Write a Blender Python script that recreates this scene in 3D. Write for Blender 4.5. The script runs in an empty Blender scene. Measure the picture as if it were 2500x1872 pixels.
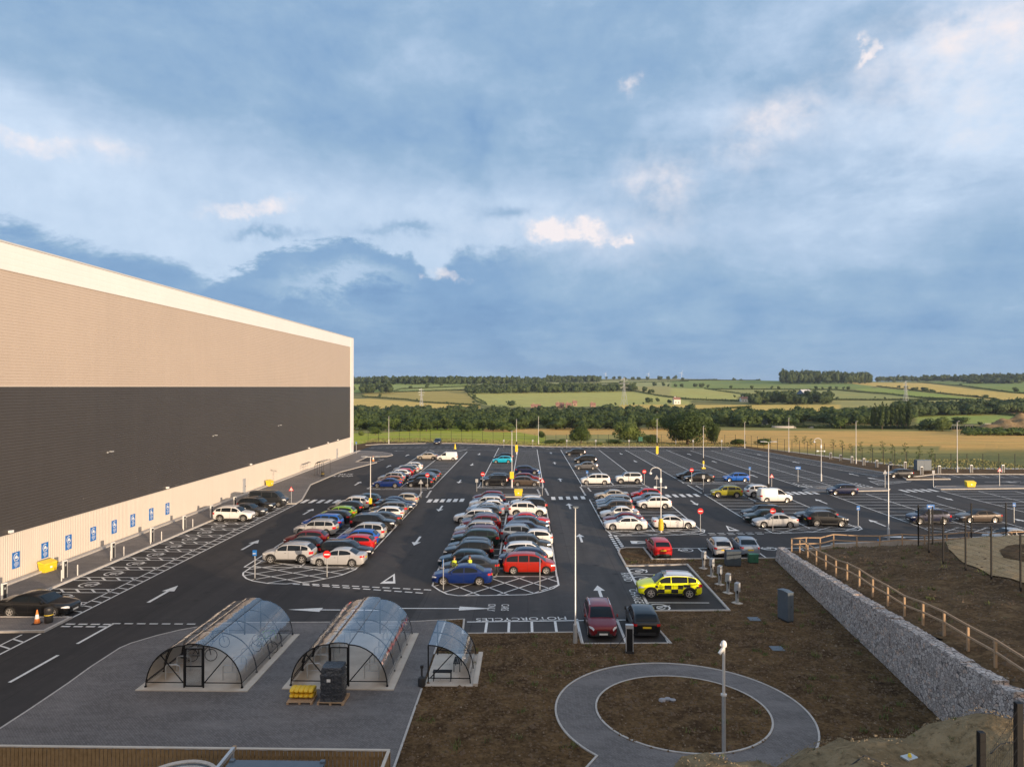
import bpy, bmesh, math, random
from mathutils import Vector, Matrix
random.seed(7)
R = math.radians
S = bpy.context.scene
COL = S.collection

# ------------------------------------------------------------------ view
H = 15.5; F = 1734.0; W0, H0 = 2500.0, 1872.0; VX, VY = 1289.0, 944.0
cd = bpy.data.cameras.new('camera'); cam = bpy.data.objects.new('camera', cd); COL.objects.link(cam)
S.camera = cam
cd.sensor_width = 36.0; cd.lens = 36.0*F/W0; cd.clip_start = 0.3; cd.clip_end = 20000
cam.location = (0, 0, H)
cam.rotation_euler = (R(90)+math.atan((VY-936)/F), 0, math.atan((VX-1250)/F))
S.render.resolution_x = 1024; S.render.resolution_y = 766

def lerp(a, b, t): return a+(b-a)*t
def clamp(v, a=0., b=1.): return max(a, min(b, v))
def sm(a, b, x):
    t = clamp((x-a)/(b-a)); return t*t*(3-2*t)
def pw(pts, x):
    if x <= pts[0][0]: return pts[0][1]
    for (a, b), (c, d) in zip(pts, pts[1:]):
        if x <= c: return b+(d-b)*(x-a)/(c-a)
    return pts[-1][1]
def rot2(x, y, a): c, s = math.cos(a), math.sin(a); return x*c-y*s, x*s+y*c

def zg(x, y):
    "car park level: flat near, falling gently beyond the crossing on its right part"
    return -0.012*max(0., y-112)*clamp((x+20)/25)
PROF = [(0,-.08),(196,-1.1),(215,-1.4),(260,-3),(330,-6),(450,-9),(600,-9),(800,-5),(1000,0),(1300,8),(1600,17),(2000,27),(2400,35),(3000,38),(6000,20)]
def zt(x, y):
    "open country beyond the car park"
    if y < 205 and -46 < x < 112: return zg(x, y)-0.06
    d = math.hypot(x, y)
    if y <= 0: return -.3
    z = pw(PROF, d)
    k = sm(500, 1500, d)
    z += k*(4.5*math.sin(x*.0031+1.2)+3*math.sin(x*.0067+y*.002)+2*math.sin(y*.006+x*.0011))
    e = sm(205, 260, y)
    return lerp(zg(x, min(y, 205))-.06, z, e) if -200 < x < 250 else z
def P(px, py, z=0.):
    "photo position to a place on the car park"
    y = (H-z)*F/(py-VY)
    for _ in range(12):
        x = (px-VX)/F*y; y = (H-z-zg(x, y))*F/(py-VY)
    return Vector(((px-VX)/F*y, y, zg((px-VX)/F*y, y)+z))
def PT(px, py):
    "photo position to a place on the far land"
    t = (px-VX)/F; s = (VY-py)/F
    y = 206.; st = 4.
    while y < 2700:
        if H+s*y <= zt(t*y, y): break
        y += st; st = max(4., y*.006)
    return Vector((t*y, y, zt(t*y, y)))

# ------------------------------------------------------------------ mesh helpers
class MB:
    def __init__(s): s.v = []; s.f = []; s.m = []
    def add(s, vs, fs, m=0):
        o = len(s.v); s.v += [tuple(v) for v in vs]; s.f += [tuple(o+i for i in f) for f in fs]; s.m += [m]*len(fs); return s
    def box(s, x0, x1, y0, y1, z0, z1, m=0, rot=0, at=(0, 0, 0)):
        vs = []
        for z in (z0, z1):
            for x, y in ((x0, y0), (x1, y0), (x1, y1), (x0, y1)):
                a, b = rot2(x, y, rot); vs.append((a+at[0], b+at[1], z+at[2]))
        return s.add(vs, [(3, 2, 1, 0), (4, 5, 6, 7), (0, 1, 5, 4), (1, 2, 6, 5), (2, 3, 7, 6), (3, 0, 4, 7)], m)
    def tube(s, p, q, r, r2=None, n=8, m=0):
        p, q = Vector(p), Vector(q); r2 = r if r2 is None else r2
        d = (q-p)
        if d.length < 1e-6: return s
        d.normalize(); u = d.orthogonal().normalized(); w = d.cross(u)
        vs = []
        for c, rr in ((p, r), (q, r2)):
            for i in range(n):
                a = 2*math.pi*i/n+math.pi/n; vs.append(c+u*math.cos(a)*rr+w*math.sin(a)*rr)
        fs = [(i, (i+1) % n, n+(i+1) % n, n+i) for i in range(n)]+[tuple(range(n))[::-1], tuple(range(n, 2*n))]
        return s.add(vs, fs, m)
    def path(s, pts, r, n=6, m=0):
        for a, b in zip(pts, pts[1:]): s.tube(a, b, r, n=n, m=m)
        return s
    def lathe(s, prof, n=14, at=(0, 0, 0), m=0):
        vs = []
        for r, z in prof:
            for i in range(n): a = 2*math.pi*i/n; vs.append((at[0]+r*math.cos(a), at[1]+r*math.sin(a), at[2]+z))
        fs = []
        for k in range(len(prof)-1):
            for i in range(n): fs.append((k*n+i, k*n+(i+1) % n, (k+1)*n+(i+1) % n, (k+1)*n+i))
        fs += [tuple(range(n))[::-1], tuple((len(prof)-1)*n+i for i in range(n))]
        return s.add(vs, fs, m)
    def prism(s, poly, z0, z1, m=0):
        n = len(poly); vs = [(x, y, z0) for x, y in poly]+[(x, y, z1) for x, y in poly]
        return s.add(vs, [(i, (i+1) % n, n+(i+1) % n, n+i) for i in range(n)]+[tuple(range(n))[::-1], tuple(range(n, 2*n))], m)
    def xz(s, poly, y0, y1, m=0):
        n = len(poly); vs = [(x, y0, z) for x, z in poly]+[(x, y1, z) for x, z in poly]
        return s.add(vs, [(i, (i+1) % n, n+(i+1) % n, n+i) for i in range(n)]+[tuple(range(n))[::-1], tuple(range(n, 2*n))], m)

def obj(name, mb, mat, parent=None, smooth=False, loc=None, rotz=None):
    me = bpy.data.meshes.new(name); me.from_pydata(mb.v, [], mb.f)
    mats = mat if isinstance(mat, (list, tuple)) else [mat]
    for m in mats: me.materials.append(m)
    if len(mats) > 1: me.polygons.foreach_set('material_index', mb.m)
    bm = bmesh.new(); bm.from_mesh(me)
    if smooth: bmesh.ops.remove_doubles(bm, verts=bm.verts, dist=.0004)
    if len(bm.faces) < 60000: bmesh.ops.recalc_face_normals(bm, faces=bm.faces)
    bm.to_mesh(me); bm.free()
    if smooth:
        me.polygons.foreach_set('use_smooth', [True]*len(me.polygons)); me.set_sharp_from_angle(angle=R(38))
    me.update()
    o = bpy.data.objects.new(name, me); COL.objects.link(o)
    if parent: o.parent = parent
    if loc is not None: o.location = loc
    if rotz is not None: o.rotation_euler.z = rotz
    return o
def tag(o, label=None, cat=None, group=None, kind=None):
    if label: o['label'] = label
    if cat: o['category'] = cat
    if group: o['group'] = group
    if kind: o['kind'] = kind
    return o
def thing(name, label, cat, loc=(0, 0, 0), rotz=0, group=None):
    o = bpy.data.objects.new(name, None); COL.objects.link(o); o.location = loc; o.rotation_euler.z = rotz
    o.empty_display_size = .3
    return tag(o, label, cat, group)
def struct(name, mb, mat, smooth=False): return tag(obj(name, mb, mat, smooth=smooth), kind='structure')
KIDS = {}
def dup(root, loc, rotz=0, label=None, group=None, scale=None):
    kids = {}
    r = root.copy(); COL.objects.link(r); r.location = loc; r.rotation_euler.z = rotz
    if scale: r.scale = scale
    if label: r['label'] = label
    if group: r['group'] = group
    for ch in KIDS.setdefault(root.name, list(root.children)):
        c = ch.copy(); COL.objects.link(c); c.parent = r; c.matrix_parent_inverse = ch.matrix_parent_inverse
        for g in KIDS.setdefault(ch.name, list(ch.children)):
            d = g.copy(); COL.objects.link(d); d.parent = c
    return r

# ------------------------------------------------------------------ materials
def srgb(r, g, b):
    f = lambda c: (c/255/12.92) if c/255 <= .04045 else ((c/255+.055)/1.055)**2.4
    return (f(r), f(g), f(b), 1)
def mat(name, col, rough=.7, metal=0, spec=.5, noise=None, bump=None, coat=0, trans=0, alpha=1, emit=0):
    """noise: (scale, second colour[, detail]) ; bump: (scale, strength, distance)"""
    m = bpy.data.materials.new(name); m.use_nodes = True; nt = m.node_tree; N = nt.nodes; L = nt.links
    b = N['Principled BSDF']; c = col if len(col) == 4 else (*col, 1)
    b.inputs['Base Color'].default_value = c; b.inputs['Roughness'].default_value = rough; b.inputs['Metallic'].default_value = metal
    b.inputs['Specular IOR Level'].default_value = spec; b.inputs['Coat Weight'].default_value = coat
    b.inputs['Transmission Weight'].default_value = trans; b.inputs['Alpha'].default_value = alpha
    tc = N.new('ShaderNodeNewGeometry')
    if noise:
        n = N.new('ShaderNodeTexNoise'); n.inputs['Scale'].default_value = noise[0]; n.inputs['Detail'].default_value = 6; n.inputs['Roughness'].default_value = .65
        L.new(tc.outputs['Position'], n.inputs['Vector'])
        r = N.new('ShaderNodeValToRGB'); r.color_ramp.elements[0].position = .32; r.color_ramp.elements[1].position = .68
        r.color_ramp.elements[0].color = c; r.color_ramp.elements[1].color = noise[1] if len(noise[1]) == 4 else (*noise[1], 1)
        L.new(n.outputs['Fac'], r.inputs['Fac']); L.new(r.outputs['Color'], b.inputs['Base Color'])
    if bump:
        n2 = N.new('ShaderNodeTexNoise'); n2.inputs['Scale'].default_value = bump[0]; n2.inputs['Detail'].default_value = 5
        L.new(tc.outputs['Position'], n2.inputs['Vector'])
        u = N.new('ShaderNodeBump'); u.inputs['Strength'].default_value = bump[1]; u.inputs['Distance'].default_value = bump[2]
        L.new(n2.outputs['Fac'], u.inputs['Height']); L.new(u.outputs['Normal'], b.inputs['Normal'])
    return m
def nodes(m): return m.node_tree.nodes, m.node_tree.links, m.node_tree.nodes['Principled BSDF']
def ramp(N, cols):
    r = N.new('ShaderNodeValToRGB'); e = r.color_ramp.elements
    while len(e) > 1: e.remove(e[-1])
    e[0].position = cols[0][0]; e[0].color = (*cols[0][1][:3], 1)
    for p, c in cols[1:]: k = e.new(p); k.color = (*c[:3], 1)
    return r
def noise_tex(N, L, vec, scale, detail=5, rough=.6, w=None):
    n = N.new('ShaderNodeTexNoise'); n.inputs['Scale'].default_value = scale; n.inputs['Detail'].default_value = detail; n.inputs['Roughness'].default_value = rough
    if vec is not None: L.new(vec, n.inputs['Vector'])
    return n
def mixc(N, L, a, b, fac, mode='MIX'):
    m = N.new('ShaderNodeMix'); m.data_type = 'RGBA'; m.blend_type = mode
    for s, i in ((a, 6), (b, 7), (fac, 0)):
        if isinstance(s, (int, float)): m.inputs[i].default_value = s
        elif isinstance(s, tuple): m.inputs[i].default_value = (*s[:3], 1)
        else: L.new(s, m.inputs[i])
    return m.outputs[2]

def m_asphalt(name, base, worn):
    m = mat(name, base, rough=.82, spec=.35); N, L, b = nodes(m); g = N.new('ShaderNodeNewGeometry').outputs['Position']
    big = noise_tex(N, L, g, .09, 4); mid = noise_tex(N, L, g, .9, 6, .7); fine = noise_tex(N, L, g, 26, 3, .8)
    mp = N.new('ShaderNodeMapping'); mp.inputs['Scale'].default_value = (.5, .035, 1); L.new(g, mp.inputs['Vector']); lane = noise_tex(N, L, mp.outputs[0], 1.4, 4, .6)
    c1 = mixc(N, L, base, worn, ramp_f(N, L, big.outputs['Fac'], .35, .7))
    c2 = mixc(N, L, c1, tuple(x*1.45 for x in worn[:3]), ramp_f(N, L, mid.outputs['Fac'], .5, .8, .55))
    c3 = mixc(N, L, c2, tuple(x*.62 for x in base[:3]), ramp_f(N, L, lane.outputs['Fac'], .46, .7, .6))
    mpb = N.new('ShaderNodeMapping'); mpb.inputs['Rotation'].default_value = (0, 0, R(90)); L.new(g, mpb.inputs['Vector']); br = N.new('ShaderNodeTexBrick'); L.new(mpb.outputs[0], br.inputs['Vector']); br.inputs['Scale'].default_value = 1
    br.inputs['Brick Width'].default_value = 47; br.inputs['Row Height'].default_value = 3.7; br.inputs['Mortar Size'].default_value = .022; br.inputs['Color1'].default_value = (.92, .92, .92, 1); br.inputs['Color2'].default_value = (1.1, 1.09, 1.07, 1); br.inputs['Mortar'].default_value = (.6, .6, .6, 1)
    c3 = mixc(N, L, c3, br.outputs['Color'], 1., 'MULTIPLY')
    vo = N.new('ShaderNodeTexVoronoi'); vo.inputs['Scale'].default_value = .42; L.new(g, vo.inputs['Vector']); c3 = mixc(N, L, c3, (.012, .012, .012), ramp_f(N, L, vo.outputs['Distance'], .16, .05, .7))
    c4 = mixc(N, L, c3, (.12, .115, .11), ramp_f(N, L, fine.outputs['Fac'], .6, .85, .3))
    L.new(c4, b.inputs['Base Color'])
    u = N.new('ShaderNodeBump'); u.inputs['Strength'].default_value = .35; u.inputs['Distance'].default_value = .01; L.new(fine.outputs['Fac'], u.inputs['Height']); L.new(u.outputs['Normal'], b.inputs['Normal'])
    return m
def ramp_f(N, L, s, a, b, top=1.):
    r = N.new('ShaderNodeMapRange'); r.inputs['From Min'].default_value = a; r.inputs['From Max'].default_value = b; r.inputs['To Max'].default_value = top
    L.new(s, r.inputs['Value']); return r.outputs['Result']
def m_paving(name, c1, c2, mortar, sc=1.0, rot=0, warm=None):
    m = mat(name, c1, rough=.85, spec=.3); N, L, b = nodes(m); g = N.new('ShaderNodeNewGeometry').outputs['Position']
    mp = N.new('ShaderNodeMapping'); mp.inputs['Rotation'].default_value = (0, 0, rot); L.new(g, mp.inputs['Vector'])
    br = N.new('ShaderNodeTexBrick'); L.new(mp.outputs[0], br.inputs['Vector']); br.inputs['Scale'].default_value = 1
    br.inputs['Brick Width'].default_value = .2*sc; br.inputs['Row Height'].default_value = .1*sc; br.inputs['Mortar Size'].default_value = .006
    br.inputs['Color1'].default_value = (*c1[:3], 1); br.inputs['Color2'].default_value = (*c2[:3], 1); br.inputs['Mortar'].default_value = (*mortar[:3], 1)
    mp2 = N.new('ShaderNodeMapping'); mp2.inputs['Rotation'].default_value = (0, 0, rot+.7); mp2.inputs['Scale'].default_value = (.25, 1, 1); L.new(g, mp2.inputs['Vector'])
    bl = noise_tex(N, L, mp2.outputs[0], .8, 6, .65); b2 = noise_tex(N, L, g, .16, 4); b3 = noise_tex(N, L, g, 5., 4, .8)
    c = mixc(N, L, br.outputs['Color'], tuple(x*1.5 for x in c2[:3]), ramp_f(N, L, bl.outputs['Fac'], .45, .8, .6))
    c = mixc(N, L, c, tuple(x*.6 for x in c1[:3]), ramp_f(N, L, b2.outputs['Fac'], .45, .8, .5))
    c = mixc(N, L, c, tuple(x*1.7 for x in c2[:3]), ramp_f(N, L, b3.outputs['Fac'], .55, .8, .35))
    L.new(c, b.inputs['Base Color']); return m
def m_soil(name, dark, mid, light, grass=None):
    m = mat(name, mid, rough=.95, spec=.15); N, L, b = nodes(m); g = N.new('ShaderNodeNewGeometry').outputs['Position']
    n1 = noise_tex(N, L, g, .45, 8, .68); n2 = noise_tex(N, L, g, 5.5, 5, .7); n3 = noise_tex(N, L, g, 14, 3, .6); n4 = noise_tex(N, L, g, 1.3, 4, .6)
    c = mixc(N, L, dark, mid, ramp_f(N, L, n1.outputs['Fac'], .35, .65)); c = mixc(N, L, c, light, ramp_f(N, L, n4.outputs['Fac'], .48, .72, .55))
    c = mixc(N, L, c, light, ramp_f(N, L, n2.outputs['Fac'], .52, .85, .6))
    c = mixc(N, L, c, tuple(x*1.7 for x in light[:3]), ramp_f(N, L, n3.outputs['Fac'], .70, .84, .30))
    c = mixc(N, L, c, tuple(x*.5 for x in dark[:3]), ramp_f(N, L, n2.outputs['Fac'], .48, .32, .85))
    if grass: c = mixc(N, L, c, grass, ramp_f(N, L, n4.outputs['Fac'], .66, .74, .6))
    L.new(c, b.inputs['Base Color'])
    u = N.new('ShaderNodeBump'); u.inputs['Strength'].default_value = .9; u.inputs['Distance'].default_value = .08; L.new(n2.outputs['Fac'], u.inputs['Height']); L.new(u.outputs['Normal'], b.inputs['Normal'])
    return m
M = {}
M['asphalt'] = m_asphalt('asphalt', (.037, .034, .0335), (.056, .050, .047))
M['asphalt2'] = m_asphalt('asphalt_older', (.054, .051, .051), (.075, .070, .068))
M['paving'] = m_paving('block_paving', (.140, .128, .122), (.19, .175, .168), (.068, .062, .06), rot=R(45))
M['footway'] = m_paving('footway_paving', (.16, .15, .145), (.22, .20, .19), (.08, .078, .075))
M['soil'] = m_soil('soil', (.050, .028, .012), (.125, .073, .030), (.28, .18, .09), grass=(.05, .075, .02))
M['soil2'] = m_soil('bank_soil', (.065, .037, .016), (.145, .087, .039), (.29, .19, .10), grass=(.07, .085, .03))
M['gravel'] = m_soil('gravel', (.17, .118, .060), (.27, .195, .105), (.42, .32, .19), grass=(.15, .14, .045))
M['sand'] = m_soil('sand', (.42, .29, .15), (.50, .36, .20), (.58, .43, .26))
M['kerb'] = mat('kerb_concrete', (.40, .37, .34), .85, noise=(3, (.55, .52, .48)))
M['concrete'] = mat('concrete', (.50, .44, .37), .85, noise=(1.2, (.60, .54, .46)))
M['line'] = mat('road_paint', (.86, .85, .82), .6, noise=(5, (.68, .67, .64)))
M['white_wall'] = mat('white_cladding', (.60, .54, .47), .5, noise=(.25, (.63, .57, .50)))
M['white_trim'] = mat('white_trim', (.80, .78, .75), .45, noise=(.15, (.84, .82, .79)))
M['beige'] = mat('beige_cladding', (.50, .41, .33), .5, noise=(.12, (.53, .435, .35)))
M['dark_wall'] = mat('dark_grey_cladding', (.062, .056, .052), .45, noise=(.12, (.07, .063, .058)))
M['roof'] = mat('roof_sheet', (.55, .55, .54), .5)
M['galv'] = mat('galvanised_steel', (.52, .53, .54), .45, metal=.6, noise=(6, (.62, .63, .63)))
M['pole'] = mat('pale_pole_paint', (.62, .60, .57), .5, noise=(4, (.7, .68, .65)))
M['black'] = mat('black_steel', (.008, .008, .009), .6, spec=.3)
M['blackp'] = mat('black_plastic', (.02, .02, .022), .5, noise=(8, (.035, .035, .036)))
M['yellow'] = mat('yellow_plastic', (.80, .56, .02), .45, noise=(2, (.86, .64, .04)))
M['ywrap'] = mat('yellow_wrap', (.78, .48, .02), .5, noise=(4, (.85, .56, .04)), bump=(6, .5, .05))
M['orange'] = mat('orange_rubber', (.75, .20, .03), .5, noise=(6, (.8, .26, .05)))
M['red'] = mat('sign_red', (.70, .02, .02), .4)
M['blue'] = mat('sign_blue', (.02, .16, .50), .4)
M['signwhite'] = mat('sign_white', (.82, .82, .80), .4)
M['grey'] = mat('grey_cabinet', (.35, .36, .37), .5, noise=(5, (.42, .43, .44)))
M['slate'] = mat('slate_cabinet', (.045, .065, .085), .5, noise=(4, (.055, .075, .095)))
M['bluegrey'] = mat('blue_grey_cabinet', (.09, .12, .15), .45, noise=(3, (.11, .14, .17)))
M['green'] = mat('green_cabinet', (.02, .12, .07), .5, noise=(3, (.025, .14, .085)))
M['wood'] = mat('pale_timber', (.48, .33, .20), .8, noise=(7, (.36, .24, .145)))
M['brownwood'] = mat('brown_timber', (.22, .135, .055), .75, noise=(5, (.33, .215, .10)))
M['glass'] = mat('tinted_glass', (.008, .012, .017), .07, spec=.28)
M['tyre'] = mat('tyre_rubber', (.02, .02, .02), .85)
M['rim'] = mat('alloy_rim', (.62, .60, .57), .3, metal=.7)
M['rimdark'] = mat('dark_rim', (.05, .05, .052), .4, metal=.4)
M['trim'] = mat('black_trim', (.022, .022, .024), .55)
M['head'] = mat('lamp_glass', (.75, .77, .80), .12, spec=.9)
M['tail'] = mat('tail_lamp_red', (.55, .012, .015), .15, spec=.8)
M['plate_y'] = mat('yellow_plate', (.80, .55, .03), .4)
M['plate_w'] = mat('white_plate', (.80, .80, .76), .4)
M['chrome'] = mat('chrome_trim', (.75, .75, .76), .15, metal=1)
M['skin'] = mat('skin', (.50, .27, .19), .6)
M['hair'] = mat('brown_hair', (.06, .03, .018), .8)
M['hivis'] = mat('high_visibility_fabric', (.62, .72, .03), .7, noise=(9, (.70, .80, .06)))
M['cloth'] = mat('dark_clothing', (.025, .027, .035), .8)
M['bark'] = mat('bark', (.10, .075, .05), .9, noise=(4, (.14, .105, .075)))
M['brick'] = mat('house_brick', (.33, .20, .15), .85, noise=(1, (.38, .25, .19)))
M['tile'] = mat('roof_tile', (.26, .13, .09), .8, noise=(1, (.32, .17, .12)))
M['render'] = mat('pale_render', (.70, .68, .62), .8)
def m_paint():
    m = mat('car_paint', (.5, .5, .5), .35, metal=.15, coat=.65, spec=.3); N, L, b = nodes(m)
    oi = N.new('ShaderNodeObjectInfo'); L.new(oi.outputs['Color'], b.inputs['Base Color']); b.inputs['Coat Roughness'].default_value = .06
    return m
M['paint'] = m_paint()
def m_leaf(name, a, b_, c, sc=.35):
    m = mat(name, a, .65, spec=.25); N, L, b = nodes(m); g = N.new('ShaderNodeNewGeometry').outputs['Position']
    n = noise_tex(N, L, g, sc, 4, .6); n2 = noise_tex(N, L, g, sc*7, 2, .6)
    col = mixc(N, L, a, b_, ramp_f(N, L, n.outputs['Fac'], .38, .62)); col = mixc(N, L, col, c, ramp_f(N, L, n2.outputs['Fac'], .5, .7, .7))
    oi = N.new('ShaderNodeObjectInfo'); col = mixc(N, L, col, tuple(x*1.35 for x in b_[:3]), ramp_f(N, L, oi.outputs['Random'], 0, 1, .45))
    L.new(col, b.inputs['Base Color'])
    out = N['Material Output']; tr = N.new('ShaderNodeBsdfTranslucent'); L.new(col, tr.inputs['Color']); mx = N.new('ShaderNodeMixShader'); mx.inputs[0].default_value = .25
    L.new(b.outputs[0], mx.inputs[1]); L.new(tr.outputs[0], mx.inputs[2]); L.new(mx.outputs[0], out.inputs['Surface']); return m
M['leaf'] = m_leaf('tree_leaves', (.045, .075, .018), (.085, .125, .028), (.13, .17, .04))
M['leafdark'] = m_leaf('dark_tree_leaves', (.030, .052, .016), (.062, .092, .024), (.10, .135, .034), .12)
M['leaffar'] = m_leaf('far_tree_leaves', (.042, .068, .026), (.070, .100, .034), (.10, .13, .042), .04)
M['leafpale'] = m_leaf('pale_tree_leaves', (.09, .125, .03), (.14, .18, .045), (.19, .23, .06), .3)
def m_glass_sheet():
    m = bpy.data.materials.new('clear_plastic_sheet'); m.use_nodes = True; N = m.node_tree.nodes; L = m.node_tree.links; N.clear()
    o = N.new('ShaderNodeOutputMaterial'); t = N.new('ShaderNodeBsdfTransparent'); t.inputs[0].default_value = (.93, .95, .97, 1)
    g = N.new('ShaderNodeBsdfGlossy'); g.inputs['Roughness'].default_value = .06; g.inputs[0].default_value = (.95, .97, 1, 1)
    geo = N.new('ShaderNodeNewGeometry'); mp = N.new('ShaderNodeMapping'); mp.inputs['Scale'].default_value = (1, .6, 1); L.new(geo.outputs['Position'], mp.inputs['Vector'])
    n = noise_tex(N, L, mp.outputs[0], 1.4, 3, .5); u = N.new('ShaderNodeBump'); u.inputs['Strength'].default_value = .35; u.inputs['Distance'].default_value = .10; L.new(n.outputs['Fac'], u.inputs['Height']); L.new(u.outputs['Normal'], g.inputs['Normal'])
    d = N.new('ShaderNodeBsdfDiffuse'); d.inputs[0].default_value = (.5, .55, .62, 1)
    fr = N.new('ShaderNodeFresnel'); fr.inputs[0].default_value = 1.55
    a = N.new('ShaderNodeMixShader'); ad = N.new('ShaderNodeMath'); ad.operation = 'MULTIPLY_ADD'; ad.inputs[1].default_value = 1.25; ad.inputs[2].default_value = .05; ad.use_clamp = True
    L.new(fr.outputs[0], ad.inputs[0]); L.new(ad.outputs[0], a.inputs[0]); L.new(t.outputs[0], a.inputs[1]); L.new(g.outputs[0], a.inputs[2])
    b = N.new('ShaderNodeMixShader'); b.inputs[0].default_value = .03; L.new(a.outputs[0], b.inputs[1]); L.new(d.outputs[0], b.inputs[2])
    L.new(b.outputs[0], o.inputs[0]); return m
M['sheet'] = m_glass_sheet()
def m_stone():
    m = mat('gabion_stone', (.3, .3, .3), .85); N, L, b = nodes(m); g = N.new('ShaderNodeNewGeometry').outputs['Position']
    mp = N.new('ShaderNodeMapping'); L.new(g, mp.inputs['Vector']); mp.inputs['Scale'].default_value = (1, 1, 1.5)
    v = N.new('ShaderNodeTexVoronoi'); v.inputs['Scale'].default_value = 4.8; L.new(mp.outputs[0], v.inputs['Vector'])
    e = N.new('ShaderNodeTexVoronoi'); e.feature = 'DISTANCE_TO_EDGE'; e.inputs['Scale'].default_value = 4.8; L.new(mp.outputs[0], e.inputs['Vector'])
    sep = N.new('ShaderNodeSeparateColor'); L.new(v.outputs['Color'], sep.inputs[0])
    r = ramp(N, [(0, (.34, .29, .26)), (.3, (.48, .42, .38)), (.6, (.58, .51, .46)), (.85, (.68, .61, .56)), (1, (.62, .46, .36))]); L.new(sep.outputs[0], r.inputs[0])
    gap = ramp_f(N, L, e.outputs['Distance'], .02, .07); c = mixc(N, L, (.12, .105, .10), r.outputs[0], gap); L.new(c, b.inputs['Base Color'])
    u = N.new('ShaderNodeBump'); u.inputs['Distance'].default_value = .06; u.inputs['Strength'].default_value = .8; L.new(gap, u.inputs['Height']); L.new(u.outputs['Normal'], b.inputs['Normal']); return m
M['stone'] = m_stone()

def weather(m, sc, lo, hi):
    "rain streaks and panel to panel tone differences"
    N, L, b = nodes(m); g = N.new('ShaderNodeNewGeometry').outputs['Position']; src = b.inputs['Base Color'].links[0].from_socket
    mp = N.new('ShaderNodeMapping'); mp.inputs['Scale'].default_value = (1, sc, .05); L.new(g, mp.inputs['Vector']); n = noise_tex(N, L, mp.outputs[0], 1.0, 5, .7)
    br = N.new('ShaderNodeTexBrick'); mp2 = N.new('ShaderNodeMapping'); mp2.inputs['Rotation'].default_value = (R(90), 0, R(90)); L.new(g, mp2.inputs['Vector']); L.new(mp2.outputs[0], br.inputs['Vector']); br.inputs['Scale'].default_value = 1; br.inputs['Brick Width'].default_value = 8; br.inputs['Row Height'].default_value = 1.0; br.inputs['Mortar Size'].default_value = 0
    br.inputs['Color1'].default_value = (lo, lo, lo, 1); br.inputs['Color2'].default_value = (1, 1, 1, 1)
    c = mixc(N, L, src, (hi, hi, hi), ramp_f(N, L, n.outputs['Fac'], .3, .8), 'MULTIPLY'); L.new(c, b.inputs['Base Color'])
for k_, s_, lo_, hi_ in (('beige', 1.1, .965, .93), ('dark_wall', 1.1, .93, .86), ('white_wall', 2.2, .98, .90), ('white_trim', 1.5, .985, .95)): weather(M[k_], s_, lo_, hi_)
# ------------------------------------------------------------------ ground sheets
def sheet(name, poly, m, dz=0., step=10., zf=None, mats=None, sides=None, parent=None):
    "one flat polygon laid on the car park; cut so it follows the falls; sides = kerb depth"
    bm = bmesh.new(); vs = [bm.verts.new((p[0], p[1], 0)) for p in poly]
    f = bm.faces.new(vs); f.normal_update()
    if f.normal.z < 0: f.normal_flip()
    xs = [p[0] for p in poly]; ys = [p[1] for p in poly]
    def cut(a, b, ax):
        k = math.ceil(a/step)*step
        while k < b:
            co = (k, 0, 0) if ax == 0 else (0, k, 0); no = (1, 0, 0) if ax == 0 else (0, 1, 0)
            bmesh.ops.bisect_plane(bm, geom=bm.verts[:]+bm.edges[:]+bm.faces[:], plane_co=co, plane_no=no); k += step
    if zf is None:
        if max(ys) > 112:
            for k in range(11):
                kx = -20+2.5*k
                if min(xs) < kx < max(xs): bmesh.ops.bisect_plane(bm, geom=bm.verts[:]+bm.edges[:]+bm.faces[:], plane_co=(kx, 0, 0), plane_no=(1, 0, 0))
        if min(ys) < 112 < max(ys): bmesh.ops.bisect_plane(bm, geom=bm.verts[:]+bm.edges[:]+bm.faces[:], plane_co=(0, 112, 0), plane_no=(0, 1, 0))
        if max(ys) > 112: cut(max(min(ys), 112), max(ys), 1)
    else: cut(min(xs), max(xs), 0); cut(min(ys), max(ys), 1)
    z = zf or zg
    bmesh.ops.triangulate(bm, faces=bm.faces[:])
    for v in bm.verts: v.co.z = z(v.co.x, v.co.y)+dz
    if sides:
        e = bmesh.ops.extrude_edge_only(bm, edges=[e for e in bm.edges if e.is_boundary])
        for v in e['geom']:
            if isinstance(v, bmesh.types.BMVert): v.co.z -= sides
    me = bpy.data.meshes.new(name); bm.to_mesh(me); bm.free(); me.materials.append(m)
    o = bpy.data.objects.new(name, me); COL.objects.link(o); return tag(o, kind='structure')
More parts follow.
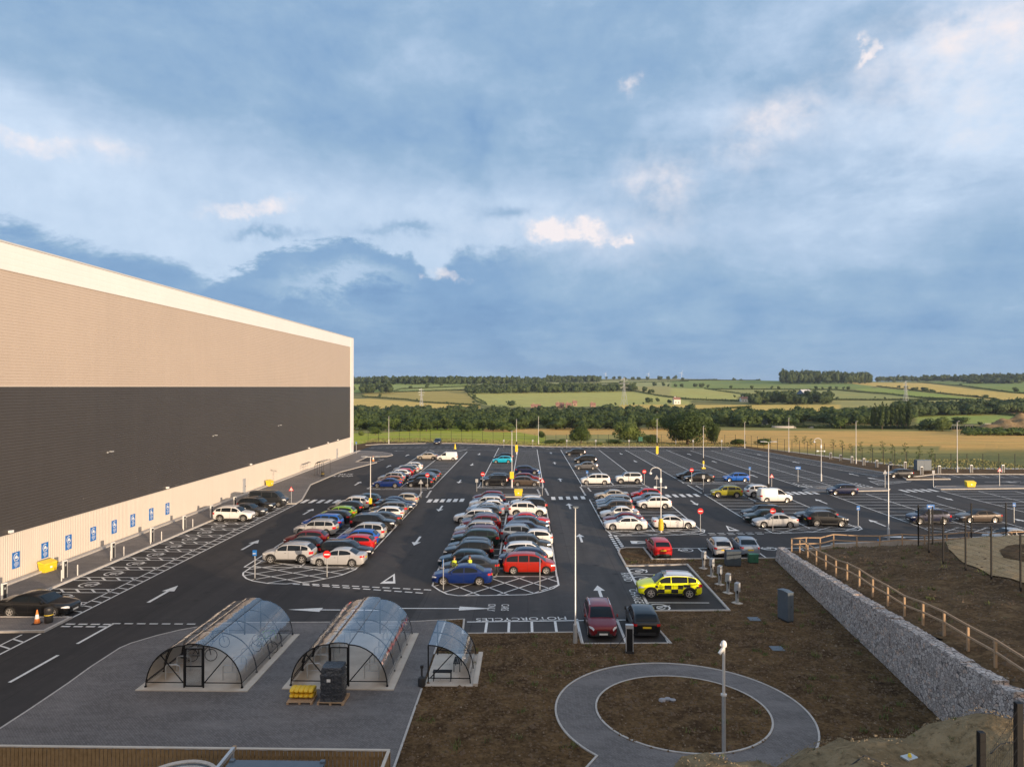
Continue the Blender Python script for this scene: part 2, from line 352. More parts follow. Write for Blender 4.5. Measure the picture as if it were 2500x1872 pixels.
# land: one sheet to the horizon, finer where it is near
FIELD = []
def in_poly(x, y, poly):
    r = False; j = len(poly)-1
    for i in range(len(poly)):
        xi, yi = poly[i]; xj, yj = poly[j]
        if (yi > y) != (yj > y) and x < (xj-xi)*(y-yi)/(yj-yi)+xi: r = not r
        j = i
    return r
def zL(x0, y0, k, pts): return [(x0+a*k, y0+b*k) for a, b in pts]
LT = lambda pts: zL(840, 880, .37975, pts); RT = lambda pts: zL(1660, 880, .37975, pts)
GREEN_B = (.42, .46, .04); GOLD = (.78, .46, .14); TAN = (.48, .38, .11); PALE = (.52, .51, .15); LGRN = (.33, .41, .09); MGRN = (.22, .31, .08); STRAW = (.76, .54, .15); PINK = (.70, .50, .30); OLIVE = (.24, .24, .07)
fields = [
 (LT([(-400, 405), (700, 405), (1130, 430), (1250, 470), (1350, 520), (1300, 600), (-400, 600)]), GREEN_B),
 (LT([(-400, 405), (400, 400), (500, 445), (200, 470), (-400, 470)]), OLIVE),
 (LT([(900, 440), (2212, 425), (2212, 470), (1230, 480), (1130, 462), (900, 458)]), GOLD),
 (LT([(1300, 480), (2212, 470), (2212, 640), (1280, 600)]), (.42,.37,.12)),
 (RT([(-200, 430), (2600, 440), (2600, 640), (-200, 640)]), GOLD),
 (RT([(700, 560), (1300, 545), (2600, 565), (2600, 700), (700, 700)]), (.34,.29,.10)),
 (RT([(200, 425), (1700, 430), (1700, 452), (200, 445)]), OLIVE),
 (LT([(-200, 120), (790, 120), (790, 165), (330, 205), (-200, 205)]), LGRN),
 (LT([(300, 160), (760, 160), (780, 190), (310, 205)]), (.33,.40,.13)),
 (LT([(110, 205), (310, 203), (770, 192), (870, 288), (520, 268), (110, 235)]), TAN),
 (LT([(-200, 245), (150, 245), (520, 272), (880, 290), (880, 310), (-200, 310)]), STRAW),
 (LT([(800, 205), (1700, 190), (1860, 200), (2060, 235), (2212, 260), (2212, 290), (1030, 300), (900, 285), (830, 240)]), PALE),
 (LT([(780, 150), (1700, 130), (2212, 130), (2212, 165), (1850, 165), (1700, 148), (790, 165)]), (.40,.42,.17)),
 (LT([(1850, 165), (2212, 165), (2400, 250), (2060, 230), (1900, 195)]), (.44,.40,.15)),
 (RT([(-60, 130), (640, 128), (1200, 150), (1210, 178), (980, 186), (180, 182), (-60, 175)]), MGRN),
 (RT([(-60, 178), (150, 180), (390, 215), (340, 262), (-60, 250)]), PALE),
 (RT([(190, 184), (980, 190), (1120, 205), (1500, 240), (1900, 262), (990, 252), (430, 232)]), (.37,.38,.13)),
 (RT([(430, 250), (1900, 262), (1700, 300), (900, 300), (600, 285)]), (.42,.39,.14)),
 (RT([(1090, 182), (1250, 175), (1640, 215), (1940, 250), (1500, 238), (1200, 206)]), LGRN),
 (RT([(1010, 140), (1540, 145), (1900, 190), (2250, 222), (2600, 240), (2600, 262), (2000, 258), (1640, 212), (1240, 168)]), STRAW),
 (RT([(1540, 130), (2300, 130), (2600, 200), (2600, 235), (2080, 208), (1760, 160), (1600, 145)]), MGRN),
 (RT([(1200, 112), (2600, 105), (2600, 132), (1200, 140)]), (.28,.32,.12)),
 (RT([(2050, 112), (2600, 118), (2600, 135), (2150, 130)]), STRAW),
 (RT([(-400, 285), (1000, 283), (1020, 305), (860, 330), (-400, 330)]), STRAW),
 (RT([(1470, 352), (1850, 335), (2250, 368), (2200, 400), (1500, 402)]), LGRN),
 (RT([(1900, 318), (2600, 305), (2600, 372), (2200, 358), (1920, 334)]), PINK),
 (RT([(1050, 375), (1210, 370), (1210, 405), (1060, 405)]), TAN),
]
FB = [(min(p[0] for p in f), max(p[0] for p in f), min(p[1] for p in f), max(p[1] for p in f), f, c) for f, c in fields]
def land():
    rs = []; d = 14.
    ys = [-400, -150, -40, 0, 20, 60, 112, 150, 180, 200, 206]
    y = 206.
    while y < 2800: y *= 1.0085 if y < 1400 else 1.011; ys.append(y)
    ys += [3200, 4000, 6000, 12000]
    NX = 420; vs = []; cols = []; base = OLIVE
    for j, y in enumerate(ys):
        for i in range(NX+1):
            t = -1.15+2.3*i/NX
            hw = max(abs(y), 150.)
            x = t*hw
            z = zt(x, y)
            if y > 0 and y < 205 and not (-46 < x < 112): z = zg(x, y)-.06
            if -60 < x < 115 and y < 205: z -= .12
            vs.append((x, y, z))
            c = (.17, .18, .065)
            if y >= 200:
                s = F/y; px = VX+x*s; py = VY-(z-H)*s
                for a0, a1, b0, b1, poly, col in FB:
                    if a0 <= px <= a1 and b0 <= py <= b1 and in_poly(px, py, poly): c = col
            cols.append((*c, 1))
    fs = []
    for j in range(len(ys)-1):
        for i in range(NX):
            a = j*(NX+1)+i; fs.append((a, a+1, a+NX+2, a+NX+1))
    me = bpy.data.meshes.new('ground'); me.from_pydata(vs, [], fs)
    at = me.color_attributes.new('crop', 'FLOAT_COLOR', 'POINT'); at.data.foreach_set('color', [c for q in cols for c in q])
    me.polygons.foreach_set('use_smooth', [True]*len(me.polygons))
    m = mat('farmland', (.2, .2, .1), .9, spec=.15); N, L, b = nodes(m); g = N.new('ShaderNodeNewGeometry').outputs['Position']
    a = N.new('ShaderNodeAttribute'); a.attribute_name = 'crop'
    mp = N.new('ShaderNodeMapping'); mp.inputs['Scale'].default_value = (.15, 1, 1); mp.inputs['Rotation'].default_value = (0, 0, .25); L.new(g, mp.inputs['Vector'])
    n = noise_tex(N, L, mp.outputs[0], .045, 6, .62); n2 = noise_tex(N, L, g, .9, 4, .7); n3 = noise_tex(N, L, mp.outputs[0], .35, 4, .6)
    c = mixc(N, L, a.outputs['Color'], (.62, .47, .14), ramp_f(N, L, n.outputs['Fac'], .48, .68, .5))
    c = mixc(N, L, c, (.20, .17, .05), ramp_f(N, L, n3.outputs['Fac'], .46, .72, .6))
    c = mixc(N, L, c, (.14, .14, .04), ramp_f(N, L, n2.outputs['Fac'], .5, .8, .35))
    L.new(c, b.inputs['Base Color'])
    u = N.new('ShaderNodeBump'); u.inputs['Strength'].default_value = 1; u.inputs['Distance'].default_value = .5; L.new(n2.outputs['Fac'], u.inputs['Height']); L.new(u.outputs['Normal'], b.inputs['Normal'])
    me.materials.append(m); o = bpy.data.objects.new('ground', me); COL.objects.link(o); tag(o, kind='structure')
land()
sheet('car_park', [(-47, 10), (104, 10), (104, 129.5), (73, 129), (66, 124), (57.5, 190), (55, 194.5), (52, 195.5), (-10, 195.5), (-28, 193.5), (-40, 190), (-47, 183)], M['asphalt'], 0)
sheet('older_road', [tuple(P(*p)[:2]) for p in [(998, 1519), (1046, 1440), (1075, 1441), (1120, 1453), (1200, 1452), (1290, 1449), (1365, 1430)]]+[(2.6, 60), (2.6, 95), (8.3, 95), (8.3, 62), (8.5, 49.2), (6, 43.3), (-4.3, 44.5), (-4.3, 47.2), (-7, 47.3)], M['asphalt2'], .004)
# footway along the warehouse
FW = [(-40.9, 15), (-36.6, 15), (-36.6, 43.9), (-30.6, 44.3), (-30.6, 46.9), (-36.6, 46.9), (-36.6, 92.6), (-30.7, 93.4), (-30.9, 96.5), (-34.3, 111.4), (-34, 128), (-30.9, 144.4), (-35.4, 145.2), (-35.4, 155.8), (-31.2, 157), (-30.6, 160), (-31.6, 163.4), (-34.5, 167), (-38, 170), (-40.9, 170)]
sheet('footway', FW, M['footway'], .10, sides=.2)
def strip(mb, pts, w, dz, closed=False, h=None, m=0):
    "ribbon (or raised bar) along a line on the car park"
    pts = [Vector((p[0], p[1])) for p in pts]
    if closed: pts = pts+[pts[0]]
    q = [pts[0]]
    for a, b in zip(pts, pts[1:]):
        n = max(1, int((b-a).length/4.)) if max(a.y, b.y) > 112 else 1
        q += [a.lerp(b, k/n) for k in range(1, n+1)]
    L_, R_ = [], []
    for i, p in enumerate(q):
        a = q[i-1] if i else (q[-2] if closed else None); b = q[i+1] if i < len(q)-1 else (q[1] if closed else None)
        d1 = (p-a).normalized() if a is not None else None; d2 = (b-p).normalized() if b is not None else None
        d = d1 if d2 is None else d2 if d1 is None else (d1+d2)
        if d.length < 1e-4: d = d2
        d = d.normalized(); n = Vector((-d.y, d.x)); k = 1/max(.5, abs(n.dot(Vector((-d2.y, d2.x))))) if d2 is not None else 1
        L_.append(p+n*w/2*k); R_.append(p-n*w/2*k)
    for i in range(len(q)-1):
        c = [L_[i], R_[i], R_[i+1], L_[i+1]]
        t = [(v.x, v.y, zg(v.x, v.y)+dz) for v in c]
        if h is None: mb.add(t, [(0, 1, 2, 3)], m)
        else:
            lo = [(x, y, z-h) for x, y, z in t]; mb.add(lo+t, [(4, 5, 6, 7), (0, 4, 7, 3), (1, 2, 6, 5), (0, 1, 5, 4), (3, 7, 6, 2)], m)
def pp(*ps): return [tuple(P(*p)[:2]) for p in ps]
kb = MB()
for line in [FW[1:4]+[(-30.6, 46.9), (-36.6, 46.9)], [(-36.6, 46.9), (-36.6, 92.6), (-30.7, 93.4), (-30.9, 96.5), (-34.3, 111.4), (-34, 128), (-30.9, 144.4), (-35.4, 145.2), (-35.4, 155.8), (-31.2, 157), (-30.6, 160), (-31.6, 163.4), (-34.5, 167), (-40.5, 170.5)],
             [(104, 129.5), (73, 129), (66, 124.2)], [(57.5, 190), (55, 194.5), (52, 195.5), (-10, 195.5), (-28, 193.5), (-40, 190), (-43, 187)]]:
    strip(kb, line, .18, .125, h=.25)
strip(kb, [(66, 124.2), (57.5, 190)], .18, .125, h=.25)
strip(kb, [(-40.55, 15), (-40.55, 170)], .5, .24, h=.3)
struct('kerb', kb, M['kerb'])
# soil, block paving, ring path
PAVEL = pp((0, 1780), (60, 1740), (150, 1679), (211, 1635), (282, 1589), (310, 1577), (373, 1558), (430, 1544), (486, 1534), (540, 1526), (588, 1524), (760, 1522), (998, 1519), (1030, 1517), (1086, 1514))
sheet('paved_yard', [(-23.9, 26.95)]+PAVEL[1:]+[(-5.5, 47.0), (-5.45, 26.95)], M['paving'], .03)
SOIL = [(-5.45, 10), (-5.45, 47), (-4.3, 47.3), (-4.1, 44.5), (3.2, 44.9), (3.25, 43), (8.6, 43.2), (7.95, 47.6), (8.54, 49.2), (13.9, 49.5), (13.85, 62.2), (8.45, 61.6), (8.45, 66.6), (8.75, 68), (9.4, 68.6), (11.1, 68.6), (11.15, 64), (22.6, 64.7), (24, 10)]
sheet('soil_ground', SOIL, M['soil'], .035)
kb = MB()
strip(kb, [(-23.9, 20)]+PAVEL[1:]+[(-4.3, 47.35)], .10, .045, h=.1)
strip(kb, [(-5.45, 47), (-5.45, 41.1)], .10, .05, h=.1); strip(kb, [(-5.45, 36.4), (-5.45, 26.9)], .10, .05, h=.1)
strip(kb, [(-4.25, 47.3), (-4.1, 44.55), (3.2, 44.95), (3.25, 42.95), (8.62, 43.15), (8.1, 47.5)], .12, .07, h=.15)
strip(kb, [(8.5, 49.25), (13.9, 49.5), (13.85, 62.2), (8.45, 61.6), (8.45, 66.6), (8.75, 68), (9.4, 68.6), (11.1, 68.6), (11.15, 64.0), (22.6, 64.7)], .16, .11, h=.2)
struct('kerb_edging', kb, M['kerb'])
RC = (7.3, 33.95); RI = (7.35, 34.15)
def arc(c, rx, ry, a0, a1, n): return [(c[0]+rx*math.cos(R(a0+(a1-a0)*i/n)), c[1]+ry*math.sin(R(a0+(a1-a0)*i/n))) for i in range(n+1)]
outer = arc(RC, 5.98, 6.0, -62, 222.5, 64)
spur = [(2.0, 28.3), (-1, 24), (4, 20), (8.5, 24)]
sheet('ring_path', outer+spur, M['paving'], .055)
inner = arc(RI, 4.08, 4.03, 0, 354, 60)
sheet('soil_bed', inner, M['soil'], .07)
kb = MB(); strip(kb, [(8.5, 24)]+outer+spur[:2], .09, .085, h=.05); strip(kb, inner, .09, .09, h=.03, closed=True)
struct('path_edging', kb, M['kerb'])
# crossings islands
def island(name, poly, m1): sheet(name, poly, m1, .12, sides=.2); k = MB(); strip(k, poly, .16, .135, closed=True, h=.2); struct('kerb', k, M['kerb'])
island('crossing_island', [(-6.4, 99.4), (1.2, 99.9), (1.8, 101.2), (1.2, 102.2), (-6, 101.8)], M['footway'])
island('crossing_island', [(41.5, 105.5), (53.5, 107.0), (54.6, 108.6), (53, 109.6), (42.5, 108.6), (41, 107)], M['footway'])
island('crossing_island', [(62.2, 108.5), (77, 110), (78, 111.6), (76, 113), (63.2, 111.6), (62, 110)], M['footway'])
sheet('planted_island', [(63.5, 120.6), (71, 121.2), (71.4, 122.4), (66, 124.2), (64.6, 124)], M['soil2'], .13, sides=.2)
k = MB(); strip(k, [(63.5, 120.6), (71, 121.2), (71.4, 122.4), (66, 124.2), (64.6, 124)], .16, .15, closed=True, h=.2); struct('kerb', k, M['kerb'])

# ------------------------------------------------------------------ painted markings
Z = .014
ln = MB()
def L2(a, b, w=.11): strip(ln, [a, b], w*1.2, Z)
def block(xl, xm, xr, y0, y1, pitch=2.44, w=.1, xtop=None):
    dx = xtop or 0
    f = lambda x, y: (x+dx*(y-y0)/(y1-y0), y)
    for x in (xl, xm, xr): L2(f(x, y0), f(x, y1), .12)
    n = round((y1-y0)/pitch)
    for k in range(n+1):
        y = y0+(y1-y0)*k/n; L2(f(xl, y), f(xr, y), w)
block(-24.4, -19.6, -14.65, 60.6, 93.6); block(-24.4, -19.6, -14.65, 108.8, 171)
block(-7.6, -2.6, 2.35, 58.2, 96.5); block(-7.6, -2.6, 2.35, 110.4, 185)
block(8.45, 13.6, 18.7, 76.6, 98); block(8.5, 13.5, 18.4, 112.5, 185)
block(25.4, 30.8, 36.2, 78.3, 103); block(25.2, 30.4, 35.8, 116.5, 185)
block(43.4, 48.9, 54.4, 79.5, 104); block(42.2, 47.5, 52.2, 112.5, 183, xtop=-.6)
block(61.4, 66.8, 72.2, 77, 107)
block(79.5, 85, 90.5, 77, 109)
for y in [88.2+2.44*k for k in range(0)]: pass
for k in range(26):      # bays along the right edge
    y = 127+2.5*k; x = pw([(124, 66), (190, 57.5)], y); L2((x-5.2, y), (x-.2, y), .1)
L2((60.8, 125), (52.3, 190), .11)
for k in range(13): L2((72+2.5*k, 124.2), (72+2.5*k+(.8 if k else 0), 129), .1)
L2((71.5, 124.2), (103, 124.6), .11)
for k in range(36):      # bays along the far edge
    x = -31+2.45*k
    if x < 54: L2((x+(-2.5 if x < -5 else 1.2), 190.2), (x, 195.0), .12)
L2((-26, 175), (56, 184.5), .1)
# accessible bays along the warehouse
XB, XI, XO = -36.45, -31.65, -30.6
ev = []
for k in range(-1, 13):
    yc = 51.65+3.32*k
    L2((XB, yc-1.2), (XI, yc-1.2), .1); L2((XB, yc+1.2), (XI, yc+1.2), .1)
    L2((XI, yc-1.2), (XI, yc+1.2), .1)
    if k < 12:
        L2((XI, yc+1.2), (XI, yc+2.12), .1)
        for j in range(4):
            x = XB+1.1+1.2*j; L2((x-.5, yc+2.12), (x+.35, yc+1.2), .13)
    for j in range(3): y = yc-1.2+1.107*j; L2((XI, y+.4), (XO, y), .11)
    ev.append((-34.4, yc))
L2((XB, 47), (XB, 92.5), .1); L2((XO, 47.0), (XO, 93.4), .12)
for k in range(4): L2((-31.6, 43-1.1*k), (-30.6, 42.5-1.1*k), .11)
L2((XO, 44), (XO, 20), .12); L2((XI, 43.8), (XI, 30), .1); L2((XB, 41.8), (XI, 41.8), .1); L2((XB, 40.9), (XI, 40.9), .1)
for j in range(4): x = XB+1.1+1.2*j; L2((x-.5, 41.8), (x+.35, 40.9), .13)
# hatched ends of the rows
def clipseg(poly, a, b):
    a, b = Vector(a), Vector(b); ts = [0., 1.]; d = b-a; n = len(poly)
    for i in range(n):
        p, q = Vector(poly[i]), Vector(poly[(i+1) % n]); e = q-p; den = d.x*e.y-d.y*e.x
        if abs(den) < 1e-9: continue
        t = ((p.x-a.x)*e.y-(p.y-a.y)*e.x)/den; u = ((p.x-a.x)*d.y-(p.y-a.y)*d.x)/den
        if 0 <= u <= 1 and 0 < t < 1: ts.append(t)
    ts.sort(); out = []
    for t0, t1 in zip(ts, ts[1:]):
        m = a+d*((t0+t1)/2)
        if t1-t0 > 1e-4 and in_poly(m.x, m.y, poly): out.append((a+d*t0, a+d*t1))
    return out
def hatch(poly, ang1=50, ang2=-50, sp=1.75, w=.1):
    strip(ln, poly, .14, Z, closed=True)
    cx = sum(p[0] for p in poly)/len(poly); cy = sum(p[1] for p in poly)/len(poly)
    for a in (ang1, ang2):
        d = Vector((math.cos(R(a)), math.sin(R(a)))); n = Vector((-d.y, d.x))
        for k in range(-9, 10):
            c = Vector((cx, cy))+n*k*sp
            for s, e in clipseg(poly, c-d*25, c+d*25): strip(ln, [s, e], w*1.15, Z+.002)
hatch(pp((634, 1372), (605, 1390), (589, 1401), (588, 1407), (596, 1415), (612, 1421), (650, 1427), (695, 1428), (763, 1421), (831, 1406), (865, 1392), (886, 1375), (865, 1384), (760, 1386)), 40, -28, 1.7)
hatch(pp((1073, 1407), (1059.6, 1419), (1055.5, 1430), (1072.6, 1441.6), (1092, 1450.6), (1118, 1454), (1186.7, 1453), (1284.5, 1450.6), (1317, 1445), (1349.7, 1435), (1363.6, 1427), (1360, 1406)))
hatch(pp((1481, 1294), (1492, 1304), (1512, 1306), (1618, 1305), (1703, 1301), (1716, 1297), (1717, 1291), (1708, 1288.5)), 38, -38, 1.7)
hatch(pp((1862, 1288), (1880, 1297), (1905, 1298), (2085, 1290.5), (2095, 1287), (2088, 1280), (2070, 1279)), 42, -42, 2.0)
hatch([(43.4, 79.5), (54.4, 79.5), (54.6, 77.9), (52.6, 77), (45, 76.7), (43.2, 77.5)], 40, -40, 2)
hatch([(-24.4, 108.7), (-14.6, 108.7), (-15.4, 106.8), (-23.6, 106.8), (-24.5, 107.6)], 30, -30, 1.6)
hatch([(-7.6, 110.3), (2.35, 110.3), (2.2, 108.6), (-7, 108.4), (-7.8, 109)], 28, -28, 1.6)
hatch([(8.5, 112.4), (18.4, 112.4), (18.6, 110.6), (9, 110.2), (8.3, 111)], 28, -28, 1.6)
hatch([(25.2, 116.4), (35.8, 116.4), (36.2, 114.6), (26, 114), (25, 115)], 28, -28, 1.7)
hatch([(42.3, 112.4), (52.4, 112.4), (53, 110.8), (43.5, 110.4), (42, 111.4)], 28, -28, 1.8)
hatch([(55.4, 113.5), (62.4, 118), (63.2, 118.6), (56.4, 118.6)], 28, -28, 1.8)
hatch([(61.4, 77), (72.2, 77), (72, 75.2), (63, 74.8), (61.2, 75.6)], 38, -38, 2)
hatch(pp((863, 1129), (918, 1127), (936, 1122), (894, 1117)), 80, 80, 1.3)
hatch(pp((1048, 1098), (1140, 1097), (1120, 1102), (1060, 1103)), 60, 60, 1.5)
# zebra crossings
def zy(x): return 98.4+.155*x
for a, b, n in ((-13.8, -8.6, 6), (3.0, 8.2, 5), (19.4, 24.6, 5), (36.6, 42.4, 6), (55.4, 61.2, 5), (78.3, 88, 7)):
    for k in range(n):
        x = a+(b-a)*(k+.5)/n if n else 0
        y = zy(x); ln.add([(x-.28, y-1.3, Z), (x+.28, y-1.3, Z), (x+.28, y+1.3, Z), (x-.28, y+1.3, Z)], [(0, 1, 2, 3)])
for k in range(6):
    x = -30.2+1.08*k; y = 95.6; ln.add([(x-.28, y-1.4, Z), (x+.28, y-1.4, Z), (x+.28, y+1.4, Z), (x-.28, y+1.4, Z)], [(0, 1, 2, 3)])
# broken lines
def dash(a, b, n, fill=.68, w=.13, off=0.):
    a, b = Vector(a), Vector(b)
    for k in range(n): L2(a.lerp(b, (k+off)/n), a.lerp(b, (k+off+fill)/n), w)
q = pp((712, 1428), (1040, 1449)); dash(q[0], q[1], 13, .7, .16); q = pp((735, 1427), (1060, 1441)); dash(q[0], q[1], 13, .7, .16)
q = pp((262, 1528.5), (480, 1528)); dash(q[0], q[1], 7, .68, .12)
for y_, x0 in ((1530.5, 147), (1536.5, 135)): q = pp((x0, y_), (x0+124, y_)); dash(q[0], q[1], 4, .72, .16)
q = pp((265, 1529), (175, 1579)); L2(q[0], q[1], .16); q = pp((127, 1607.5), (5, 1676)); L2(q[0], q[1], .16)
q = pp((1725, 1299), (1884, 1296.5)); dash(q[0], q[1], 7, .72, .14); q = pp((1705, 1303), (1866, 1300)); dash(q[0], q[1], 7, .72, .14)
q = pp((1880, 1297.5), (1900, 1299)); L2(q[0], q[1], .14)
q = pp((1488, 1304), (1512, 1344)); dash(q[0], q[1], 8, .62, .28); q = pp((1501, 1306), (1523, 1339)); dash(q[0], q[1], 7, .62, .28)
for xa in (-14.2, 2.9, 18.9, 36.6, 53.2):
    yb = zy(xa)+3; dash((xa, yb), (xa-.3, yb+7), 6, .6, .22); dash((xa-1.2, yb+1), (xa-1.5, yb+6), 5, .6, .22)
for xa in (8.3, 25.4, 43):
    yb = zy(xa)+2; dash((xa-.1, yb), (xa-.2, yb+9), 9, .6, .22); dash((xa+1, yb+4), (xa+.9, yb+8), 4, .6, .22)
dash((-40, 178), (-14, 182), 14, .7, .14); dash((-40, 180), (-14, 184.4), 14, .7, .14)
dash((78, 117), (100, 119), 12, .7, .14); dash((78, 118.6), (100, 120.6), 12, .7, .14)
# bays beside the soil
L2((8.5, 61.4), (8.54, 49.3), .16)
for y in (51.3, 53.85, 56.4, 58.95): L2((8.5, y), (13.0, y+.05), .1)
L2((11.2, 68.5), (21.5, 68.9), .1)
for x in (11.2, 16.35, 21.55): L2((x, 68.6), (x+.05, 64.3), .12)
L2((21.5, 68.9), (30, 69), .1); L2((26, 68.9), (26.3, 66), .1)
L2((20.7, 72.6), (23.2, 72.6), .14)
a, b = pp((1140, 1518), (1632, 1508)); L2(a, b, .12)
for px in (1189, 1243, 1298, 1355): p = P(px, 1516); L2((p.x, 47.2), (p.x+.02, 44.8), .14)
for x in (3.25, 5.92, 8.5): L2((x, 47.6), (x+.03, 43.1), .14)
struct('road_marking', ln, M['line'])
# arrows and triangles
def flat(name, polys, loc, rot=0, sc=1., mir=1):
    mb = MB()
    for poly in polys:
        pts = []
        for x, y in poly:
            a, b = rot2(x*sc*mir, y*sc, rot); X, Y = loc[0]+a, loc[1]+b; pts.append((X, Y, zg(X, Y)+Z+.003))
        mb.add(pts, [tuple(range(len(pts)))])
    return struct(name, mb, M['line'])
ARROW = [[(-.11, -1.9), (.11, -1.9), (.11, .55), (-.11, .55)], [(-.42, .55), (.42, .55), (0, 1.9)]]
def arrow(px, py, rot, sc=1., shape=None):
    p = P(px, py); return flat('road_arrow', shape or ARROW, (p.x, p.y), rot, sc)
LONG = [[(-.08, -3.1), (.08, -3.1), (.08, .9), (-.08, .9)], [(-.42, .9), (.42, .9), (0, 3.1)]]
for px, py, sc in ((391, 1454, 1.15), (607, 1332.5, 1.15), (750, 1250.5, 1.1), (872, 1181, 1.1), (947.5, 1139, 1.1), (993, 1112, 1.1)): arrow(px, py, 0, sc)
for px, py, sc in ((1018, 1321, 1.1), (1075, 1241.5, 1.1), (1122, 1175.5, 1.1), (1152.4, 1134, 1.1), (1170, 1108.5, 1.1)): arrow(px, py, math.pi, sc)
for px, py, sc in ((1464, 1445, 1.05), (1417, 1312, 1.05), (1390, 1234.5, 1.1), (1367.5, 1171, 1.1), (1354, 1130, 1.1), (1345, 1105.5, 1.1)): arrow(px, py, 0, sc)
for px, py in ((1692, 1225.5), (1549.5, 1125), (1515, 1107), (2293, 1212)): arrow(px, py, math.pi, 1.05)
for px, py in ((1997, 1221), (2130, 1272), (1836, 1160), (1741, 1126), (1680.5, 1108), (2075, 1156), (1937, 1127), (1850, 1109)): arrow(px, py, 0, 1.05)
arrow(2128, 1167, R(8), 1.3); arrow(2428, 1172.6, R(-90), .9, LONG); arrow(2483, 1268, 0, 1.1)
arrow(815, 1491, R(90), 1.05, LONG); p = P(1088, 1485.5); flat('road_arrow', LONG, (p.x, p.y), R(-89), 1.05); arrow(2215, 1306, R(90), 1, LONG)
for px, py in ((973, 1101), (1344, 1096.5), (1640, 1099)): arrow(px, py, R(90), .7)
def tri(px, py, w, h, rot=0):
    p = P(px, py); t = .2; o = [(-w, h), (w, h), (0, -h)]
    flat('give_way_triangle', [[(-w, h), (w, h), (w*.72, h-.42), (-w*.72, h-.42)], [(-w, h), (-w*.72, h-.42), (0, -h+.9), (0, -h)], [(w, h), (0, -h), (0, -h+.9), (w*.72, h-.42)]], (p.x, p.y), rot)
p = P(947, 1415)
def give_way(name, quads_px):
    mb = MB()
    for q_ in quads_px:
        pts = [P(*a) for a in q_]; mb.add([(v.x, v.y, v.z+Z+.003) for v in pts], [tuple(range(len(pts)))])
    struct(name, mb, M['line'])
def tri3(o, i): return [[o[k], o[(k+1) % 3], i[(k+1) % 3], i[k]] for k in range(3)]
give_way('give_way_triangle', tri3([(926, 1426), (964.5, 1425.5), (963, 1401)], [(938.5, 1420.5), (959, 1420.2), (958.5, 1407.5)]))
give_way('give_way_triangle', tri3([(1768, 1280), (1775, 1293), (1802, 1293)], [(1773, 1283.5), (1778, 1290.5), (1792, 1290.8)]))
give_way('give_way_triangle', [[(1537, 1318.5), (1556, 1319), (1553, 1325.5), (1541, 1325.5)], [(1556, 1319), (1592, 1320.8), (1592, 1321.6), (1555, 1321)], [(1554, 1323.8), (1592, 1322), (1592, 1322.8), (1553, 1325.5)]])
# lettering
def text(name, s, loc, size, rotz, m, sx=1., rotx=0, parent=None, kind='structure', align='CENTER', thick=.0, ry=None):
    cu = bpy.data.curves.new(name, 'FONT'); cu.body = s; cu.size = size; cu.align_x = align; cu.align_y = 'CENTER'; cu.extrude = thick; cu.offset = 0.002*size; cu.resolution_u = 3
    o = bpy.data.objects.new(name+'_tmp', cu); COL.objects.link(o)
    me = bpy.data.meshes.new_from_object(o.evaluated_get(bpy.context.evaluated_depsgraph_get())); bpy.data.objects.remove(o)
    me.materials.clear(); me.materials.append(m); me.name = name
    t = bpy.data.objects.new(name, me); COL.objects.link(t); t.location = loc; t.rotation_euler = (rotx, 0, rotz); t.scale = (sx, 1, 1)
    if parent: t.parent = parent
    if kind: t['kind'] = kind
    return t
def road_text(s, px, py, size, rot, sx=1.):
    p = P(px, py); return text('road_lettering', s, (p.x, p.y, p.z+Z+.004), size, rot, M['line'], sx)
road_text('CARS', 1232, 1482, .78, R(-90), .78); road_text('ONLY', 1199, 1482.5, .78, R(-90), .78)
road_text('RAPID', 1527.5, 1406, .95, R(-90), 1.0); road_text('CHARGERS', 1553, 1457, .95, R(-90), .95)
road_text('MOTORCYCLES', 1273, 1509.5, .88, R(185), .98)
road_text('BUS', 842, 1158.8, 2.2, 0, .66); road_text('STOP', 834, 1163.4, 2.2, 0, .66)
# plug symbols of the charging bays
def ring_poly(cx, cy, r0, r1, a0, a1, n=18):
    return [[(cx+r0*math.cos(R(a)), cy+r0*math.sin(R(a))), (cx+r1*math.cos(R(a)), cy+r1*math.sin(R(a))), (cx+r1*math.cos(R(b)), cy+r1*math.sin(R(b))), (cx+r0*math.cos(R(b)), cy+r0*math.sin(R(b)))]
            for a, b in [(a0+(a1-a0)*i/n, a0+(a1-a0)*(i+1)/n) for i in range(n)]]
PLUG = ring_poly(0, 0, .80, .95, -50, 270)+ring_poly(.1, -.1, .28, .42, 90, 330, 10)+[[(.1, .18), (.1, .3), (.55, .38), (.55, .2)], [(.5, -.02), (.5, .5), (.78, .42), (.78, .06)], [(-.2, -.3), (.35, -.05), (.3, .08), (-.25, -.15)], [(.72, .10), (1.1, .3), (1.05, .4), (.72, .22)]]
def plug(x, y, rot=0, sc=1., sy=1.): flat('charging_symbol', [[(a, b*sy) for a, b in q_] for q_ in PLUG], (x, y), rot, sc)
for x, y in ev[1:]: plug(x, y, R(0), .78)
for px, py in ((1556, 1391.5), (1566, 1411), (1607, 1479.5)): p = P(px, py); plug(p.x, p.y, R(10), .85)
for px, py in ((1671.5, 1340), (1872, 1335.5), (1988, 1337)): p = P(px, py); plug(p.x, p.y, R(180), .75)
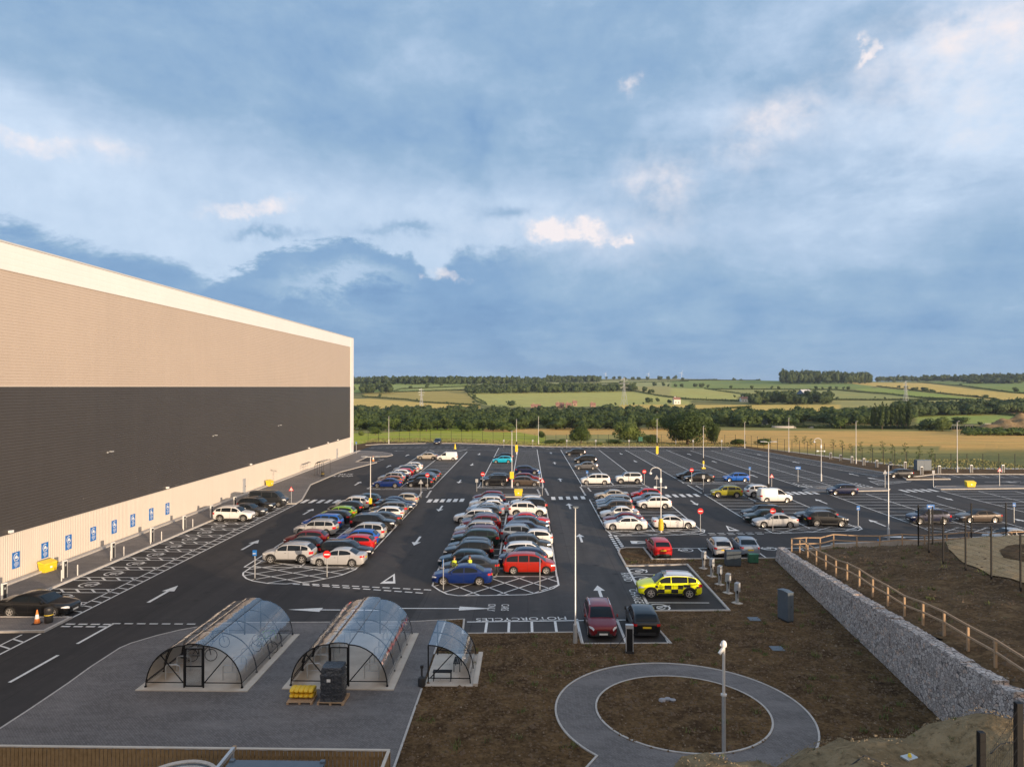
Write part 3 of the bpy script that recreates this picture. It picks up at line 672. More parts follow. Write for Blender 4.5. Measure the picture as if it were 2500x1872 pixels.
# ------------------------------------------------------------------ warehouse
XW = -41.0
wh = thing('warehouse', 'huge windowless warehouse with white, beige and dark grey metal cladding, left of the car park', 'warehouse', (XW, 20, 0))
def wall_part(name, m, z0, z1, y0, y1, pitch, depth, vertical=False, out=0.):
    mb = MB()   # local: x out of the wall, y along it from 20
    prof = []
    a, b = (y0-20, y1-20) if vertical else (z0, z1); n = int((b-a)/pitch); p = (b-a)/n
    for i in range(n):
        s = a+i*p; prof += [(s, 0), (s+p*.62, 0), (s+p*.72, -depth), (s+p*.9, -depth)]
    prof.append((b, 0))
    for (s, d), (s2, d2) in zip(prof, prof[1:]):
        if vertical: mb.add([(out+d, s, z0), (out+d2, s2, z0), (out+d2, s2, z1), (out+d, s, z1)], [(0, 1, 2, 3)])
        else: mb.add([(out+d, y0-20, s), (out+d, y1-20, s), (out+d2, y1-20, s2), (out+d2, y0-20, s2)], [(0, 1, 2, 3)])
    return obj(name, mb, m, wh)
YE = 165.8
wall_part('lower_wall', M['white_wall'], .05, 3.8, 20, 163.1, .24, .045, True)
wall_part('dark_wall', M['dark_wall'], 3.86, 15.5, 20, 163.1, .24, .022)
wall_part('beige_wall', M['beige'], 15.56, 24.6, 20, 163.1, .24, .016)
wall_part('parapet', M['white_trim'], 24.66, 26.75, 20, 163.1, .5, .004, out=.06)
mb = MB(); mb.box(-.3, .03, 0, 143.1, 3.8, 3.86); mb.box(-.3, .03, 0, 143.1, 15.5, 15.56); mb.box(-.3, .05, 0, 143.1, 24.6, 24.66); obj('flashing', mb, M['white_wall'], wh)
mb = MB(); mb.box(-3, .09, 143.1, YE-20, -.05, 26.75); obj('corner_trim', mb, M['white_trim'], wh)
mb = MB(); mb.box(-90, -.28, 0, YE-20-.05, 0, 26.7); obj('shell', mb, M['beige'], wh)
mb = MB(); mb.box(-90.1, .12, -.1, YE-20+.05, 26.76, 26.9); obj('roof', mb, M['roof'], wh)
mb = MB(); mb.box(.02, .10, 0, 143.05, .02, .16); obj('wall_base', mb, M['concrete'], wh)
for y in (101.7, 151.6):
    mb = MB(); mb.box(.005, .06, -.5, .5, .12, 2.25); d = obj('door', mb, M['grey'], wh, loc=(0, y-20, 0))
    mb = MB(); mb.box(.06, .10, -.42, .42, .2, 2.15); mb.box(.1, .16, .25, .31, 1.05, 1.2, 1); obj('door_leaf', mb, [M['grey'], M['black']], d)
def wall_light(y, z, big):
    mb = MB()
    if big: mb.tube((0, 0, 0), (.35, 0, .10), .03); mb.box(.28, .55, -.16, .16, .05, .15); mb.box(0, .05, -.1, .1, -.08, .08)
    else: mb.box(.02, .26, -.16, .16, -.08, .12)
    obj('wall_light', mb, M['signwhite'] if not big else M['grey'], wh, loc=(0, y-20, z))
for y in (68.4, 91.6, 115.8): wall_light(y, 9.1, True)
for y in (55.3, 79.7, 104, 131.9, 144.5, 152): wall_light(y, 4.05, False)
ords = ['nearest', 'second', 'third', 'fourth', 'fifth', 'sixth', 'seventh', 'farthest']
for i, y in enumerate((56.0, 59.4, 62.5, 66.1, 69.5, 72.8, 76.4, 79.9)):
    t = thing('wall_sign', f'blue electric car charging sign on the white warehouse wall, {ords[i]} of the eight', 'sign', (XW, y, 1.65), R(90), 'blue charging signs on the warehouse wall')
    mb = MB(); mb.box(-.4, .4, -.06, -.01, -.64, .64); obj('panel', mb, M['blue'], t)
    g = MB()
    for q_ in ring_poly(0, .24, .25, .31, 60, 420-70, 16): g.add([(-0+x, -.066, z) for x, z in q_], [(0, 1, 2, 3)])
    g.add([(x, -.066, z) for x, z in [(-.17, .12), (.17, .12), (.17, .26), (.10, .28), (.08, .38), (-.08, .38), (-.10, .28), (-.17, .26)]], [tuple(range(8))])
    g.add([(x, -.066, z) for x, z in [(-.2, -.08), (-.06, -.06), (-.1, .06), (-.22, .0)]], [(0, 1, 2, 3)])
    for k, w in enumerate((.17, .27, .26, .2, .12)):
        z = -.17-.085*k
        x = -w
        while x < w-.02: e = min(w, x+.05+.09*abs(math.sin(k*7+x*30))); g.add([(x, -.066, z-.02), (e, -.066, z-.02), (e, -.066, z+.02), (x, -.066, z+.02)], [(0, 1, 2, 3)]); x = e+.025
    obj('pictogram', g, M['signwhite'], t)

# ------------------------------------------------------------------ high ground the view looks from, and the bank on the right
def hz(x, y):
    ye = pw([(-6, 6), (0, 11), (3, 14), (9.5, 14.3), (14, 10), (22, 6), (34, 5.5), (40, 6), (52, 11), (58, 10), (64, 6), (90, 2)], x)
    top = 8.0+.9*sm(2, 9.5, x)+.15*math.sin(x*2.3)+.12*math.sin(y*1.7+x)+.06*math.sin(x*7+y*5)
    z = top-.78*max(0., y-ye)-.85*max(0., 2.0-x)*(1 if y > -60 else 1)
    return z+.05*math.sin(5*x+3*y)
def grid(name, x0, x1, nx, y0, y1, ny, f, m, keep=None):
    mb = MB(); vs = []
    for j in range(ny+1):
        for i in range(nx+1):
            x = lerp(x0, x1, i/nx); y = lerp(y0, y1, j/ny); vs.append((x, y, f(x, y)))
    fs = []
    for j in range(ny):
        for i in range(nx):
            a = j*(nx+1)+i; q_ = (a, a+1, a+nx+2, a+nx+1)
            if keep is None or all(keep(*vs[k]) for k in q_): fs.append(q_)
    mb.add(vs, fs); return struct(name, mb, m, smooth=True)
grid('hill', -8, 100, 216, -70, 32, 204, lambda x, y: hz(x, y), M['gravel'], keep=lambda x, y, z: z > -1.2)
def xw(y): return 16.3+.095*y
def wt(y): return 3.5-(y-28)*.0686
def bz(x, y):
    d = max(0., x-xw(min(y, 63.5)))
    k = sm(69.5, 57, y)
    z = min(wt(min(y, 63.5)), 3.6)-.18+.125*d*k*sm(40, 25, d)+.1*math.sin(x*.9+y*.4)+.05*math.sin(x*2.7-y*1.9)
    z -= (.55*sm(62, 68, y))*sm(0, 4, d)
    return z
def rail_y(x): return 62.3+(x-22.3)*.62 if x < 28 else 65.8+(x-28)*.19
grid('bank', 15.5, 75, 130, 8, 74, 110, lambda x, y: bz(x, y) if y < rail_y(x)+.1 else bz(x, y)-0.0, M['soil2'], keep=lambda x, y, z: x > xw(y)+.35 and y < rail_y(x)+.9 and (y < 63.2 or x > 22.6))
# sandy track on the bank
tr = [(2288, 1316), (2330, 1309), (2400, 1307), (2500, 1306), (2620, 1308), (2620, 1460), (2500, 1423), (2400, 1400), (2325, 1362), (2300, 1337)]
def PB(px, py, dz=0.):
    t = (px-VX)/F; s = (VY-py)/F; y = 20.
    while y < 90:
        if H+s*y <= bz(t*y, y)+dz: break
        y += .15
    return (t*y, y)
bh = PB
def bsheet(name, poly, m, dz): return sheet(name, poly, m, dz, step=1.0, zf=bz)
bsheet('sandy_track', [PB(*p) for p in tr], M['sand'], .09)
bsheet('soil_mound_patch', [PB(*p) for p in ((2419, 1341), (2440, 1330), (2490, 1325), (2560, 1325), (2600, 1350), (2560, 1375), (2480, 1369), (2430, 1358))], M['soil2'], .13)
# concrete step behind the rail
mb = MB()
for i in range(12):
    x = 23+2.6*i; y = rail_y(x)+.8; x2 = x+2.6; y2 = rail_y(x2)+.8; z = .55-.0*i+(.25 if i < 2 else .38 if i < 4 else .45)-.45*(i < 1)
    mb.add([(x, y, -.05), (x2, y2, -.05), (x2, y2+.3, -.05), (x, y+.3, -.05), (x, y, z), (x2, y2, z), (x2, y2+.3, z), (x, y+.3, z)], [(4, 5, 6, 7), (0, 1, 5, 4), (1, 2, 6, 5), (2, 3, 7, 6), (3, 0, 4, 7)])
tag(obj('retaining_kerb', mb, M['kerb']), 'low stepped pale concrete kerb wall behind the timber rail, edging the car park road', 'kerb wall')
# gabion wall
gw = thing('gabion_wall', 'long grey stone gabion wall stepping up towards the camera beside the soil', 'gabion wall', (0, 0, 0))
steps = [64.0, 57.8, 52.7, 49.3, 45.4, 42.0, 39.5, 35.7, 32.1, 29.5, 28.0, 25.5, 23]
for i, (ya, yb) in enumerate(zip(steps, steps[1:])):
    za = wt(ya)+.12+.035*i; zb = wt(yb)+.12
    za = (wt(ya)+wt(yb))/2; zA, zB = za+.02, za+.16
    n = max(4, int((ya-yb)/.22)); K = 9; rg = random.Random(i); vs = []
    for k in range(n+1):
        y = lerp(ya-.006, yb+.006, k/n); x = xw(y); zt_ = lerp(zA-.12, zB+.02, k/n)
        for q_ in range(K): u = q_/(K-1); vs.append((x-.30+.18*u+rg.uniform(-.03, .022)-.03*math.sin(math.pi*((u*2) % 1)), y+rg.uniform(-.03, .03)*(0 < k < n), lerp(-.1, zt_, u)+rg.uniform(-.03, .03)))
        for q_ in range(4): vs.append((x-.10+.65*q_/3, y, zt_+.02+rg.uniform(-.03, .05)))
        vs.append((x+.6, y, -.1))
    W_ = K+5; fs = [tuple(range(W_)), tuple(range(W_*n, W_*n+W_))[::-1]]
    for k in range(n):
        for a in range(W_): fs.append((k*W_+a, k*W_+(a+1) % W_, k*W_+W_+(a+1) % W_, k*W_+W_+a))
    mb = MB().add(vs, fs); obj('stone_basket', mb, M['stone'], gw)
# timber rail
rail = thing('timber_rail', 'pale post and rail timber fence along the top of the gabion wall and bank', 'rail fence', (0, 0, 0))
pts = []
y = 27.0
while y < 61.5: pts.append((xw(y)+1.15, y)); y += 2.3
pts += [(22.9, 62.3)]
pts += [(lerp(22.9, 28, k/3), lerp(62.3, 65.8, k/3)) for k in (1, 2, 3)]
x = 28
while x < 62: x += 2.3; pts.append((x, rail_y(x)))
tops = []
for x, y in pts:
    z = bz(x, y)
    mb = MB(); mb.box(-.05, .05, -.05, .05, -.3, 1.25); obj('post', mb, M['wood'], rail, loc=(x, y, z)); tops.append(Vector((x, y, z)))
for dz in (1.2, .68):
    mb = MB()
    for a, b in zip(tops, tops[1:]):
        d = (b-a).normalized(); n = Vector((-d.y, d.x, 0))*.035
        for s, e in ((a, b),):
            s = s+Vector((0, 0, dz)); e = e+Vector((0, 0, dz)); u = Vector((0, 0, .045))
            vs = [s-n-u, s+n-u, s+n+u, s-n+u, e-n-u, e+n-u, e+n+u, e-n+u]
            mb.add(vs, [(0, 1, 2, 3), (7, 6, 5, 4), (0, 4, 5, 1), (1, 5, 6, 2), (2, 6, 7, 3), (3, 7, 4, 0)])
    obj('rail', mb, M['wood'], rail)
# black mesh fences
def mesh_fence(name, label, pts3, h, pr, wires=8, wr=.008, vert=0, group=None, vr=.002):
    t = thing(name, label, 'mesh fence', tuple(pts3[0]), 0, group); o = Vector(pts3[0])
    for p in pts3:
        mb = MB(); mb.box(-pr, pr, -pr, pr, -.5, h); obj('post', mb, M['black'], t, loc=Vector(p)-o)
    mb = MB()
    for a, b in zip(pts3, pts3[1:]):
        a = Vector(a)-o; b = Vector(b)-o
        for k in range(wires): z = Vector((0, 0, .1+(h-.2)*k/(wires-1))); mb.tube(a+z, b+z, wr, n=3)
        for k in range(1, vert):
            p = a.lerp(b, k/vert); mb.tube(p+Vector((0, 0, .05)), p+Vector((0, 0, h-.05)), vr, n=3)
    obj('mesh', mb, M['black'], t); return t
q = []
for px, py, Y in ((2229, 1329, 59), (2254, 1344, 56), (2288, 1368, 52), (2341, 1387, 49), (2402, 1411, 46), (2471, 1440, 43), (2552, 1474, 40)):
    X = (px-VX)/F*Y; q.append((X, Y, bz(X, Y)))
mesh_fence('mesh_fence', 'tall black mesh fence on the soil bank, between timber rail and sandy track', q, 3.4, .04, 12, .006, 30, vr=.003)
q = []
for px, Y in ((2229, 59), (2263, 60.5), (2355, 62), (2437, 62.5), (2530, 63)):
    X = (px-VX)/F*Y; q.append((X, Y, bz(X, Y)))
mesh_fence('mesh_fence', 'black mesh fence behind the sandy track, before the blue and brown cars', q, 3.2, .04, 12, .006, 30, vr=.003)
mesh_fence('mesh_fence', 'black mesh fence on the gravel rise in the bottom right corner, right in front', [(4.6, 8.3, 7.6), (7.46, 11, 8.0), (10.4, 11.4, 8.2), (13.3, 12, 8)], 2.7, .045, 14, .003, 40)
mb = MB(); mb.box(-.045, .045, -.045, .045, -.5, 1.75); o = obj('fence_post', mb, M['black'], loc=(6.9, 11.0, 8.5)); tag(o, 'short black fence post standing alone on the gravel rise', 'post')
k = MB()   # drainage pipe and cable on the rise
pth = [Vector((x, y, hz(x, y)+.03)) for x, y in [(3+.35*i, 13.0+.15*math.sin(i*.9)) for i in range(20)]]
k.path(pth, .012); tag(obj('cable', k, M['blackp']), 'thin dark cable snaking over the gravel rise in the foreground', 'cable')
for x, y, lab in ((4.55, 13.35, 'small galvanised plate with a yellow cap on the gravel rise, left one'), (7.2, 13.6, 'small galvanised plate with a yellow cap on the gravel rise, right one')):
    t = thing('survey_marker', lab, 'marker', (x, y, hz(x, y)+.02), .4, 'yellow capped markers')
    mb = MB(); mb.box(-.14, .14, -.09, .09, 0, .03); obj('plate', mb, M['galv'], t); mb = MB(); mb.lathe([(.03, 0), (.035, .05), (.02, .09)]); obj('cap', mb, M['yellow'], t)
# far perimeter fence
q = [(x, 203.5 if x < 30 else 203.5, zt(x, 203.5)) for x in [-46+3*i for i in range(36)]]
mesh_fence('perimeter_fence', 'tall black mesh perimeter fence along the far edge of the car park', [tuple(p) for p in q], 3.1, .04, 5, .012)
q = [(lerp(61, 75, i/20), lerp(201, 138, i/20)) for i in range(21)]+[(75+3*i, 138-.02*i) for i in range(1, 16)]
mesh_fence('perimeter_fence', 'black mesh perimeter fence down the right side of the car park beside the saplings', [(x, y, zt(x, y)) for x, y in q], 3.1, .04, 5, .012)
# timber fence at the bottom
tf = thing('timber_fence', 'brown close boarded timber fence with pale capping along the front edge of the paved yard', 'fence', (-27, 26.8, 0))
mb = MB(); x = 0.
while x < 21.7:
    w = .145; mb.box(x, x+w-.012, -.02+random.uniform(-.006, .006), .012, 0, 1.72+random.uniform(-.02, .012)); x += w+.012
obj('boards', mb, M['brownwood'], tf)
mb = MB(); mb.box(0, 21.75, .016, .05, .35, .45); mb.box(0, 21.75, .016, .05, 1.4, 1.5); obj('back_rail', mb, M['brownwood'], tf)
mb = MB(); mb.box(0, 21.78, -.05, .07, 1.75, 1.79); obj('capping', mb, M['concrete'], tf)
mb = MB()
x = 0.
mb.box(21.72, 21.76, -6, -.055, 0, 1.74); obj('return_boards', mb, M['brownwood'], tf)
mb = MB(); mb.box(21.68, 21.8, -6, -.055, 1.75, 1.79); obj('return_capping', mb, M['concrete'], tf)
t = thing('storage_container', 'blue grey steel storage container behind the brown timber fence, only its roof showing', 'container', (-8.85, 23.2, 0))
mb = MB(); mb.box(-1.65, 1.65, -1.8, 1.8, .1, 2.2); obj('body', mb, M['bluegrey'], t)
mb = MB(); mb.box(-1.7, 1.7, -1.85, 1.85, 2.203, 2.27); [mb.box(x, x+.16, 1.68, 1.84, 2.272, 2.33) for x in (-1.69, 1.53)]; obj('roof', mb, M['bluegrey'], t)
t = thing('water_tank', 'round tank with a pale curved rim beside the blue grey container', 'tank', (-12.0, 24.0, 0))
mb = MB(); mb.lathe([(1.35, 0), (1.35, 2.0), (1.25, 2.0), (1.2, 1.75)], 40); obj('shell', mb, M['bluegrey'], t)
mb = MB(); mb.lathe([(1.36, 1.95), (1.42, 2.03), (1.36, 2.1), (1.27, 2.05), (1.3, 1.96)], 40); obj('rim', mb, M['kerb'], t)
t = thing('steel_beam_frame', 'galvanised steel beam rising from beside the container to the top of the timber fence', 'steel frame', (-10.85, 25.9, 0))
mb = MB(); mb.box(-.06, .06, -4.5, .1, 2.1, 2.24); obj('beam', mb, M['galv'], t); mb = MB(); mb.box(-.05, .05, -.05, .05, 0, 2.1); obj('upright', mb, M['galv'], t); mb = MB(); mb.box(-.06, .06, .1, .22, 2.1, 2.24); obj('end_cap', mb, M['wood'], t)

# ------------------------------------------------------------------ shelters
def bike_shelter(x0, y0, label, nr=5, sp=1.95):
    t = thing('cycle_shelter', label, 'cycle shelter', (x0, y0, .03), 0, 'cycle shelters on the paved yard'); Wd = 5.0; hw = Wd/2; Lg = sp*(nr-1)
    mb = MB(); mb.box(-hw-.35, hw+.4, -.35, Lg+.15, -.02, .05); obj('slab', mb, M['concrete'], t)
    def half(s): return [(s*(.5+(hw-.5)*math.cos(R(90*k/10))), 2.12*math.sin(R(90*k/10))+.06) for k in range(11)]
    for i in range(nr):
        y = i*sp
        for s in (-1, 1):
            mb = MB(); mb.path([(x, y, z) for x, z in half(s)], .032, 6); mb.box(s*hw-.05, s*hw+.05, y-.05, y+.05, .052, .12); obj('hoop', mb, M['black'], t)
        mb = MB(); mb.path([(.5*math.cos(R(a)), y, 2.18+.1*math.sin(R(a))) for a in range(0, 181, 30)], .03, 6); obj('ridge_hoop', mb, M['black'], t)
    for s in (-1, 1):
        mb = MB(); h = half(s)
        for (xa, za), (xb, zb) in zip(h, h[1:]): mb.add([(xa+s*.03, 0, za+.02), (xa+s*.03, Lg, za+.02), (xb+s*.03, Lg, zb+.02), (xb+s*.03, 0, zb+.02)], [(0, 1, 2, 3)])
        obj('side_sheet', mb, M['sheet'], t, smooth=True)
        mb = MB()
        for f in (0.0, .33, .62): pass
        mb.tube((s*.5, 0, 2.18), (s*.5, Lg, 2.18), .028); mb.tube((s*(hw-.02), 0, .3), (s*(hw-.02), Lg, .3), .02)
        mb.tube((s*2.05, 0, 1.4), (s*2.05, Lg, 1.4), .018)
        obj('purlin', mb, M['black'], t)
        for y in (0, Lg):    # end braces
            mb = MB(); mb.tube((s*.55, y, .3), (s*1.75, y, 1.72), .03); mb.tube((s*.5, y, .3), (s*(hw-.05), y, .3), .025); mb.tube((s*.5, y, .05), (s*.5, y, 2.2), .045); obj('end_frame', mb, M['black'], t)
    mb = MB()
    for a, b in zip(range(0, 180, 30), range(30, 181, 30)):
        p, q_ = [(.54*math.cos(R(v)), 2.22+.1*math.sin(R(v))) for v in (a, b)]; mb.add([(p[0], -.05, p[1]), (p[0], Lg+.1, p[1]), (q_[0], Lg+.1, q_[1]), (q_[0], -.05, q_[1])], [(0, 1, 2, 3)])
    obj('ridge_sheet', mb, M['sheet'], t, smooth=True)
    for y in (0,):
        mb = MB(); mb.box(-.46, -.40, y-.02, y+.02, .1, 2.05); mb.box(.40, .46, y-.02, y+.02, .1, 2.05)
        for z in (.1, 1.1, 2.0): mb.box(-.4, .4, y-.02, y+.02, z, z+.06)
        g = obj('gate', mb, M['black'], t); mb = MB()
        for k in range(1, 14): mb.tube((-.4+.8*k/14, y, .15), (-.4+.8*k/14, y, 2.0), .007, n=3)
        for k in range(1, 32): mb.tube((-.4, y, .1+1.9*k/32), (.4, y, .1+1.9*k/32), .007, n=3)
        obj('gate_mesh', mb, M['black'], g)
    return t
bike_shelter(-17.15, 36.15, 'left of the two long arched clear plastic cycle shelters, with bicycles inside')
bike_shelter(-9.75, 36.5, 'right of the two long arched clear plastic cycle shelters, behind the wrapped pallet')
h0 = None
def hoop_stand(x, y, side, sh, i):
    global h0
    lab = f'galvanised cycle stand in the {sh} shelter, {["nearest","second","third","fourth","fifth","farthest"][i]} of its {side} row'
    if h0 is None:
        mb = MB(); mb.path([(-.38, 0, 0), (-.38, 0, .68), (-.33, 0, .76), (-.25, 0, .8), (.25, 0, .8), (.33, 0, .76), (.38, 0, .68), (.38, 0, 0)], .036, 6); mb.tube((-.38, 0, .42), (.38, 0, .42), .015, n=5)
        h0 = obj('cycle_stand', mb, M['galv'], loc=(x, y, .08)); tag(h0, lab, 'cycle stand', 'cycle stands inside the shelters')
    else: dup(h0, (x, y, .08), 0, lab)
for sh, cx, y0 in (('left', -17.15, 36.15), ('right', -9.75, 36.5)):
    for side, dx in (('left', -1.55), ('right', 1.5)):
        for i in range(6): hoop_stand(cx+dx, y0+.9+1.2*i, side, sh, i)
def bicycle(x, y, z, rot, col, label):
    t = thing('bicycle', label, 'bicycle', (x, y, z), rot, 'bicycles in the left shelter'); mm = mat('bicycle_paint', col, .35)
    for wx in (-.52, .52):
        mb = MB(); mb.path([(wx+.33*math.cos(R(a)), 0, .34+.33*math.sin(R(a))) for a in range(0, 361, 24)], .02, 5); w = obj('wheel', mb, M['tyre'], t)
        mb = MB(); [mb.tube((wx, 0, .34), (wx+.31*math.cos(R(a)), 0, .34+.31*math.sin(R(a))), .004, n=3) for a in range(0, 360, 45)]; obj('spokes', mb, M['galv'], w)
    mb = MB(); A, B, C_, D = (-.52, 0, .34), (-.12, 0, .32), (-.22, 0, .82), (.38, 0, .86)
    for p, q_ in ((A, B), (A, C_), (B, C_), (B, D), (C_, D), (D, (.52, 0, .34))): mb.tube(p, q_, .02, n=5)
    obj('frame', mb, mm, t)
    mb = MB(); mb.tube((.38, 0, .86), (.35, 0, 1.0), .015); mb.tube((.35, -.28, 1.0), (.35, .28, 1.0), .015); obj('handlebar', mb, M['black'], t)
    mb = MB(); mb.tube((-.22, 0, .82), (-.25, 0, .93), .014); mb.box(-.38, -.12, -.06, .06, .93, .97); obj('saddle', mb, M['black'], t)
for x, y, rot, col, lab in ((-18.35, 39.6, .1, (.03, .03, .04), 'black bicycle on a stand in the left shelter, nearer one of its left row'),
    (-18.5, 41.8, -.1, (.04, .05, .08), 'dark blue bicycle at the far end of the left row in the left shelter'),
    (-15.6, 42.2, .2, (.25, .55, .04), 'lime green bicycle at the far end of the right row in the left shelter'),
    (-15.3, 41.0, -.2, (.03, .03, .03), 'black bicycle leaning beside the lime green one in the left shelter')): bicycle(x, y, .08, rot, col, lab)
sh = thing('smoking_shelter', 'small half arched clear plastic shelter with benches, at the right edge of the paving', 'shelter', (-5.2, 37.0, .03))
mb = MB(); mb.box(-.15, 2.35, -.35, 4.05, -.02, .05); mb.box(2.35, 2.6, -.3, 4.1, -.02, .16); obj('slab', mb, M['concrete'], sh)
cur = [(2.2-2.2*math.cos(R(90*0+0))*0, 0)]
cur = [(2.2*math.sin(R(90*k/10)), 1.95*math.cos(R(90*k/10))+.05) for k in range(11)]
mb = MB()
for (xa, za), (xb, zb) in zip(cur, cur[1:]): mb.add([(xa, 0, za+.03), (xa, 3.9, za+.03), (xb, 3.9, zb+.03), (xb, 0, zb+.03)], [(0, 1, 2, 3)])
obj('roof_sheet', mb, M['sheet'], sh, smooth=True)
for y in (0, 1.95, 3.9):
    mb = MB(); mb.path([(x, y, z) for x, z in cur], .032, 6); obj('hoop', mb, M['black'], sh)
    if y != 1.95: mb = MB(); mb.tube((0, y, .05), (0, y, 2.0), .035); obj('post', mb, M['black'], sh)
mb = MB(); mb.tube((0, 0, .3), (2.15, 0, .3), .025); mb.tube((.1, 0, .3), (1.3, 0, 1.6), .028); mb.tube((0, 3.9, .3), (2.15, 3.9, .3), .025); mb.tube((.1, 3.9, .3), (1.3, 3.9, 1.6), .028); mb.tube((0, 0, 2.0), (0, 3.9, 2.0), .028); obj('end_frame', mb, M['black'], sh)
def bench(x, y, rot, lab):
    t = thing('bench', lab, 'bench', (x, y, .08), rot, 'benches in the smoking shelter')
    mb = MB(); [mb.box(-.5, .5, -.18+.1*k, -.1+.1*k, .45, .48) for k in range(4)]; obj('seat', mb, M['black'], t)
    for s in (-1, 1): mb = MB(); mb.path([(s*.45, -.16, 0), (s*.45, -.16, .44), (s*.45, .16, .44), (s*.45, .16, 0)], .022, 5); obj('leg', mb, M['black'], t)
bench(-4.5, 37.35, 0, 'black slatted bench just inside the open end of the smoking shelter')
bench(-3.85, 38.9, R(90), 'black slatted bench along the curved side of the smoking shelter')
t = thing('smoking_bin', 'black free standing ashtray bin with a tall neck beside the smoking shelter', 'ashtray bin', (-5.5, 36.75, .03))
mb = MB(); mb.lathe([(.2, 0), (.21, .3), (.18, .42), (.06, .5)]); obj('base', mb, M['blackp'], t, smooth=True); mb = MB(); mb.lathe([(.05, .48), (.045, .9), (.09, .92), (.09, 1.05), (.03, 1.08)]); obj('neck', mb, M['blackp'], t, smooth=True)
# pallets
def pallet(x, y, rot, w, d, lab):
    t = thing('pallet', lab, 'pallet', (x, y, .035), rot, 'pallets in front of the right shelter')
    mb = MB(); [mb.box(-w/2, w/2, -d/2+(d-.1)*k/7, -d/2+(d-.1)*k/7+.09, .1, .125) for k in range(8)]; obj('deck', mb, M['wood'], t)
    for k in (-1, 0, 1): mb = MB(); mb.box(k*(w/2-.05)-.05, k*(w/2-.05)+.05, -d/2, d/2, 0, .098); obj('bearer', mb, M['wood'], t)
pallet(-11.15, 34.9, .03, 1.25, 1.0, 'pale wooden pallet carrying the yellow drums'); pallet(-9.6, 34.95, -.03, 1.3, 1.15, 'wooden pallet under the tall black shrink wrapped stack')
t = thing('yellow_bag_stack', 'row of bright yellow padded rolls stacked on a pale pallet', 'barrier rolls', (-11.15, 35.05, .165)); t.scale = (1, 1, .8)
for k in range(5):
    mb = MB(); mb.lathe([(.16, -.12), (.21, -.08), (.22, 0), (.21, .08), (.16, .12)], 12); o = obj('roll', mb, M['ywrap'], t, smooth=True, loc=(-.47+.235*k, 0, .17)); o.rotation_euler.y = R(90); o.scale = (.72, 1.9, 1)
for k in range(5):
    mb = MB(); mb.lathe([(.16, -.12), (.21, -.08), (.22, 0), (.21, .08), (.16, .12)], 12); o = obj('roll', mb, M['ywrap'], t, smooth=True, loc=(-.47+.235*k, .0, .46)); o.rotation_euler.y = R(90); o.scale = (.68, 1.8, 1)
mb = MB(); rr = random.Random(4); NN = 24; rows_ = []
for j in range(15):
    z = 1.62*j/14; ring = []
    for i in range(NN):
        a = 2*math.pi*i/NN; c_, s_ = math.cos(a), math.sin(a); k = 1/max(abs(c_), abs(s_))**.82
        rad = .56*k*(1+.035*math.sin(j*2.4+1)*1+rr.uniform(-.03, .03))*(1-.10*sm(1.2, 1.62, z)); ring.append((rad*c_, rad*s_*.88, z))
    rows_.append(ring)
vs = [p for r_ in rows_ for p in r_]; fs = [(j*NN+i, j*NN+(i+1) % NN, (j+1)*NN+(i+1) % NN, (j+1)*NN+i) for j in range(14) for i in range(NN)]+[tuple(14*NN+i for i in range(NN))]
M['wrap'] = mat('black_shrink_wrap', (.022, .025, .03), .22, spec=.8, noise=(7, (.05, .055, .065)), bump=(9, .9, .06))
mb.add(vs, fs); o = obj('wrapped_stack', mb, M['wrap'], smooth=True, loc=(-9.6, 34.95, .165)); tag(o, 'tall stack wrapped in glossy black plastic film before the right shelter\'s gate', 'wrapped stack')
mb = MB(); mb.box(-.09, .09, -.012, 0, -.07, .07); o2 = obj('paper_label', mb, M['signwhite'], o, loc=(-.1, -.545, 1.05))

# ------------------------------------------------------------------ bus shelter
bs = thing('bus_shelter', 'brown framed open bus shelter on the footway by the warehouse', 'bus shelter', (-36.9, 122.2, .1))
for y in (0, 1.4, 2.8, 4.2):
    mb = MB(); mb.path([(0, y, 0), (0, y, 1.7), (.15, y, 2.15), (.5, y, 2.4), (1.5, y, 2.45)], .035, 6); obj('frame', mb, M['blackp'], bs)
mb = MB(); [mb.tube((0, 0, z), (0, 4.2, z), .025) for z in (.5, 1.1, 1.7)]; mb.tube((1.5, 0, 2.45), (1.5, 4.2, 2.45), .03); mb.tube((.5, 0, 2.4), (.5, 4.2, 2.4), .03); mb.tube((1.5, 0, 0), (1.5, 0, 2.45), .03); mb.tube((1.5, 4.2, 0), (1.5, 4.2, 2.45), .03); obj('rail', mb, M['blackp'], bs)
mb = MB(); mb.add([(.05, 0, 2.0), (.05, 4.2, 2.0), (.5, 4.2, 2.44), (.5, 0, 2.44)], [(0, 1, 2, 3)]); mb.add([(.5, 0, 2.44), (.5, 4.2, 2.44), (1.5, 4.2, 2.49), (1.5, 0, 2.49)], [(0, 1, 2, 3)]); obj('roof_sheet', mb, M['sheet'], bs)
def litter_bin(x, y, lab, h=.95, r=.26, z=.1):
    t = thing('litter_bin', lab, 'litter bin', (x, y, z)); mb = MB(); mb.lathe([(r*.92, 0), (r, .05), (r, h*.8), (r*1.05, h*.82), (r*1.05, h*.88), (r*.95, h)], 16); obj('body', mb, M['blackp'], t, smooth=True)
    mb = MB(); mb.lathe([(r*1.02, h*.52), (r*1.03, h*.53), (r*1.02, h*.56)], 16); obj('band', mb, M['yellow'], t)
litter_bin(-35.2, 121.2, 'black round litter bin in front of the bus shelter'); litter_bin(-31.35, 45.85, 'black round litter bin on the kerbed island next to the traffic cone')
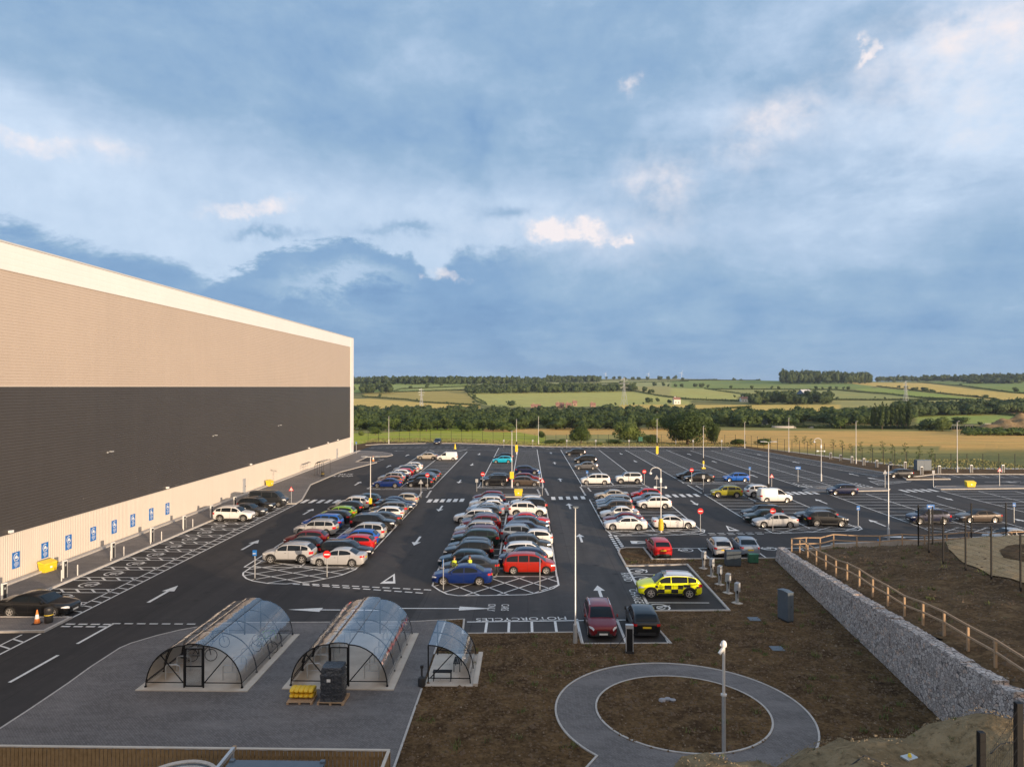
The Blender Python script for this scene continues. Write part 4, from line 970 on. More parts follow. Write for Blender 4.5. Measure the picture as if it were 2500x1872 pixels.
# ------------------------------------------------------------------ cars: front at -x, wheels on z = 0
CAR = {
 # L, W, deck line (x fraction, z), roof line, wheel positions, wheel radius, clearance
 'hatch':  (4.25, 1.78, [(0, .62), (.015, .72), (.10, .82), (.26, .95), (.6, .98), (.9, 1.0), (.985, .98), (1, .80)], [(.25, .94), (.30, 1.10), (.40, 1.38), (.46, 1.45), (.58, 1.48), (.74, 1.45), (.86, 1.36), (.93, 1.16), (.965, .99)], (.19, .80), .33, .20),
 'sedan':  (4.75, 1.82, [(0, .60), (.015, .70), (.10, .82), (.27, .94), (.6, .97), (.80, 1.02), (.97, 1.02), (1, .85)], [(.26, .93), (.31, 1.06), (.41, 1.36), (.47, 1.43), (.57, 1.46), (.68, 1.42), (.76, 1.28), (.84, 1.08), (.87, 1.01)], (.195, .79), .34, .19),
 'coupe':  (4.65, 1.85, [(0, .58), (.015, .68), (.10, .79), (.28, .91), (.6, .93), (.80, .98), (.97, .99), (1, .82)], [(.28, .90), (.33, 1.03), (.43, 1.29), (.49, 1.36), (.58, 1.38), (.68, 1.34), (.77, 1.19), (.85, 1.02), (.88, .97)], (.19, .79), .35, .18),
 'estate': (4.70, 1.82, [(0, .62), (.015, .72), (.10, .83), (.26, .96), (.6, .98), (.9, 1.0), (.985, .98), (1, .80)], [(.25, .95), (.30, 1.10), (.39, 1.38), (.45, 1.46), (.58, 1.50), (.80, 1.48), (.90, 1.40), (.955, 1.18), (.98, .99)], (.19, .79), .34, .20),
 'suv':    (4.50, 1.86, [(0, .70), (.015, .86), (.09, .97), (.25, 1.08), (.6, 1.10), (.9, 1.14), (.985, 1.10), (1, .85)], [(.24, 1.07), (.29, 1.24), (.37, 1.52), (.44, 1.62), (.58, 1.66), (.76, 1.63), (.87, 1.54), (.94, 1.32), (.975, 1.10)], (.19, .79), .38, .27),
 'boxysuv':(4.30, 1.82, [(0, .72), (.012, .95), (.06, 1.06), (.24, 1.12), (.6, 1.12), (.9, 1.14), (.99, 1.10), (1, .80)], [(.24, 1.10), (.28, 1.30), (.34, 1.58), (.40, 1.67), (.58, 1.70), (.86, 1.68), (.93, 1.60), (.965, 1.36), (.985, 1.12)], (.19, .80), .37, .27),
 'mpv':    (4.55, 1.84, [(0, .66), (.015, .80), (.08, .92), (.20, 1.04), (.6, 1.02), (.9, 1.04), (.985, 1.02), (1, .80)], [(.17, 1.00), (.24, 1.22), (.34, 1.53), (.42, 1.62), (.58, 1.66), (.80, 1.62), (.90, 1.52), (.955, 1.28), (.98, 1.04)], (.18, .80), .34, .22),
 'van':    (4.55, 1.84, [(0, .66), (.015, .82), (.08, .95), (.20, 1.08), (.5, 1.06), (.9, 1.06), (.99, 1.04), (1, .80)], [(.17, 1.05), (.24, 1.30), (.32, 1.62), (.40, 1.78), (.58, 1.84), (.90, 1.84), (.965, 1.80), (.985, 1.5), (.993, 1.08)], (.18, .80), .33, .22),
 'camper': (4.95, 1.90, [(0, .74), (.012, .95), (.06, 1.06), (.14, 1.20), (.5, 1.16), (.9, 1.16), (.99, 1.12), (1, .85)], [(.12, 1.16), (.17, 1.42), (.245, 1.76), (.30, 1.90), (.5, 1.96), (.90, 1.96), (.955, 1.93), (.975, 1.6), (.985, 1.16)], (.175, .79), .34, .24),
}
def smooth_pts(pts, x):
    "Catmull-style interpolation, held inside the neighbouring heights"
    n = len(pts)
    if x <= pts[0][0]: return pts[0][1]
    if x >= pts[-1][0]: return pts[-1][1]
    for i in range(n-1):
        if x <= pts[i+1][0]:
            (x0, y0), (x1, y1) = pts[i], pts[i+1]
            def sl(j):
                if j <= 0 or j >= n-1: return None
                a = (pts[j][1]-pts[j-1][1])/(pts[j][0]-pts[j-1][0]); b = (pts[j+1][1]-pts[j][1])/(pts[j+1][0]-pts[j][0])
                return 0 if a*b <= 0 else 2*a*b/(a+b)
            h = x1-x0; d = (y1-y0)/h; m0 = sl(i); m1 = sl(i+1); m0 = d if m0 is None else m0; m1 = d if m1 is None else m1
            t = (x-x0)/h; t2, t3 = t*t, t*t*t
            return (2*t3-3*t2+1)*y0+(t3-2*t2+t)*h*m0+(-2*t3+3*t2)*y1+(t3-t2)*h*m1
PROTO = {}
def car_geo(kind):
    L_, Wd, deck, roof, wh_, wr, gc = CAR[kind]; hw = Wd/2; X = lambda f: (f-.5)*L_
    zd = lambda f: smooth_pts(deck, f); zr = lambda f: smooth_pts(roof, f)
    def wd(f):   # plan shape of the body
        return hw*(pw([(0, .62), (.012, .74), (.04, .87), (.09, .95), (.18, .995), (.5, 1), (.85, .995), (.93, .965), (.975, .90), (.992, .80), (1, .70)], f))
    def wg(f):   # half width of the glasshouse foot
        return min(wd(f)*.945, hw*.945)
    def wt_(f):  # half width at the roof edge
        k = clamp((zr(f)-zd(f))/(max(z for _, z in roof)-1.0)); return wg(f)*(1-.20*k)
    return L_, Wd, deck, roof, wh_, wr, gc, hw, X, zd, zr, wd, wg, wt_
def make_car(kind, col=(.5, .5, .5), detail=None):
    L_, Wd, deck, roof, wh_, wr, gc, hw, X, zd, zr, wd, wg, wt_ = car_geo(kind)
    r = bpy.data.objects.new('parked_car', None); COL.objects.link(r); r.empty_display_size = .3
    fs_ = sorted(set([0, .006, .015, .03, .05, .075]+[i/48 for i in range(4, 46)]+[.95, .965, .978, .99, 1]+[w+s*(wr+.055)/L_*c for w in wh_ for s in (-1, 1) for c in (1.0, .96, .85, .65, .4, .2)]+list(wh_)+[p[0] for p in roof]))
    mb = MB(); ring = []
    for f in fs_:
        w = wd(f); z0 = gc+.12*sm(.05, 0, f)+.14*sm(.95, 1, f)
        for a in wh_:
            d = abs(f-a)*L_
            if d < wr+.055: z0 = max(z0, wr+math.sqrt(max(0., (wr+.055)**2-d*d)))
        z1 = zd(f); zs = lambda k: lerp(gc, z1, k)
        arch = z0 > gc+.16
        ys = [(w*.86, z0), (w*.965, max(z0, zs(.10))), (w*1.0, max(z0+.01, zs(.45))), (w*.995, max(z0+.02, zs(.72))), (w*.965, max(z0+.03, z1-.045)), (w*.90, z1), (w*.5, z1+.022), (0, z1+.03)]
        if not arch: ys[0] = (w*.90, z0)
        ring.append([(X(f), y, z) for y, z in ys])
    n = len(ring[0])
    for s in (1, -1):
        vs = [(x, s*y, z) for rg in ring for x, y, z in rg]; q = []
        for i in range(len(ring)-1):
            for j in range(n-1): q.append((i*n+j, i*n+j+1, (i+1)*n+j+1, (i+1)*n+j))
        mb.add(vs, q)
        if s == 1: pass
    for e in (0, -1):   # nose and tail faces
        rg = ring[e]; vs = [(x, y, z) for x, y, z in rg]+[(x, -y, z) for x, y, z in rg[:-1][::-1]]; mb.add(vs, [tuple(range(len(vs)))])
    # glasshouse
    ga, gb = roof[0][0], roof[-1][0]; gf = [ga+(gb-ga)*i/30 for i in range(31)]; G = []
    for f in gf:
        b = zd(f)-.03; t = max(zr(f), b+.03); a, c = wg(f), wt_(f)
        G.append([(X(f), a, b), (X(f), lerp(a, c, .5)+.012, lerp(b, t-.05, .5)), (X(f), c, max(b+.01, t-.055)), (X(f), c*.90, t-.012), (X(f), c*.5, t+.012), (X(f), 0, t+.02)])
    for s in (1, -1):
        vs = [(x, s*y, z) for rg in G for x, y, z in rg]; q = [(i*6+j, i*6+j+1, (i+1)*6+j+1, (i+1)*6+j) for i in range(30) for j in range(5)]; mb.add(vs, q)
    bm = bmesh.new(); me = bpy.data.meshes.new('body'); me.from_pydata(mb.v, [], mb.f); bm.from_mesh(me); bmesh.ops.remove_doubles(bm, verts=bm.verts, dist=.0006); bmesh.ops.recalc_face_normals(bm, faces=bm.faces); bm.to_mesh(me); bm.free()
    me.materials.append(M['paint']); me.polygons.foreach_set('use_smooth', [True]*len(me.polygons)); me.set_sharp_from_angle(angle=R(42))
    body = bpy.data.objects.new('body', me); COL.objects.link(body); body.parent = r; body.color = (*col, 1)
    # underside, dark
    mb = MB(); mb.box(X(.03), X(.97), -hw*.86, hw*.86, gc-.02, gc+.28); 
    mb = MB()
    for a, b in ((.04, wh_[0]-(wr+.06)/L_), (wh_[0]+(wr+.06)/L_, wh_[1]-(wr+.06)/L_), (wh_[1]+(wr+.06)/L_, .96)):
        mb.box(X(a), X(b), -hw*.87, hw*.87, gc-.03, gc+.10)
    mb.box(X(.06), X(.94), -hw*.62, hw*.62, gc, gc+.42); obj('underbody', mb, M['trim'], r)
    # side glass
    roofmax = max(z for _, z in roof); glass_end = .62 if kind == 'van' else 9
    def side(f0, f1, s):
        vs = []; NN = 12
        for i in range(NN+1):
            f = lerp(f0, f1, i/NN); b = zd(f)-.03; t = max(zr(f), b+.03); a, c = wg(f), wt_(f)
            zb = zd(f)+.035; ztp = t-.085; H_ = max(1e-3, (t-.055)-b)
            if ztp < zb: ztp = zb+.001
            for z in (zb, (zb+ztp)/2, ztp):
                k = clamp((z-b)/H_); y = (lerp(a, lerp(a, c, .5)+.012, k*2) if k < .5 else lerp(lerp(a, c, .5)+.012, c, k*2-1)); vs.append((X(f), s*(y+.009), z))
        return vs, [(i*3+j, i*3+j+1, i*3+j+4, i*3+j+3) for i in range(NN) for j in (0, 1)]
    lim = [f for f in gf if zr(f)-.085 > zd(f)+.06]; a, b = lim[0], lim[-1]
    a += .012; b -= .022 if kind not in ('sedan', 'coupe') else .03
    mid = {'coupe': .60, 'van': .46, 'camper': .36, 'sedan': .53}.get(kind, .53)
    segs = {'van': [(a, mid)], 'camper': [(a, .355), (.375, .62), (.64, b)], 'mpv': [(a, .50), (.515, .70), (.715, b)], 'estate': [(a, .50), (.515, .74), (.755, b)], 'suv': [(a, .50), (.515, .76), (.775, b)]}.get(kind, [(a, mid), (mid+.016, b)])
    for s in (1, -1):
        for q0, q1 in segs: v, f = side(q0, q1, s); obj('side_window', MB().add(v, f), M['glass'], r, smooth=True)
    def top(f0, f1, name, k=.93):
        vs = []; NN = 8
        for i in range(NN+1):
            f = lerp(f0, f1, i/NN); t = zr(f); c = wt_(f)
            dx = 0
            for u in (-1, -.55, 0, .55, 1): vs.append((X(f)+(-.008 if f < .5 else .008), u*c*k*.93, t+.010+.02*(1-u*u)-(.0 if abs(u) < 1 else .006)))
        obj(name, MB().add(vs, [(i*5+j, i*5+j+1, i*5+j+6, i*5+j+5) for i in range(NN) for j in range(4)]), M['glass'], r, smooth=True)
    peak = [f for f in gf if zr(f) > roofmax-.09]
    top(ga+.012, peak[0]-.006, 'windscreen')
    if kind == 'van':
        pass
    else:
        rb = [f for f in gf if f > .6 and zr(f) < roofmax-.11][0]; top(rb, gb-.012 if kind in ('sedan', 'coupe') else gb-.006, 'rear_window', .9)
    # wheels
    for a in wh_:
        for s in (1, -1):
            mb = MB(); n = 22; prof = [(wr*.62, .0), (wr*.93, .0), (wr, -.03), (wr, -.19), (wr*.93, -.22), (wr*.5, -.22)]; vs = []; q = []
            for rr, yy in prof:
                for i in range(n): t = 2*math.pi*i/n; vs.append((rr*math.cos(t), s*yy, rr*math.sin(t)))
            for k in range(len(prof)-1):
                for i in range(n): q.append((k*n+i, k*n+(i+1) % n, (k+1)*n+(i+1) % n, (k+1)*n+i))
            q.append(tuple((len(prof)-1)*n+i for i in range(n)))
            w = obj('wheel', mb.add(vs, q), M['tyre'], r, smooth=True, loc=(X(a), s*(hw*.985), wr))
            mb = MB(); rr = wr*.66
            mb.add([(rr*math.cos(2*math.pi*i/n), -s*.055, rr*math.sin(2*math.pi*i/n)) for i in range(n)], [tuple(range(n))], 1)
            for k in range(n):
                t0, t1 = 2*math.pi*k/n, 2*math.pi*(k+1)/n
                mb.add([(rr*.86*math.cos(t0), -s*.004, rr*.86*math.sin(t0)), (rr*math.cos(t0), s*.003, rr*math.sin(t0)), (rr*math.cos(t1), s*.003, rr*math.sin(t1)), (rr*.86*math.cos(t1), -s*.004, rr*.86*math.sin(t1))], [(0, 1, 2, 3)], 0)
            for k in range(5):
                t = 2*math.pi*k/5+.3; d = Vector((math.cos(t), 0, math.sin(t))); e = Vector((-d.z, 0, d.x)); o_ = Vector((0, -s*.012, 0))
                mb.add([o_+d*.02-e*.045, o_+d*.02+e*.045, o_+d*rr*.9+e*.032, o_+d*rr*.9-e*.032], [(0, 1, 2, 3)], 0)
            mb.add([(.065*math.cos(2*math.pi*i/8), -s*.006, .065*math.sin(2*math.pi*i/8)) for i in range(8)], [tuple(range(8))], 0)
            obj('rim', mb, [M['rim'], M['rimdark']], w)
    # lamps, plates, mirrors, grille, trim
    def patch(name, pts, m):
        "quad or strip laid just outside the body"
        obj(name, MB().add(pts, [(i, i+1, i+3, i+2) for i in range(0, len(pts)-2, 2)]), m, r)
    def surf(f, z, s, off=.014):
        w = wd(f); z1 = zd(f); zs = lambda k: lerp(gc, z1, k)
        pr = [(zs(.10), w*.965), (zs(.45), w), (zs(.72), w*.995), (z1-.045, w*.965), (z1, w*.90)]
        y = pr[0][1]
        for (za, ya), (zb, yb) in zip(pr, pr[1:]):
            if za <= z: y = ya+(yb-ya)*clamp((z-za)/(zb-za+1e-6))
        nx = 0
        if f < .1: nx = -off
        if f > .9: nx = off
        return (X(f)+nx, s*(y+off), z)
    for s in (1, -1):
        z = zd(.03)-.03; patch('headlight', [p for f, h in ((.004, .11), (.02, .13), (.045, .12), (.085, .05)) for p in (surf(f, min(z-.14+f*.8, zd(f)-.1)+.0, s), surf(f, min(z-.14+f*.8, zd(f)-.1)+h, s))], M['head'])
        zt_ = zd(.97)-.06; hi = .22 if kind in ('suv', 'estate', 'mpv', 'boxysuv', 'van') else .15
        patch('tail_light', [p for f in (.93, .965, .985, .9985) for p in (surf(f, zt_-hi, s), surf(f, zt_-.0, s))], M['tail'])
        fm = ga+.075; mb = MB(); mb.lathe([(.03, -.09), (.10, -.07), (.115, 0), (.09, .07), (.03, .09)], 8); o = obj('mirror', mb, M['paint'], r, smooth=True, loc=(X(fm), s*(hw+.10), zd(fm)+.07)); o.scale = (.75, 1.1, .7); o.rotation_euler.x = R(90); o.color = (*col, 1)
        patch('door_handle', [surf(.46, zd(.46)-.16, s, .018), surf(.46, zd(.46)-.13, s, .018), surf(.49, zd(.49)-.16, s, .018), surf(.49, zd(.49)-.13, s, .018)], M['trim'])
        mb = MB()
        for f in ((mid+.004, .745) if kind not in ('coupe', 'van') else (mid+.01,)):
            p0 = surf(f, gc+.12, s, .004); pts_ = [surf(f+df, lerp(gc+.12, zd(f)-.05, k/4), s, .006) for k in range(5) for df in (-.0016, .0016)]
            mb.add(pts_, [(2*i, 2*i+1, 2*i+3, 2*i+2) for i in range(4)])
        p1 = [surf(ga+.03+df, lerp(gc+.12, zd(.3)-.05, k/4), s, .006) for k in range(5) for df in (-.0016, .0016)]; mb.add(p1, [(2*i, 2*i+1, 2*i+3, 2*i+2) for i in range(4)])
        obj('door_seam', mb, M['trim'], r)
        if kind in ('suv', 'boxysuv', 'estate'):
            mb = MB(); mb.path([(X(f), s*wt_(f)*.90, zr(f)+.03) for f in (.44, .5, .6, .7, .8, .85)], .022, 5); obj('roof_rail', mb, M['chrome'] if kind != 'boxysuv' else M['trim'], r)
        if kind in ('suv', 'boxysuv'):
            mb = MB()
            for a in wh_:
                ar = [(wr+.05, wr+.12)]; n = 12
                for i in range(n):
                    t0, t1 = [math.pi*(i+u)/n for u in (0, 1)]; c = []
                    for t, rr in ((t0, wr+.05), (t0, wr+.12), (t1, wr+.12), (t1, wr+.05)):
                        f = a+rr*math.cos(t)/L_; z = wr+rr*math.sin(t); c.append(surf(clamp(f, .02, .98), min(z, zd(clamp(f))-.1), s, .012))
                    mb.add(c, [(0, 1, 2, 3)])
            fa, fb = wh_[0]+(wr+.1)/L_, wh_[1]-(wr+.1)/L_
            mb.add([surf(lerp(fa, fb, i/6), z, s, .012) for i in range(7) for z in (gc+.02, gc+.13)], [(2*i, 2*i+1, 2*i+3, 2*i+2) for i in range(6)]); obj('cladding', mb, M['trim'], r)
    hz_ = zd(.0)-.04
    mb = MB(); mb.box(X(0)-.025, X(0)+.03, -hw*.42, hw*.42, hz_-.16, hz_-.0); mb.box(X(0)-.02, X(0)+.05, -hw*.55, hw*.55, gc+.10, gc+.22); obj('grille', mb, M['blackp'], r)
    mb = MB(); mb.box(X(0)-.035, X(0)-.026, -.26, .26, hz_-.25, hz_-.14); obj('number_plate', mb, M['plate_w'], r)
    zp = (zd(1)-.14) if kind in ('sedan', 'coupe') else .72
    mb = MB(); mb.box(X(1)+.012, X(1)+.022, -.26, .26, zp-.06, zp+.055); obj('number_plate', mb, M['plate_y'], r)
    mb = MB(); mb.box(X(1)-.05, X(1)+.01, -hw*.62, hw*.62, gc+.05, gc+.22); obj('rear_valance', mb, M['trim'], r)
    return r
def recolor(root, col):
    for c in root.children:
        if c.name.startswith('body') or c.name.startswith('mirror'): c.color = (*col, 1)
C_ = dict(white=(.82, .80, .77), silver=(.46, .46, .46), beige=(.44, .40, .34), grey=(.12, .122, .13), dgrey=(.030, .033, .038), black=(.006, .0065, .008), blue=(.005, .022, .13), navy=(.006, .011, .045), bright_blue=(.006, .10, .44), teal=(.010, .030, .045), dgreen=(.006, .022, .018),
          red=(.52, .012, .012), dred=(.17, .006, .012), lime=(.22, .40, .02), olive=(.30, .28, .02), cyan=(.01, .42, .62), brown=(.085, .065, .05), orange=(.32, .12, .05), steel=(.22, .26, .32), orangered=(.40, .018, .008), police=(.95, .96, .005))
CN = dict(white='white', silver='silver', beige='pale beige', grey='mid grey', dgrey='dark grey', black='black', blue='dark blue', navy='navy blue', bright_blue='bright blue', teal='dark teal', dgreen='dark green', red='bright red', dred='dark red', lime='lime green', olive='olive gold', cyan='turquoise', brown='brown', orange='rusty orange', steel='blue grey', orangered='orange red')
KN = dict(hatch='hatchback', sedan='saloon', coupe='coupe', estate='estate car', suv='SUV', boxysuv='boxy SUV', mpv='people carrier', van='small van', camper='camper van')
CC = {'van': 'van', 'camper': 'camper van'}
def car(kind, col, x, y, face, where, z=None, size=None, group='cars parked in the marked bays', label=None):
    "face: L, R, or an angle from L"
    rot = {'L': 0., 'R': math.pi}.get(face, face) if isinstance(face, str) else face
    if z is None: z = zg(x, y)+.004
    if kind not in PROTO: PROTO[kind] = make_car(kind); r = PROTO[kind]; r.location = (x, y, z); r.rotation_euler.z = rot
    else: r = dup(PROTO[kind], (x, y, z), rot)
    lab = label or f'{CN[col]} {KN[kind]} {where}'.replace(' ,', ',')
    tag(r, lab, CC.get(kind, 'car'), group)
    r.name = {'van': 'parked_van', 'camper': 'camper_van'}.get(kind, 'parked_car')
    if size:
        L_, Wd = CAR[kind][:2]; r.scale = (size[0]/L_, size[1]/Wd if len(size) > 1 else 1, size[2] if len(size) > 2 else 1)
    recolor(r, C_[col]); return r
ORD = ['first', 'second', 'third', 'fourth', 'fifth', 'sixth', 'seventh', 'eighth', 'ninth', 'tenth', 'eleventh', 'twelfth', 'thirteenth', 'fourteenth', 'fifteenth', 'sixteenth', 'seventeenth']
def column(items, where):
    for i, it in enumerate(items):
        kind, col, x, y, face = it[:5]; size = it[5] if len(it) > 5 else None; w = it[6] if len(it) > 6 else f', {ORD[i]} from front, {where}'
        car(kind, col, x+random.uniform(-.12, .12), y+random.uniform(-.05, .05), ({'L': 0., 'R': math.pi}[face]+R(random.uniform(-1.6, 1.6))), w, size=size or (CAR[kind][0]*random.uniform(.96, 1.04), CAR[kind][1]*random.uniform(.98, 1.01), random.uniform(.975, 1.035)))
A1 = 'left line, {} part of warehouse side double row'; A2 = 'right line, {} part of warehouse side double row'
column([('suv', 'silver', -21.15, 62.7, 'L', (4.55, 1.86)), ('hatch', 'black', -21.3, 66.2, 'L', (3.9,)), ('hatch', 'dred', -21.7, 69.0, 'L'), ('estate', 'silver', -22.3, 74.2, 'L', (4.5, 1.76, 1.05)), ('mpv', 'bright_blue', -22.4, 77.2, 'L', (4.4, 1.8, .98)),
        ('hatch', 'black', -22.2, 80.2, 'L'), ('hatch', 'lime', -22.3, 83.2, 'L', (4.1,)), ('hatch', 'black', -22.4, 86.6, 'L'), ('suv', 'white', -22.3, 89.9, 'L', (4.2, 1.8, .96)), ('hatch', 'teal', -21.5, 93.0, 'L', (4.3,))], A1.format('near'))
column([('sedan', 'silver', -16.45, 61.7, 'L', (4.75,)), ('estate', 'black', -16.6, 64.6, 'R', (4.8,)), ('hatch', 'red', -16.5, 67.1, 'L', (4.15,)), ('hatch', 'bright_blue', -16.6, 69.6, 'L', (4.1,)), ('mpv', 'silver', -16.7, 72.4, 'L', (4.1, 1.76, .98)),
        ('suv', 'black', -16.7, 76.9, 'R', (4.8, 1.9, 1.03)), ('sedan', 'dgrey', -16.6, 79.7, 'L'), ('hatch', 'white', -16.8, 83.0, 'L', (4.3,)), ('estate', 'grey', -16.8, 86.0, 'L'), ('sedan', 'black', -16.8, 88.4, 'R'), ('sedan', 'navy', -16.8, 90.8, 'R'), ('hatch', 'beige', -16.4, 93.6, 'L', (3.85,))], A2.format('near'))
column([('coupe', 'blue', -21.6, 109.4, 'L'), ('hatch', 'orange', -21.7, 112.0, 'L'), ('suv', 'silver', -21.9, 114.4, 'L'), ('sedan', 'navy', -22, 117.4, 'L'), ('hatch', 'white', -22, 120, 'L'), ('hatch', 'red', -21.8, 122.3, 'L'), ('hatch', 'dgreen', -21.9, 125, 'L'),
        ('estate', 'silver', -22, 128, 'L'), ('hatch', 'white', -21.8, 132, 'L'), ('sedan', 'beige', -21.6, 151.5, 'L')], A1.format('far'))
column([('hatch', 'black', -16.8, 110.2, 'L'), ('suv', 'black', -16.9, 112.8, 'L'), ('hatch', 'steel', -17, 115.2, 'L'), ('sedan', 'dgrey', -17, 117.6, 'L'), ('hatch', 'black', -17, 120.4, 'L'), ('van', 'white', -17.1, 150, 'L', (4.4, 1.8, .97))], A2.format('far'))
B1 = 'left line, {} part of middle double row'; B2 = 'right line, {} part of middle double row'
column([('sedan', 'blue', -5.25, 56.15, 'L', (4.73, 1.84)), ('sedan', 'dgrey', -4.9, 58.95, 'L', (4.85,)), ('hatch', 'teal', -5.5, 61.3, 'L', (4.3,)), ('suv', 'black', -5.3, 64.0, 'L', (4.5,)), ('hatch', 'dgrey', -5.4, 66.4, 'L'), ('suv', 'dgreen', -5.2, 69.2, 'L', (4.7,)),
        ('estate', 'dred', -5.2, 71.8, 'L'), ('estate', 'silver', -5.4, 74.2, 'L', (4.4,)), ('suv', 'dred', -5.1, 76.8, 'L', (4.3,)), ('hatch', 'teal', -5.2, 79.0, 'L'), ('estate', 'white', -6.0, 81.4, 'L', (4.75,)), ('hatch', 'dgrey', -5.2, 83.7, 'L'), ('sedan', 'steel', -5.2, 86.0, 'L'),
        ('sedan', 'white', -4.7, 88.2, 'L', (4.9,)), ('estate', 'white', -5.3, 90.9, 'L', (4.3,)), ('hatch', 'navy', -5.0, 93.2, 'L'), ('hatch', 'dred', -5.2, 95.7, 'L')], B1.format('near'))
column([('mpv', 'orangered', -.02, 59.6, 'R', (4.35, 1.83, .98)), ('hatch', 'navy', -.5, 62.0, 'L', (4.2,)), ('hatch', 'white', .05, 64.5, 'R', (4.5, 1.8, .98)), ('suv', 'dgrey', .1, 67.2, 'R', (4.4, 1.82, .96)), ('hatch', 'white', .5, 69.9, 'L', (3.9, 1.7, 1.02)), ('suv', 'steel', -.6, 71.6, 'R', (4.3,)),
        ('estate', 'navy', 0, 74.0, 'R'), ('hatch', 'dgrey', .1, 77, 'R'), ('sedan', 'red', .1, 79.4, 'R', (4.7,)), ('suv', 'white', .05, 85.7, 'R', (4.6,)), ('suv', 'black', .3, 88.4, 'L', (4.3,)), ('hatch', 'white', 0, 91.4, 'L', (4.4, 1.8, 1.03))], B2.format('near'))
column([('boxysuv', 'black', -5.1, 111.7, 'L', (4.0, 1.8, .98)), ('estate', 'black', -5.4, 114.9, 'L', (4.8, 1.86, 1.03)), ('hatch', 'cyan', -5.4, 147, 'L', (4.2,)), ('hatch', 'black', -5.2, 153.5, 'L')], B1.format('far'))
column([('hatch', 'brown', -.2, 111.5, 'R', (4.3,)), ('hatch', 'dred', -.1, 116.2, 'R', (4.5,)), ('hatch', 'navy', -.2, 127.9, 'R', (4.3,))], B2.format('far'))
C1 = 'left line, {} part of third double row'; C2 = 'right line, {} part of third double row'
column([('coupe', 'white', 10.55, 77.8, 'L', (4.65,)), ('coupe', 'dred', 10.7, 80.3, 'L'), ('sedan', 'white', 10.8, 83.9, 'L', (4.5,)), ('suv', 'brown', 10.7, 87.2, 'L', (4.5,)), ('hatch', 'teal', 10.8, 90.0, 'L'), ('estate', 'steel', 11, 92.4, 'L'), ('coupe', 'beige', 11.5, 98.0, 'L', (4.7,))], C1.format('near'))
column([('coupe', 'white', 15.9, 78.8, 'R', (4.65,), 'facing right behind the yellow wrapped post, front of third double row'), ('hatch', 'white', 16.1, 91.5, 'L', (4.35,)), ('hatch', 'steel', 16.0, 94.4, 'L'), ('hatch', 'red', 16.2, 98.7, 'L', (4.2,))], C2.format('near'))
column([('mpv', 'white', 10.7, 113.8, 'L', (4.7,)), ('sedan', 'grey', 11.1, 136.6, 'L', (4.5,)), ('mpv', 'black', 11.9, 149.3, 'L'), ('suv', 'black', 11.2, 167, 'L')], C1.format('far'))
column([('boxysuv', 'white', 16.2, 115.4, 'L', (4.25,))], C2.format('far'))
D1 = 'left line, {} part of fourth double row'; D2 = 'right line, {} part of fourth double row'
column([('sedan', 'silver', 27.5, 79.5, 'L', (4.78,)), ('sedan', 'dgreen', 27.0, 82.2, 'L', (4.6,)), ('estate', 'black', 27.8, 85.0, 'L', (4.7,)), ('suv', 'olive', 27.9, 100.9, 'L', (4.3, 1.77, .95))], D1.format('near'))
column([('suv', 'black', 33.3, 80.3, 'R', (4.55,)), ('estate', 'dgrey', 33.4, 83.2, 'L', (4.7,)), ('van', 'white', 33.3, 96.7, 'R', (4.4,)), ('suv', 'white', 32.9, 101, 'R', (4.6,))], D2.format('near'))
column([('sedan', 'black', 28.2, 117.8, 'L', (4.85,)), ('estate', 'black', 27.4, 121.0, 'L')], D1.format('far'))
column([('hatch', 'bright_blue', 34.4, 118.2, 'L', (4.2, 1.8, .95))], D2.format('far'))
for a in [('hatch', 'navy', 45.3, 103.6, 'L', 'standing alone beside the paved crossing island', (4.1,)), ('suv', 'navy', 45.5, 81.9, 'L', 'behind the black mesh fence posts, left of the brown cabriolet', (4.5,)), ('coupe', 'brown', 51.8, 83.0, 'L', 'with a black folded soft top behind the mesh fence', (4.7,)),
          ('hatch', 'dgrey', 64.2, 124.4, 'L', 'parked alone by the planted island near the right fence', (4.3,)), ('hatch', 'navy', -24.5, 192.2, R(90), 'alone in the far bays, seen from its front', (4.2,)),
          ('suv', 'white', -34.1, 81.8, 'R', 'nearest of the four vehicles backed up to the warehouse wall', (4.5,)), ('sedan', 'dgrey', -33.8, 85.1, 'R', 'between the white and black SUVs in the charging bays', (4.5,)), ('suv', 'black', -34.0, 88.3, 'R', 'beside the camper van in the charging bays', (4.5,)), ('camper', 'dgrey', -33.8, 91.9, 'R', 'parked last in the charging bays by the warehouse'),
          ('sedan', 'black', -33.45, 48.0, 'R', 'at the left edge beside the kerbed island with the traffic cone', (4.95, 1.88)), ('hatch', 'red', 12.15, 66.6, R(-90+2), 'seen from behind next to the round nosed soil island', (4.35,)), ('hatch', 'silver', 17.9, 66.9, R(-90-4), 'seen from behind between the red hatchback and the silver saloon', (4.3,)),
          ('sedan', 'steel', 20.4, 67.3, R(-90-5), 'seen from behind, near the top end of the gabion wall', (4.85,)), ('suv', 'dred', 4.6, 45.7, R(90), 'facing the camera in the front bay beside the charging pillar', (4.6, 1.82, .98)), ('hatch', 'black', 7.35, 46.0, R(-90-1), 'seen from behind in the front bay right of the charging pillar', (4.3,)),
          ('sedan', 'silver', 47.8, 71.7, 'L', 'at the right edge, only its roof showing over the timber rail')]:
    car(a[0], a[1], a[2], a[3], a[4], a[5], size=a[6] if len(a) > 6 else None, z=(.1 if False else None))
